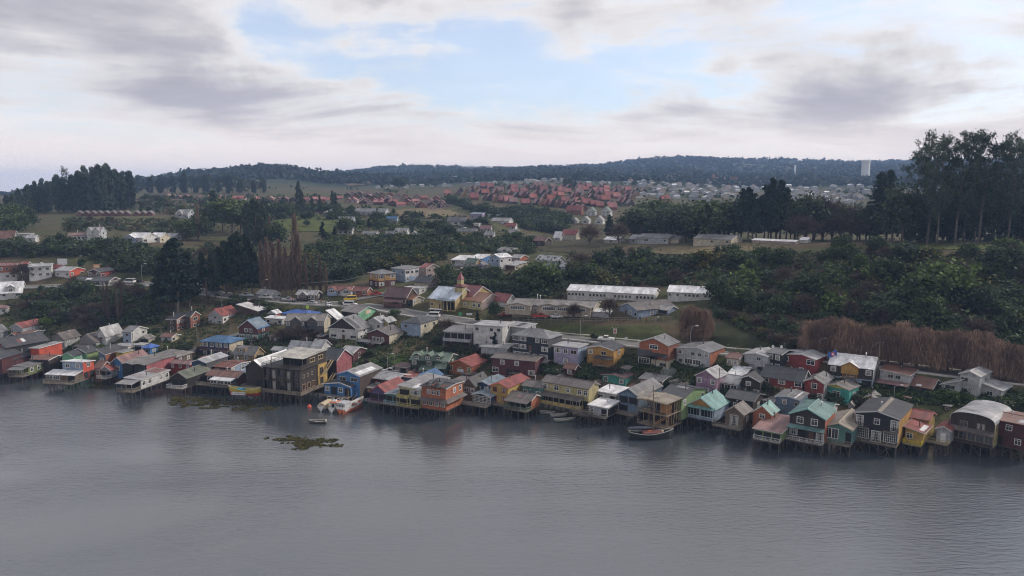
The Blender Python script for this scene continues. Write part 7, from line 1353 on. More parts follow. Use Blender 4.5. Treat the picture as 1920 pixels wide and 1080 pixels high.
    for i in range(9500):
        t = rr.uniform(0, 1); x = rr.uniform(0, 1920); y = np.interp(x, [0, 400, 800, 1200, 1600, 1920], [560, 560, 600, 640, 690, 730]) + t * np.interp(x, [0, 400, 800, 1200, 1600, 1920], [130, 120, 95, 70, 60, 40]); p = ground(x, y)
        if p[2] < .3 or np.min((_RP[:, 0] - p[0]) ** 2 + (_RP[:, 1] - p[1]) ** 2) < 25: continue
        r = rr.uniform(.3, 1.15); pts.append(blob(10, (r, r, r * .6), p + (0, 0, r * .3), .3)); sz.append(np.full(10, .36 * r + .08))
    V, F = cards(np.concatenate(pts), np.concatenate(sz)); tag(link('garden_weeds', np_mesh('garden_weeds', V, F, L_EVER)), 'rough grass and weeds around the village houses', 'weeds', kind='stuff')
    # woods on the far hills
    n = 20000; Y = np.exp(NR.uniform(math.log(1250), math.log(3300), n)); X = NR.uniform(-.80, .80, n) * Y; Z = land(X, Y); wood = _hash_noise(X / 260, Y / 260) + .35 * _hash_noise(X / 90, Y / 90); m = (wood > .30) | (Y > 2500); X, Y, Z = X[m], Y[m], Z[m]
    s = NR.uniform(4, 9, len(X)); c = np.stack([X, Y, Z + s * .5], 1); k = 7; P = np.repeat(c, k, 0) + NR.normal(size=(len(c) * k, 3)) * np.repeat(s, k)[:, None] * (.5, .5, .32); V, F = cards(P, np.repeat(s, k) * .75)
    tag(link('far_woods', np_mesh('far_woods', V, F, mat_leaf('far_wood_leaf', (0.012, 0.022, 0.012), (0.040, 0.055, 0.026), .01))), 'continuous woods covering the far hills to the skyline', 'woods', kind='stuff')
    n = 2600; Y = np.exp(NR.uniform(math.log(560), math.log(1400), n)); X = NR.uniform(-.5, .72, n) * Y; Z = land(X, Y); m = _hash_noise(X / 70 + 3, Y / 70) > .62; X, Y, Z = X[m], Y[m], Z[m]; s = NR.uniform(2, 4.5, len(X)); c = np.stack([X, Y, Z + s * .4], 1); k = 10; P = np.repeat(c, k, 0) + NR.normal(size=(len(c) * k, 3)) * np.repeat(s, k)[:, None] * (.5, .5, .35)
    V, F = cards(P, np.repeat(s, k) * .6); tag(link('town_greenery', np_mesh('town_greenery', V, F, L_DARK)), 'hedges and garden greenery scattered through the far town', 'greenery', kind='stuff')
plant()
# ------------------------------------------------------------------ boats
def paint(c, r=0.45): return mat_plain('boat_paint', c, r, 0, 0.25)
def hull(L, B, D, name_cols, sheer=.35, transom=.75, root=None):
    """double-curved planked hull along +x (bow at +x); strakes as separate parts from keel to gunwale"""
    n = 13; prof = lambda f: [(-.5 * L + L * i / (n - 1)) for i in range(n)]
    def half(i, k):                          # k 0 keel .. 1 sheer
        u = i / (n - 1); wb = (transom + (1 - transom) * min(1, u * 2.6)) if u < .4 else math.cos((u - .4) / .6 * math.pi / 2) ** .62
        z = D * (k + sheer * k * (abs(u - .42) * 1.7) ** 2); flare = k ** .34; return B / 2 * wb * flare + (.03 if k > 0 else 0.0), z
    ks = [0, .25, .5, .75, 1.0]; cuts = name_cols   # list of (part name, colour, k0, k1)
    for nm, col, k0, k1 in cuts:
        a = MB(); m = 5
        for s in (-1, 1):
            grid = []
            for j in range(m):
                k = k0 + (k1 - k0) * j / (m - 1); grid.append([(-.5 * L + L * i / (n - 1) + (L * .05 * k * (i / (n - 1)) ** 3), s * half(i, k)[0], half(i, k)[1]) for i in range(n)])
            for j in range(m - 1):
                for i in range(n - 1): a.add([grid[j][i], grid[j][i + 1], grid[j + 1][i + 1], grid[j + 1][i]], [(0, 1, 2, 3)])
        t = [(-.5 * L, s * half(0, k)[0], half(0, k)[1]) for s, k in ((-1, k0), (1, k0), (1, k1), (-1, k1))]; a.add(t, [(0, 1, 2, 3)]); a.build(nm, paint(col), root)
    a = MB()
    for s in (-1, 1):
        for i in range(n - 1): a.bar((-.5 * L + L * i / (n - 1) + L * .05 * (i / (n - 1)) ** 3, s * half(i, 1)[0], half(i, 1)[1]), (-.5 * L + L * (i + 1) / (n - 1) + L * .05 * ((i + 1) / (n - 1)) ** 3, s * half(i + 1, 1)[0], half(i + 1, 1)[1]), .06)
    a.bar((-.5 * L, -half(0, 1)[0], half(0, 1)[1]), (-.5 * L, half(0, 1)[0], half(0, 1)[1]), .06); a.build('gunwale', paint((.5, .48, .44)), root)
    a = MB(); k = .62
    for i in range(n - 1): a.add([(-.5 * L + L * i / (n - 1), -half(i, k)[0] * .98, D * k), (-.5 * L + L * (i + 1) / (n - 1), -half(i + 1, k)[0] * .98, D * k), (-.5 * L + L * (i + 1) / (n - 1), half(i + 1, k)[0] * .98, D * k), (-.5 * L + L * i / (n - 1), half(i, k)[0] * .98, D * k)], [(0, 1, 2, 3)])
    a.build('deck', mat_wood('boat_deck', (.26, .21, .16), 0), root)
def boat(name, label, px, py, z, heading, L, B, D, cols, **kw):
    p = at_z(px, py, max(z, 0.0)); o = empty(name, (p[0], p[1], z), R(heading)); tag(o, label, 'boat'); hull(L, B, D, cols, root=o, **kw); return o
def boats():
    Wc, Or = (.62, .62, .62), (.45, .13, .05)
    # display boat with its name board, propped in front of the dark hall
    o = boat('display_boat', 'yellow and red wooden boat on props with a name board', 459, 742, 2.0, 172, 8.6, 2.6, 1.9, [('lower_hull', (.30, .045, .05), 0, .5), ('upper_hull', (.42, .34, .05), .5, 1)], sheer=.5)
    for i, (x, y) in enumerate(((-2.8, 1), (-1, 1), (1, 1), (2.6, .8), (-2.8, -1), (2, -1))): a = MB(); a.bar((x, y, -3), (x * .96, y * .8, .9), .1, 6); a.build('prop', M_STILT, o)
    a = MB(); a.box(-.9, 1.28, .55, 3.2, 1.36, 1.35); bd = a.build('name_board', mat_plain('board_paint', (.62, .62, .62), .6), o)
    cu = bpy.data.curves.new('lettering', 'FONT'); cu.body = 'LA CHILOTANA'; cu.size = .58; cu.align_x = 'CENTER'; cu.extrude = .01; cu.materials.append(mat_plain('letter_paint', (.03, .04, .10), .6)); t0 = link('lettering_text', cu); bpy.context.view_layer.update(); me = bpy.data.meshes.new_from_object(t0.evaluated_get(bpy.context.evaluated_depsgraph_get())); bpy.data.objects.remove(t0); t = link('lettering', me, bd); t.location = (1.15, 1.375, .76); t.rotation_euler = (math.pi / 2, 0, math.pi)
    for i, (x, y, c) in enumerate(((2.0, 0, (.04, .35, .38)), (1.2, .3, (.05, .30, .45)), (.4, -.3, (.03, .22, .30)), (1.5, -.5, (.05, .42, .40)), (.7, .5, (.06, .30, .5)))): a = MB(); a.loft([[(x + rr_ * math.cos(q), y + rr_ * math.sin(q), z) for q in np.linspace(0, 6.28, 8)[:-1]] for rr_, z in ((.4, 1.1), (.5, 1.6), (.25, 2.1))]); a.build('net_bundle', mat_plain('fishing_net', c, .9), o)
    # three fishing boats moored side by side
    o = boat('covered_boat', 'white fishing boat under a tan tarpaulin, left of the three moored boats', 614, 764, -.35, 76, 7.2, 2.5, 1.5, [('hull', Wc, 0, 1)])
    a = MB(); n = 7; a.loft([[(x, 1.3 * math.cos(q), 1.0 + 1.5 * math.sin(q) ** .8) for q in np.linspace(0, math.pi, n)] for x in (-3.4, -2, 0, 1.2)], False, False); a.add([(-3.4, 1.3 * math.cos(q), 1.0 + 1.5 * math.sin(q) ** .8) for q in np.linspace(0, math.pi, n)], [tuple(range(n))]); a.build('tarpaulin', mat_plain('tan_canvas', (.40, .34, .24), .9), o)
    a = MB(); a.bar((1.8, -.9, 1.2), (1.8, -.9, 2.8), .04); a.bar((1.8, .9, 1.2), (1.8, .9, 2.8), .04); a.bar((1.8, -.9, 2.8), (1.8, .9, 2.8), .04); a.bar((3, -.5, 1.4), (3, -.5, 2.7), .04); a.bar((3, .5, 1.4), (3, .5, 2.7), .04); a.bar((1.8, .9, 2.8), (3, .5, 2.7), .04); a.build('rail_frame', mat_plain('white_pipe', Wc, .4), o)
    o = boat('cabin_boat', 'white fishing boat with orange cabin roof, middle of the three moored boats', 633, 766, -.35, 80, 8.0, 2.6, 1.5, [('hull', Wc, 0, 1)])
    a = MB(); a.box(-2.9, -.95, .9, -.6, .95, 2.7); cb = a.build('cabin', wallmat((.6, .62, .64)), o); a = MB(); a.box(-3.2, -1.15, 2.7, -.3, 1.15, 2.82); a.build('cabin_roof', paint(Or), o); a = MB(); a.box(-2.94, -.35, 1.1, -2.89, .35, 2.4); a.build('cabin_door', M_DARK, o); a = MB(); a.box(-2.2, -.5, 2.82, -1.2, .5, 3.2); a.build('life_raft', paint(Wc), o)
    for y in (-.7, .7): a = MB(); a.bar((1, y, 1.2), (1, y, 2.6), .05); a.bar((1, y, 2.6), (2.6, y * .6, 2.6), .05); a.bar((2.6, y * .6, 1.3), (2.6, y * .6, 2.6), .05); a.build('gallows', mat_plain('white_pipe', Wc, .4), o)
    o = boat('orange_boat', 'orange-hulled fishing boat with white wheelhouse, right of the three moored boats', 659, 768, -.4, 64, 9.6, 3.2, 1.9, [('lower_hull', Or, 0, .72), ('upper_hull', Wc, .72, 1)], sheer=.5)
    a = MB(); a.box(-4.2, -1.25, 1.1, -1.6, 1.25, 3.2); a.build('wheelhouse', wallmat((.6, .6, .64)), o); a = MB(); a.box(-4.4, -1.4, 3.2, -1.4, 1.4, 3.3); a.build('wheelhouse_roof', paint((.4, .4, .42)), o)
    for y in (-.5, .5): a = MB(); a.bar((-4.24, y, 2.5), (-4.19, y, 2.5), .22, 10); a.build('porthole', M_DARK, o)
    for i, (x, y, c) in enumerate(((0, .5, (.5, .5, .5)), (.8, -.4, (.3, .08, .05)), (1.6, .3, (.1, .2, .2)), (2.4, 0, (.55, .5, .4)))): a = MB(); a.loft([[(x + r_ * math.cos(q), y + r_ * math.sin(q), z) for q in np.linspace(0, 6.28, 9)[:-1]] for r_, z in ((.45, 1.2), (.5, 1.8), (.2, 2.0))]); a.build('deck_drum', paint(c), o)
    a = MB(); a.bar((-1.2, 0, 1.2), (-1.2, 0, 6.2), .07); a.bar((-1.2, -1, 4.4), (-1.2, 1, 4.4), .04); a.bar((-1.2, 0, 2.2), (2.6, 0, 4.2), .06); a.build('mast', mat_wood('mast_wood', (.2, .15, .1)), o)
    for nm, lb, px, py, hd, L, c in (('dinghy', 'white and blue dinghy behind the orange-hulled boat', 684, 752, -20, 5.0, (.45, .52, .6)), ('dinghy', 'teal skiff half under the plum-coloured house', 697, 754, -10, 4.5, (.05, .22, .25)), ('rowing_boat', 'small dark rowing boat anchored alone off the hotel', 596, 793, 175, 4.2, (.10, .085, .08)), ('rowing_boat', 'pale rowing boat pulled up under the straw yellow house', 1048, 781, 15, 4.4, (.30, .29, .28)), ('rowing_boat', 'larger grey-green rowing boat left of the timber ruin', 1058, 790, 12, 5.2, (.16, .19, .16)), ('rowing_boat', 'grey skiff among the stilts left of the two rowing boats', 1026, 776, -15, 3.8, (.22, .22, .22))):
        o = boat(nm, lb, px, py, -.15, hd, L, 1.5, .75, [('hull', c, 0, 1)])
        for x in (-.9, .7): a = MB(); a.box(x - .15, -.6, .5, x + .15, .6, .56); a.build('thwart', mat_wood('boat_deck', (.26, .21, .16), 1), o)
        if px == 596: a = MB(); a.box(-2.25, -.18, .55, -1.95, .18, 1.1); a.build('outboard_motor', paint((.5, .5, .5)), o)
    # the wooden sailing boat before the timber frame house
    o = boat('sailing_boat', 'dark-hulled wooden sailing boat with red cabin and furled grey sail', 1219, 822, -.5, 4, 10.2, 3.2, 1.9, [('lower_hull', (.016, .020, .020), 0, .93), ('rub_rail', (.24, .27, .25), .93, 1)], sheer=.55, transom=.45)
    a = MB(); a.loft([[(x, y, z) for y, z in ((-wd, 1.2), (-wd, 2.05), (-wd * .6, 2.35), (wd * .6, 2.35), (wd, 2.05), (wd, 1.2))] for x, wd in ((-2.0, .75), (-1.6, 1.0), (1.8, .95), (3.0, .6))]); a.build('cabin', paint((.16, .055, .05)), o)
    for x in (-1.2, -.2, .8): a = MB(); a.box(x - .25, -1.02, 1.5, x + .25, -.98, 1.85); a.build('cabin_window', M_GLASS, o)
    a = MB(); a.box(2.6, -.6, 1.7, 3.1, -.1, 2.5); a.build('lettered_board', mat_plain('cream_board', (.55, .45, .3)), o); a = MB(); a.bar((.9, 0, 1.0), (.5, 0, 13.4), .14, 7, .07); a.build('mast', mat_wood('mast_wood', (.22, .15, .10)), o)
    a = MB(); a.bar((.75, 0, 3.0), (-5.6, .3, 2.7), .08); a.build('boom', mat_wood('mast_wood', (.22, .15, .10)), o); n = 8; a = MB(); a.loft([[(x, .3 * math.cos(q) * k + .1, 3.1 + .34 * math.sin(q) * k) for q in np.linspace(0, 6.28, n + 1)[:-1]] for x, k in ((.5, .5), (-1, .9), (-3, 1.15), (-4.8, .9), (-5.5, .2))]); a.build('furled_sail', mat_plain('grey_sail', (.10, .11, .14), .9), o)
    a = MB()
    for e in ((4.9, 0, 2.6), (-4.8, 1, 2.2), (-4.8, -1, 2.2), (.6, 1.5, 1.9), (.6, -1.5, 1.9)): a.bar((.52, 0, 12.8), e, .02, 3)
    a.build('rigging', mat_plain('rope', (.08, .07, .06), .9), o); a = MB(); a.box(-.6, -.4, 2.36, .3, .3, 2.5); a.build('life_vest', paint((.6, .16, .04)), o)
    p = at_z(580, 764, 0); o = empty('mooring_buoy', (p[0], p[1], 0)); a = MB(); a.loft([[(r_ * math.cos(q), r_ * math.sin(q), z) for q in np.linspace(0, 6.28, 11)[:-1]] for r_, z in ((.2, -.3), (.55, 0), (.6, .3), (.4, .7), (.1, .85))]); a.build('float', paint((.55, .10, .06)), o); a = MB(); a.bar((0, 0, .8), (0, 0, 1.3), .04); a.bar((-.15, 0, 1.3), (.15, 0, 1.3), .04); a.build('ring', M_FLUE, o); tag(o, 'orange mooring buoy floating right of the hotel', 'buoy')
    p = at_z(1086, 822, 0); o = empty('mooring_buoy', (p[0], p[1], 0)); a = MB(); a.loft([[(r_ * math.cos(q), r_ * math.sin(q), z) for q in np.linspace(0, 6.28, 9)[:-1]] for r_, z in ((.1, -.2), (.3, 0), (.3, .25), (.05, .5))]); a.build('float', paint((.06, .06, .06)), o); tag(o, 'tiny dark buoy alone on the water left of the sailing boat', 'buoy')
boats()

# ------------------------------------------------------------------ cars
_CAR = {}
def car_parts(kind, col):
    k = (kind, col)
    if k in _CAR: return _CAR[k]
    P = {'car': dict(L=4.2, W=1.7, body=[(0, .35), (0, .75), (.25, .86), (1.15, .92), (3.55, .95), (4.15, .85), (4.2, .4)], cab=[(1.0, .9), (1.6, 1.42), (2.9, 1.45), (3.65, .93)]),
         'pickup': dict(L=5.3, W=1.85, body=[(0, .45), (0, .9), (.2, 1.02), (1.5, 1.1), (3.3, 1.1), (5.25, 1.08), (5.3, .5)], cab=[(1.35, 1.08), (1.95, 1.72), (3.15, 1.74), (3.4, 1.08)]),
         'van': dict(L=5.0, W=1.9, body=[(0, .4), (0, .95), (.3, 1.05), (.9, 1.15), (4.9, 1.15), (5.0, .5)], cab=[(.7, 1.12), (1.3, 2.0), (4.75, 2.05), (4.95, 1.12)])}[kind]
    L, W = P['L'], P['W']; m = mat_plain('car_paint', col, .3, 0.0, .05); g = M_GLASS
    def ext(prof, inset, z0=None):
        a = MB(); n = len(prof); l = [(x, -W / 2 + inset, z) for x, z in prof]; r = [(x, W / 2 - inset, z) for x, z in prof]; a.add(l + r, [tuple(range(n)), tuple(range(2 * n - 1, n - 1, -1))] + [(i, i + n, (i + 1) % n + n, (i + 1) % n) for i in range(n)]); return a
    parts = [('body', ext(P['body'], 0).mesh('body', m)), ('cabin', ext(P['cab'], .12).mesh('cabin', m))]
    c = P['cab']; w1 = lambda i, t: (c[i][0] + (c[i + 1][0] - c[i][0]) * t, c[i][1] + (c[i + 1][1] - c[i][1]) * t)
    a = MB(); zb, zt = c[0][1] + .06, c[1][1] - .08; x0, x1 = c[0][0] + .35, c[-1][0] - .3; xa, xb = c[1][0] + .02, c[2][0] - .02
    for s in (-1, 1): y = s * (W / 2 - .115); a.add([(x0, y, zb), (x1, y, zb), (xb, y, zt), (xa, y, zt)], [(0, 1, 2, 3) if s < 0 else (3, 2, 1, 0)])
    parts.append(('side_window', a.mesh('side_window', g))); yw = W / 2 - .2; b = MB(); p, q = w1(0, .12), w1(0, .92); b.add([(p[0] - .02, -yw, p[1]), (p[0] - .02, yw, p[1]), (q[0] - .02, yw, q[1]), (q[0] - .02, -yw, q[1])], [(3, 2, 1, 0)]); parts.append(('windscreen', b.mesh('windscreen', g)))
    b = MB(); p, q = w1(2, .1), w1(2, .85); b.add([(p[0] + .02, -yw, p[1]), (p[0] + .02, yw, p[1]), (q[0] + .02, yw, q[1]), (q[0] + .02, -yw, q[1])], [(0, 1, 2, 3)]); parts.append(('rear_window', b.mesh('rear_window', g)))
    wh = MB(); wh.bar((0, -.1, 0), (0, .1, 0), .33, 12); rim = MB(); rim.bar((0, -.115, 0), (0, .115, 0), .18, 8); hl = MB(); hl.box(-.03, -.18, -.08, .02, .18, .08)
    _CAR[k] = (parts, wh.mesh('wheel', mat_plain('tyre', (.015, .015, .016), .9)), rim.mesh('rim', M_FLUEZ), hl.mesh('headlight', mat_plain('lamp_glass', (.6, .6, .55), .2)), hl.mesh('tail_light', mat_plain('tail_lens', (.3, .02, .02), .3)), L, W); return _CAR[k]
def vehicle(kind, col, px, py, heading, label, catg='car'):
    p = ground(px, py); parts, wh, rim, hl, tl, L, W = car_parts(kind, col); o = empty({'car': 'parked_car', 'pickup': 'pickup_truck', 'van': 'minivan'}[kind], p); o.location[2] = on_land(p[0], p[1]) + .14
    c, s = math.cos(R(heading)), math.sin(R(heading)); o.rotation_euler[2] = R(heading); o.location[0] -= c * L / 2; o.location[1] -= s * L / 2; tag(o, label, catg)
    for n, me in parts: link(n, me, o)
    for x in (.85, L - .95):
        for y in (-W / 2 + .08, W / 2 - .08): w_ = link('wheel', wh, o, (x, y, .33)); link('rim', rim, w_)
    for y in (-W / 2 + .3, W / 2 - .3): link('headlight', hl, o, (-.01, y, .66)); link('tail_light', tl, o, (L + .02, y, .72))
WHITE, SILV, RED, BLK, YEL, GRY = (.62, .62, .62), (.36, .37, .39), (.35, .03, .03), (.02, .02, .022), (.60, .38, .02), (.14, .14, .15)
for a in (('van', WHITE, 243, 531, -8, 'white panel van on the left road', 'van'), ('car', BLK, 261, 527, -8, 'black taxi with yellow roof on the left road'), ('car', GRY, 405, 547, 165, 'dark grey car at the left end of the road under the pines'), ('pickup', SILV, 462, 555, 168, 'silver pickup on the road before the poplars', 'truck'), ('pickup', (.45, .46, .44), 498, 561, 168, 'pale pickup beside the white roadside cottage', 'truck'), ('pickup', SILV, 541, 566, 168, 'silver pickup next to the pedestrians', 'truck'), ('car', SILV, 585, 574, -14, 'silver car beside the lime road sign'), ('car', WHITE, 616, 580, -60, 'white car with its front to the camera at the junction'), ('van', YEL, 657, 566, 20, 'yellow minibus at the junction', 'van'), ('car', WHITE, 653, 571, 25, 'white car right in front of the yellow minibus'), ('van', WHITE, 657, 577, 178, 'small white van below the yellow minibus', 'van'), ('pickup', RED, 706, 553, 15, 'bright red truck by the maroon barn roof', 'truck'), ('car', SILV, 724, 550, 15, 'silver car behind the bright red truck'), ('car', WHITE, 751, 541, 10, 'white car under the orange and maroon house'), ('pickup', RED, 1013, 597, 175, 'dark red pickup parked at the school fence', 'truck'), ('car', WHITE, 1044, 597, -160, 'white car parked right of the dark red pickup'), ('pickup', WHITE, 1137, 641, -14, 'white double-cab pickup driving on the coast road', 'truck'), ('pickup', SILV, 732, 701, 172, 'silver pickup parked on the grass by the green-roofed house', 'truck'), ('car', BLK, 350, 656, -150, 'black car on the lane left of the navy house'), ('car', RED, 945, 593, 20, 'small red car half hidden right of the church'), ('van', WHITE, 812, 598, -10, 'white bus roof behind the charcoal-roofed house', 'bus'), ('van', WHITE, 366, 535, -20, 'white truck half hidden by the pines on the left road', 'truck')):
    vehicle(*a)

# ------------------------------------------------------------------ lamps, poles, wires, signs
M_POLE = mat_wood('pole_wood', (.13, .115, .10)); M_LAMP = mat_plain('lamp_steel', (.30, .30, .30), .5, .5); M_HEAD = mat_plain('lamp_head', (.62, .62, .60), .4)
def height_at(px, py, Y): d = ray(px, py); return CAM_H + d[2] / d[1] * Y
for px, yb, yt, dx, lb in ((727, 700, 663, .9, 'street lamp on the grass by the silver pickup'), (494, 560, 524, 1, 'street lamp at the roadside before the poplars'), (1294, 668, 611, 1, 'tall curved street lamp right of the three-coloured house'), (1534, 678, 634, 1, 'street lamp behind the red houses near the flag'), (1832, 708, 668, 1, 'street lamp above the grey shingled house'), (146, 512, 480, .8, 'street lamp behind the orange gabled house'), (267, 534, 494, .9, 'street lamp beside the taxi on the left road'), (1088, 644, 592, 1, 'tall lamp post beside the coast road below the school'), (732, 568, 516, -.9, 'street lamp left of the orange and maroon house'), (1229, 790, 736, 1, 'lamp with white head behind the timber frame house'), (1345, 735, 700, .7, 'lamp beside the mauve house'), (1675, 762, 722, .7, 'lamp in front of the whitewashed rusty-roofed house')):
    p = ground(px, yb); h = height_at(px, yt, p[1]) - p[2]; o = empty('street_lamp', p); tag(o, lb, 'street lamp', 'street lamps'); a = MB(); a.bar((0, 0, -.5), (0, 0, h * .86), .09, 6, .06); a.build('post', M_LAMP, o)
    a = MB(); s = math.copysign(1, dx); q = [(0, 0, h * .86), (.25 * s, 0, h * .95), (.9 * s, 0, h), (1.5 * s, 0, h)]; [a.bar(q[i], q[i + 1], .05, 5) for i in range(3)]; a.build('arm', M_LAMP, o); a = MB(); a.box(min(1.3 * s, 2.1 * s), -.16, h - .08, max(1.3 * s, 2.1 * s), .16, h + .1); a.build('lamp_head', M_HEAD, o)
POLES = []
for px, yb, yt, lb in ((418, 621, 548, 'tall grey pole right in front of the orange-red roof'), (371, 664, 606, 'wooden pole at the lane beside the navy house'), (432, 622, 585, 'wooden pole right of the white cottage'), (474, 684, 636, 'wooden pole with lamp in front of the tan chalet'), (518, 592, 560, 'wooden pole by the small orange hut'), (544, 592, 556, 'wooden pole at the roadside opposite the brown bungalow'), (611, 588, 556, 'dark pole near the lime sign'), (621, 590, 560, 'dark pole with transformer by the junction'), (722, 572, 520, 'wooden pole right of the red truck'), (388, 560, 520, 'pole at the left road under the pines'), (740, 700, 650, 'bare wooden pole behind the lamp on the grass'), (1050, 714, 690, 'thin pole in the grass below the lilac house'), (1153, 648, 612, 'sign pole by the coast road'), (1645, 720, 640, 'tall dark pole before the willows'), (1347, 748, 690, 'wooden pole right of the mauve house'), (977, 480, 455, 'utility pole above the hillside cluster'), (1020, 488, 448, 'utility pole left of the plateau edge'), (1070, 488, 450, 'left of two brown poles on the plateau bank'), (1076, 488, 446, 'right of two brown poles on the plateau bank'), (1125, 488, 455, 'single brown pole by the white box on the bank'), (304, 652, 612, 'pole left of the low white and grey cottage'), (250, 652, 618, 'pole in front of the white two-storey house'), (75, 640, 610, 'thin pole before the bright red roof'), (1522, 752, 700, 'wooden pole between the red houses'), (1632, 770, 735, 'dark pole beside the mustard shed'), (1318, 790, 775, 'short pole by the aqua pavilion'), (870, 480, 468, 'small pole over the hillside cluster')):
    p = ground(px, yb); h = height_at(px, yt, p[1]) - p[2]; o = empty('utility_pole', p); tag(o, lb, 'utility pole', 'utility poles'); a = MB(); a.bar((0, 0, -.5), (0, 0, h), .14, 6, .10); a.build('pole', M_POLE, o); a = MB(); a.bar((-.9, 0, h - .5), (.9, 0, h - .5), .06); a.build('crossarm', M_POLE, o)
    for x in (-.8, 0, .8): a = MB(); a.bar((x, 0, h - .45), (x, 0, h - .22), .06, 5, .03); a.build('insulator', M_HEAD, o)
    POLES.append((px, np.array((p[0], p[1], p[2] + h - .3))))
PD = {k: v for k, v in POLES}
for i, (a_, b_, th) in enumerate(((388, 544, .03), (544, 611, .03), (611, 722, .03), (371, 432, .03), (432, 518, .03), (418, 371, .03), (474, 740, .025), (740, 1050, .025), (1153, 1347, .025), (1347, 1522, .025), (1522, 1632, .025), (977, 1020, .03), (1020, 1070, .03), (1076, 1125, .03), (304, 371, .025), (250, 304, .025), (1645, 1522, .025))):
    A, B = PD[a_], PD[b_]; m = MB(); n = 10; L = np.linalg.norm(B - A); pts = [A + (B - A) * t - np.array((0, 0, L * .02 * 4 * t * (1 - t))) for t in np.linspace(0, 1, n + 1)]; [m.bar(pts[j], pts[j + 1], th, 3) for j in range(n)]; tag(m.build('power_line', mat_plain('cable', (.05, .05, .05), .8)), 'sagging cable strung between two utility poles', 'cable', 'cables between the utility poles')
A, B = at(548, 533, 300), PD[722]; m = MB(); m.bar(A, at(650, 525, 292), .10, 5); m.bar(at(650, 525, 292), at(682, 517, 290), .10, 5); m.bar(at(682, 517, 290), at(742, 518, 285), .08, 5); tag(m.build('thick_cable', mat_plain('cable', (.22, .21, .20), .8)), 'thick grey cable bundle running towards the orange and maroon house', 'cable')
def sign(px, yb, yt, w, col, label, h=None, catg='sign', name='road_sign', two=None):
    p = ground(px, yb); H1 = height_at(px, yt, p[1]) - p[2]; o = empty(name, p); tag(o, label, catg); hh = h or w; a = MB(); a.bar((0, 0, -.4), (0, 0, H1), .05, 5); a.build('post', M_LAMP, o); a = MB(); a.box(-w / 2, -.08, H1 - hh, w / 2, -.04, H1); a.build('panel', mat_plain('sign_panel', col, .5, 0, .1), o)
    if two: a = MB(); a.box(-w * .34, -.095, H1 - hh * .8, w * .34, -.082, H1 - hh * .25); a.build('symbol', mat_plain('sign_panel', two, .5, 0, .1), o)
sign(577, 584, 573, 1.1, (.45, .60, .03), 'lime yellow square road sign at the junction'); sign(1153, 640, 616, 1.0, (.6, .58, .56), 'white road sign with red symbol by the coast road', 1.5, two=(.45, .06, .05)); sign(1174, 650, 632, .9, (.5, .5, .5), 'small grey road sign seen from behind near the coast road'); sign(863, 600, 586, 1.0, (.03, .30, .12), 'small green street sign left of the white block'); sign(118, 505, 485, 4.2, (.55, .56, .58), 'white billboard on the bank above the left houses', 2.6, name='billboard'); sign(182, 508, 495, 3.0, (.5, .22, .12), 'orange-red billboard right of the pale green tree', 2.0, name='billboard', two=(.6, .5, .3)); sign(880, 594, 587, 2.0, (.55, .55, .55), 'low white board right of the green street sign', .7, name='notice_board')
I = [i for i in HOUSES if i['root']['label'].startswith('warm orange-brown bungalow')][0]; p = I['root']; a = MB(); a.box(-1.1, -.06, -.45, 1.1, -.02, .45); o = a.build('sign_panel', mat_plain('sign_panel', (.5, .55, .6), .5), p, (I['w'] * .52, 0, I['he'] * .42))
I = [i for i in HOUSES if i['root']['label'].startswith('mint green')][0]; a = MB(); a.box(-1.3, -.07, -.7, 1.3, -.02, .7); o = a.build('sign_panel', mat_plain('sign_panel', (.55, .45, .40), .5), I['root'], (I['w'], I['d'] * .5, I['he'] * .95)); o.rotation_euler[2] = math.pi / 2; a = MB(); a.box(-1.1, -.085, -.5, -.7, -.072, .5); q = a.build('stripe', mat_plain('sign_panel', (.5, .38, .02), .5), o)
# flag over the white roof
p = ground(1567, 700); o = empty('flag', p); h = height_at(1567, 656, p[1]) - p[2]; tag(o, 'blue flag with red and white emblem flying behind the white roof', 'flag'); a = MB(); a.bar((0, 0, -.5), (0, 0, h), .06, 6); a.build('flagpole', M_LAMP, o)
a = MB(); n = 8; g = [[(-2.3 * i / n, .22 * math.sin(i * 1.1), h - .1 - 1.5 * j - .5 * i / n + .12 * math.sin(i * .9)) for i in range(n + 1)] for j in (0, 1)]
for i in range(n): a.add([g[1][i], g[1][i + 1], g[0][i + 1], g[0][i]], [(0, 1, 2, 3)])
f = a.build('cloth', mat_plain('flag_cloth', (.05, .12, .40), .8), o)
for c, r_, dy in (((.5, .05, .06), .55, -.30), ((.6, .6, .6), .28, -.36)): a = MB(); a.bar((-1.15, dy, h - 1.1), (-1.15, dy + .03, h - 1.1), r_, 12); a.build('emblem', mat_plain('flag_emblem', c, .8), f)
# bus shelter by the church
p = ground(816, 592); o = empty('bus_shelter', p, R(-18)); tag(o, 'glazed bus shelter with pale roof in front of the church', 'bus shelter'); a = MB(); a.box(-2.4, -.8, 2.3, 2.4, .9, 2.45); a.build('roof', mat_roof(RC['zinc'], .1), o)
for x in (-2.2, 0, 2.2):
    for y in (-.7, .8): a = MB(); a.bar((x, y, -.3), (x, y, 2.3), .06); a.build('post', M_LAMP, o)
a = MB(); a.box(-2.2, .76, .3, 2.2, .8, 2.1); a.build('back_pane', M_GLASS, o); a = MB(); a.box(-2, .3, .4, 2, .7, .5); a.build('seat', M_DECK, o)
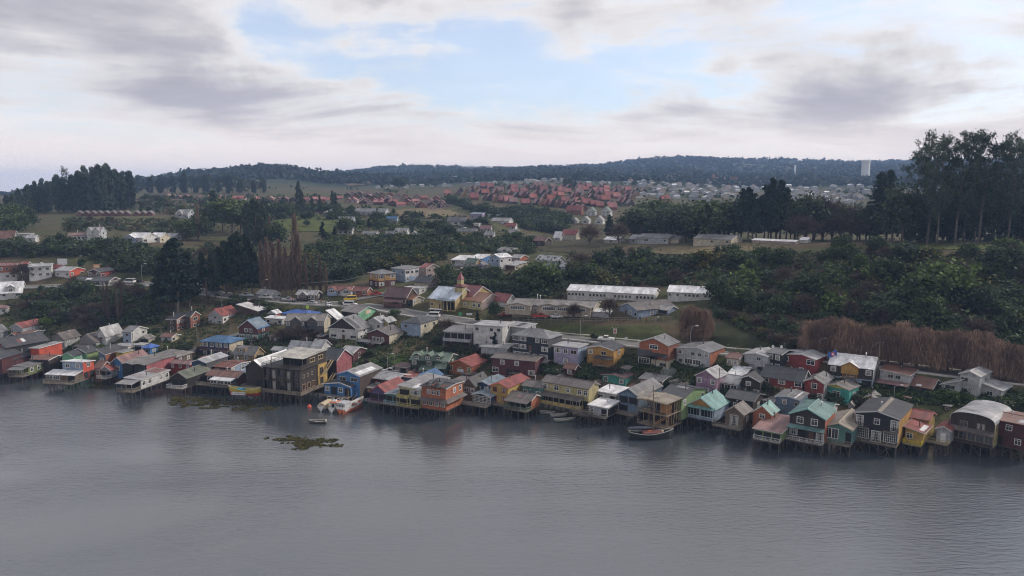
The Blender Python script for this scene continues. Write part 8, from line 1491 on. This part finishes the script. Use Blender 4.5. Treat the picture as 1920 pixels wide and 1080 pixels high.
# fences
def fence(pix, h, col, label, step=2.2, rails=2, yb=None):
    pts = [ground(*q) for q in pix]; o = empty('fence', pts[0]); tag(o, label, 'fence'); m = mat_wood('fence_paint', col, 0); pos = []
    for A, B in zip(pts, pts[1:]):
        n = max(1, int(np.linalg.norm(B[:2] - A[:2]) / step))
        for i in range(n): q = A + (B - A) * i / n; q[2] = on_land(q[0], q[1]); pos.append(q)
    pos.append(pts[-1]); me = MB(); me.bar((0, 0, -.3), (0, 0, h), .07); me = me.mesh('post', m)
    for q in pos: link('post', me, o, q - pts[0])
    for A, B in zip(pos, pos[1:]):
        for r_ in range(rails): a = MB(); z = h * (.95 - .5 * r_); a.bar(A - pts[0] + (0, 0, z), B - pts[0] + (0, 0, z), .05); a.build('rail', m, o)
fence([(962, 600), (1010, 602), (1070, 604), (1130, 604), (1200, 602), (1258, 601)], 1.4, (.25, .24, .22), 'grey school fence along the top of the grass bank', 2.0, 3); fence([(752, 412), (790, 414), (840, 416), (862, 415)], 1.2, (.5, .48, .45), 'white fence across the upper meadow', 4, 2); fence([(742, 420), (760, 430), (775, 436)], 1.2, (.5, .48, .45), 'white fence running down the meadow', 3, 2); fence([(775, 427), (786, 436), (812, 440), (830, 438)], 1.2, (.5, .48, .45), 'white fence bent around the meadow corner', 4, 2); fence([(1335, 460), (1375, 461), (1405, 461)], 1.3, (.2, .18, .15), 'dark picket fence before the long cream house', 1.6, 2); fence([(802, 392), (838, 393), (856, 394)], 1.2, (.5, .47, .45), 'pale fence at the right end of the hilltop estate', 4, 2); fence([(650, 690), (690, 680), (730, 668)], 1.1, (.16, .14, .12), 'dark wire fence across the green by the pink barn', 2.0, 2); fence([(1790, 462), (1840, 459), (1885, 460), (1920, 462)], 1.3, (.16, .14, .12), 'dark fence under the giant eucalyptus', 2.5, 2)
# people on the road
def person(px, py, coat, legs, label, rz=0):
    p = ground(px, py); p[2] = on_land(p[0], p[1]) + .15; a = MB(); n = 8
    el = lambda cx, cy, z, rx, ry: [(cx + rx * math.cos(2 * math.pi * i / n), cy + ry * math.sin(2 * math.pi * i / n), z) for i in range(n)]
    a.cur = 1
    for s in (-1, 1): a.loft([el(.10 * s, -.10 * s, 0, .07, .13), el(.10 * s, -.08 * s, .10, .06, .07), el(.10 * s, -.04 * s, .48, .075, .08), el(.09 * s, 0, .88, .10, .11)])
    a.cur = 0; a.loft([el(0, 0, .82, .18, .13), el(0, 0, 1.05, .17, .12), el(0, 0, 1.35, .22, .14), el(0, 0, 1.48, .16, .11), el(0, 0, 1.54, .06, .06)])
    for s in (-1, 1): a.loft([el(.24 * s, 0, 1.42, .06, .06), el(.27 * s, .03, 1.12, .05, .05), el(.26 * s, -.08, .84, .04, .04)])
    a.cur = 2; a.loft([el(0, 0, 1.50, .05, .05), el(0, -.01, 1.58, .085, .095), el(0, -.01, 1.67, .09, .105), el(0, 0, 1.76, .05, .06)])
    o = a.build('person', [mat_plain('coat_cloth', coat, .9), mat_plain('trouser_cloth', legs, .9), mat_plain('skin', (.38, .24, .17), .6)], None, p); o.rotation_euler[2] = R(rz); tag(o, label, 'person')
    h = MB(); h.loft([el(0, .01, 1.66, .10, .115), el(0, .01, 1.74, .08, .09), el(0, 0, 1.79, .03, .03)]); h.build('hair', mat_plain('dark_hair', (.02, .015, .012), .8), o)
for a in ((549, 568, (.35, .04, .04), (.03, .03, .04), 'person in a red jacket walking by the silver pickup', 40), (552, 571, (.05, .06, .12), (.02, .02, .03), 'person in dark blue just right of the red jacket', -60), (527, 568, (.03, .03, .035), (.03, .03, .03), 'person in black walking alone on the road', 100), (616, 572, (.02, .02, .02), (.05, .05, .06), 'person in black standing near the junction poles', 0), (590, 568, (.2, .2, .2), (.02, .02, .03), 'person in grey by the silver car at the junction', 20), (602, 568, (.25, .12, .06), (.03, .03, .03), 'person in brown at the bungalow hedge', 0), (1200, 603, (.05, .05, .1), (.03, .03, .03), 'person in navy in the school yard', 0), (1212, 604, (.3, .05, .05), (.03, .03, .03), 'person in red in the school yard', 50), (1234, 602, (.4, .4, .4), (.03, .03, .05), 'person in pale clothes at the right of the school yard', 0)): person(*a)

# ------------------------------------------------------------------ marsh grass at low tide, chimney smoke, haze
def marsh():
    pts, sz = [], []; rr = random.Random(9)
    def patch(cx, cy, rx, ry, n, lo=.18):
        for i in range(n):
            q, k = rr.uniform(0, 6.28), math.sqrt(rr.uniform(0, 1)); x, y = cx + rx * k * math.cos(q), cy + ry * k * math.sin(q); p = at_z(x, y, 0)
            if _hash_noise(np.array(p[0] / 1.9), np.array(p[1] / 1.3)) * (1.25 - .75 * k) + .25 * _hash_noise(np.array(p[0] / .6), np.array(p[1] / .6)) < .57: continue
            r = rr.uniform(.15, .5); pts.append(blob(10, (r, r, r * .35), p + (0, 0, .03), .2)); sz.append(np.full(10, .24))
    patch(400, 756, 85, 13, 2600); patch(470, 764, 60, 9, 900); patch(345, 748, 30, 8, 500); patch(545, 826, 54, 9, 1100); patch(570, 834, 48, 9, 1000); patch(610, 826, 25, 5, 200); patch(630, 836, 14, 4, 60); patch(190, 723, 32, 7, 700)
    V, F = cards(np.concatenate(pts), np.concatenate(sz)); tag(link('marsh_grass', np_mesh('marsh_grass', V, F, mat_leaf('marsh_grass_blade', (.085, .078, .030), (.190, .165, .065), .6))), 'olive marsh grass showing above the shallow water', 'grass', kind='stuff')
marsh()
def volume_mat(name, col, dens, aniso=0.0):
    m = bpy.data.materials.new(name); m.use_nodes = True; t = m.node_tree; t.nodes.clear(); v = t.nodes.new('ShaderNodeVolumePrincipled'); v.inputs['Color'].default_value = (*col, 1); v.inputs['Density'].default_value = dens; v.inputs['Anisotropy'].default_value = aniso; o = t.nodes.new('ShaderNodeOutputMaterial'); t.links.new(v.outputs[0], o.inputs['Volume']); return m
def haze():
    a = MB(); a.box(-6500, -220, -4.5, 6500, 6600, 218); tag(a.build('haze', volume_mat('thin_haze', (.40, .60, 1.0), HAZE, 0.0)), kind='stuff')
HAZE = 0.00016
haze()

def smoke(px, py, Y, rx, rz, dens, label):
    p = at(px, py, Y); a = MB(); n = 10; rings = [[(rx * k * math.cos(2 * math.pi * i / n) + z * .5, rx * k * .6 * math.sin(2 * math.pi * i / n), z * rz) for i in range(n)] for z, k in ((-1, .12), (-.7, .3), (-.2, .6), (.3, .95), (.7, .8), (.95, .3))]; a.loft(rings); tag(a.build('smoke', volume_mat('wood_smoke', (.8, .86, .95), dens), None, p), label, 'smoke', kind='stuff')
smoke(1252, 702, 200, 2.6, 2.2, .05, 'thin blue chimney smoke above the small orange cottage'); smoke(884, 315, 2300, 45, 14, .006, 'thin blue smoke drifting before the far wooded hill')
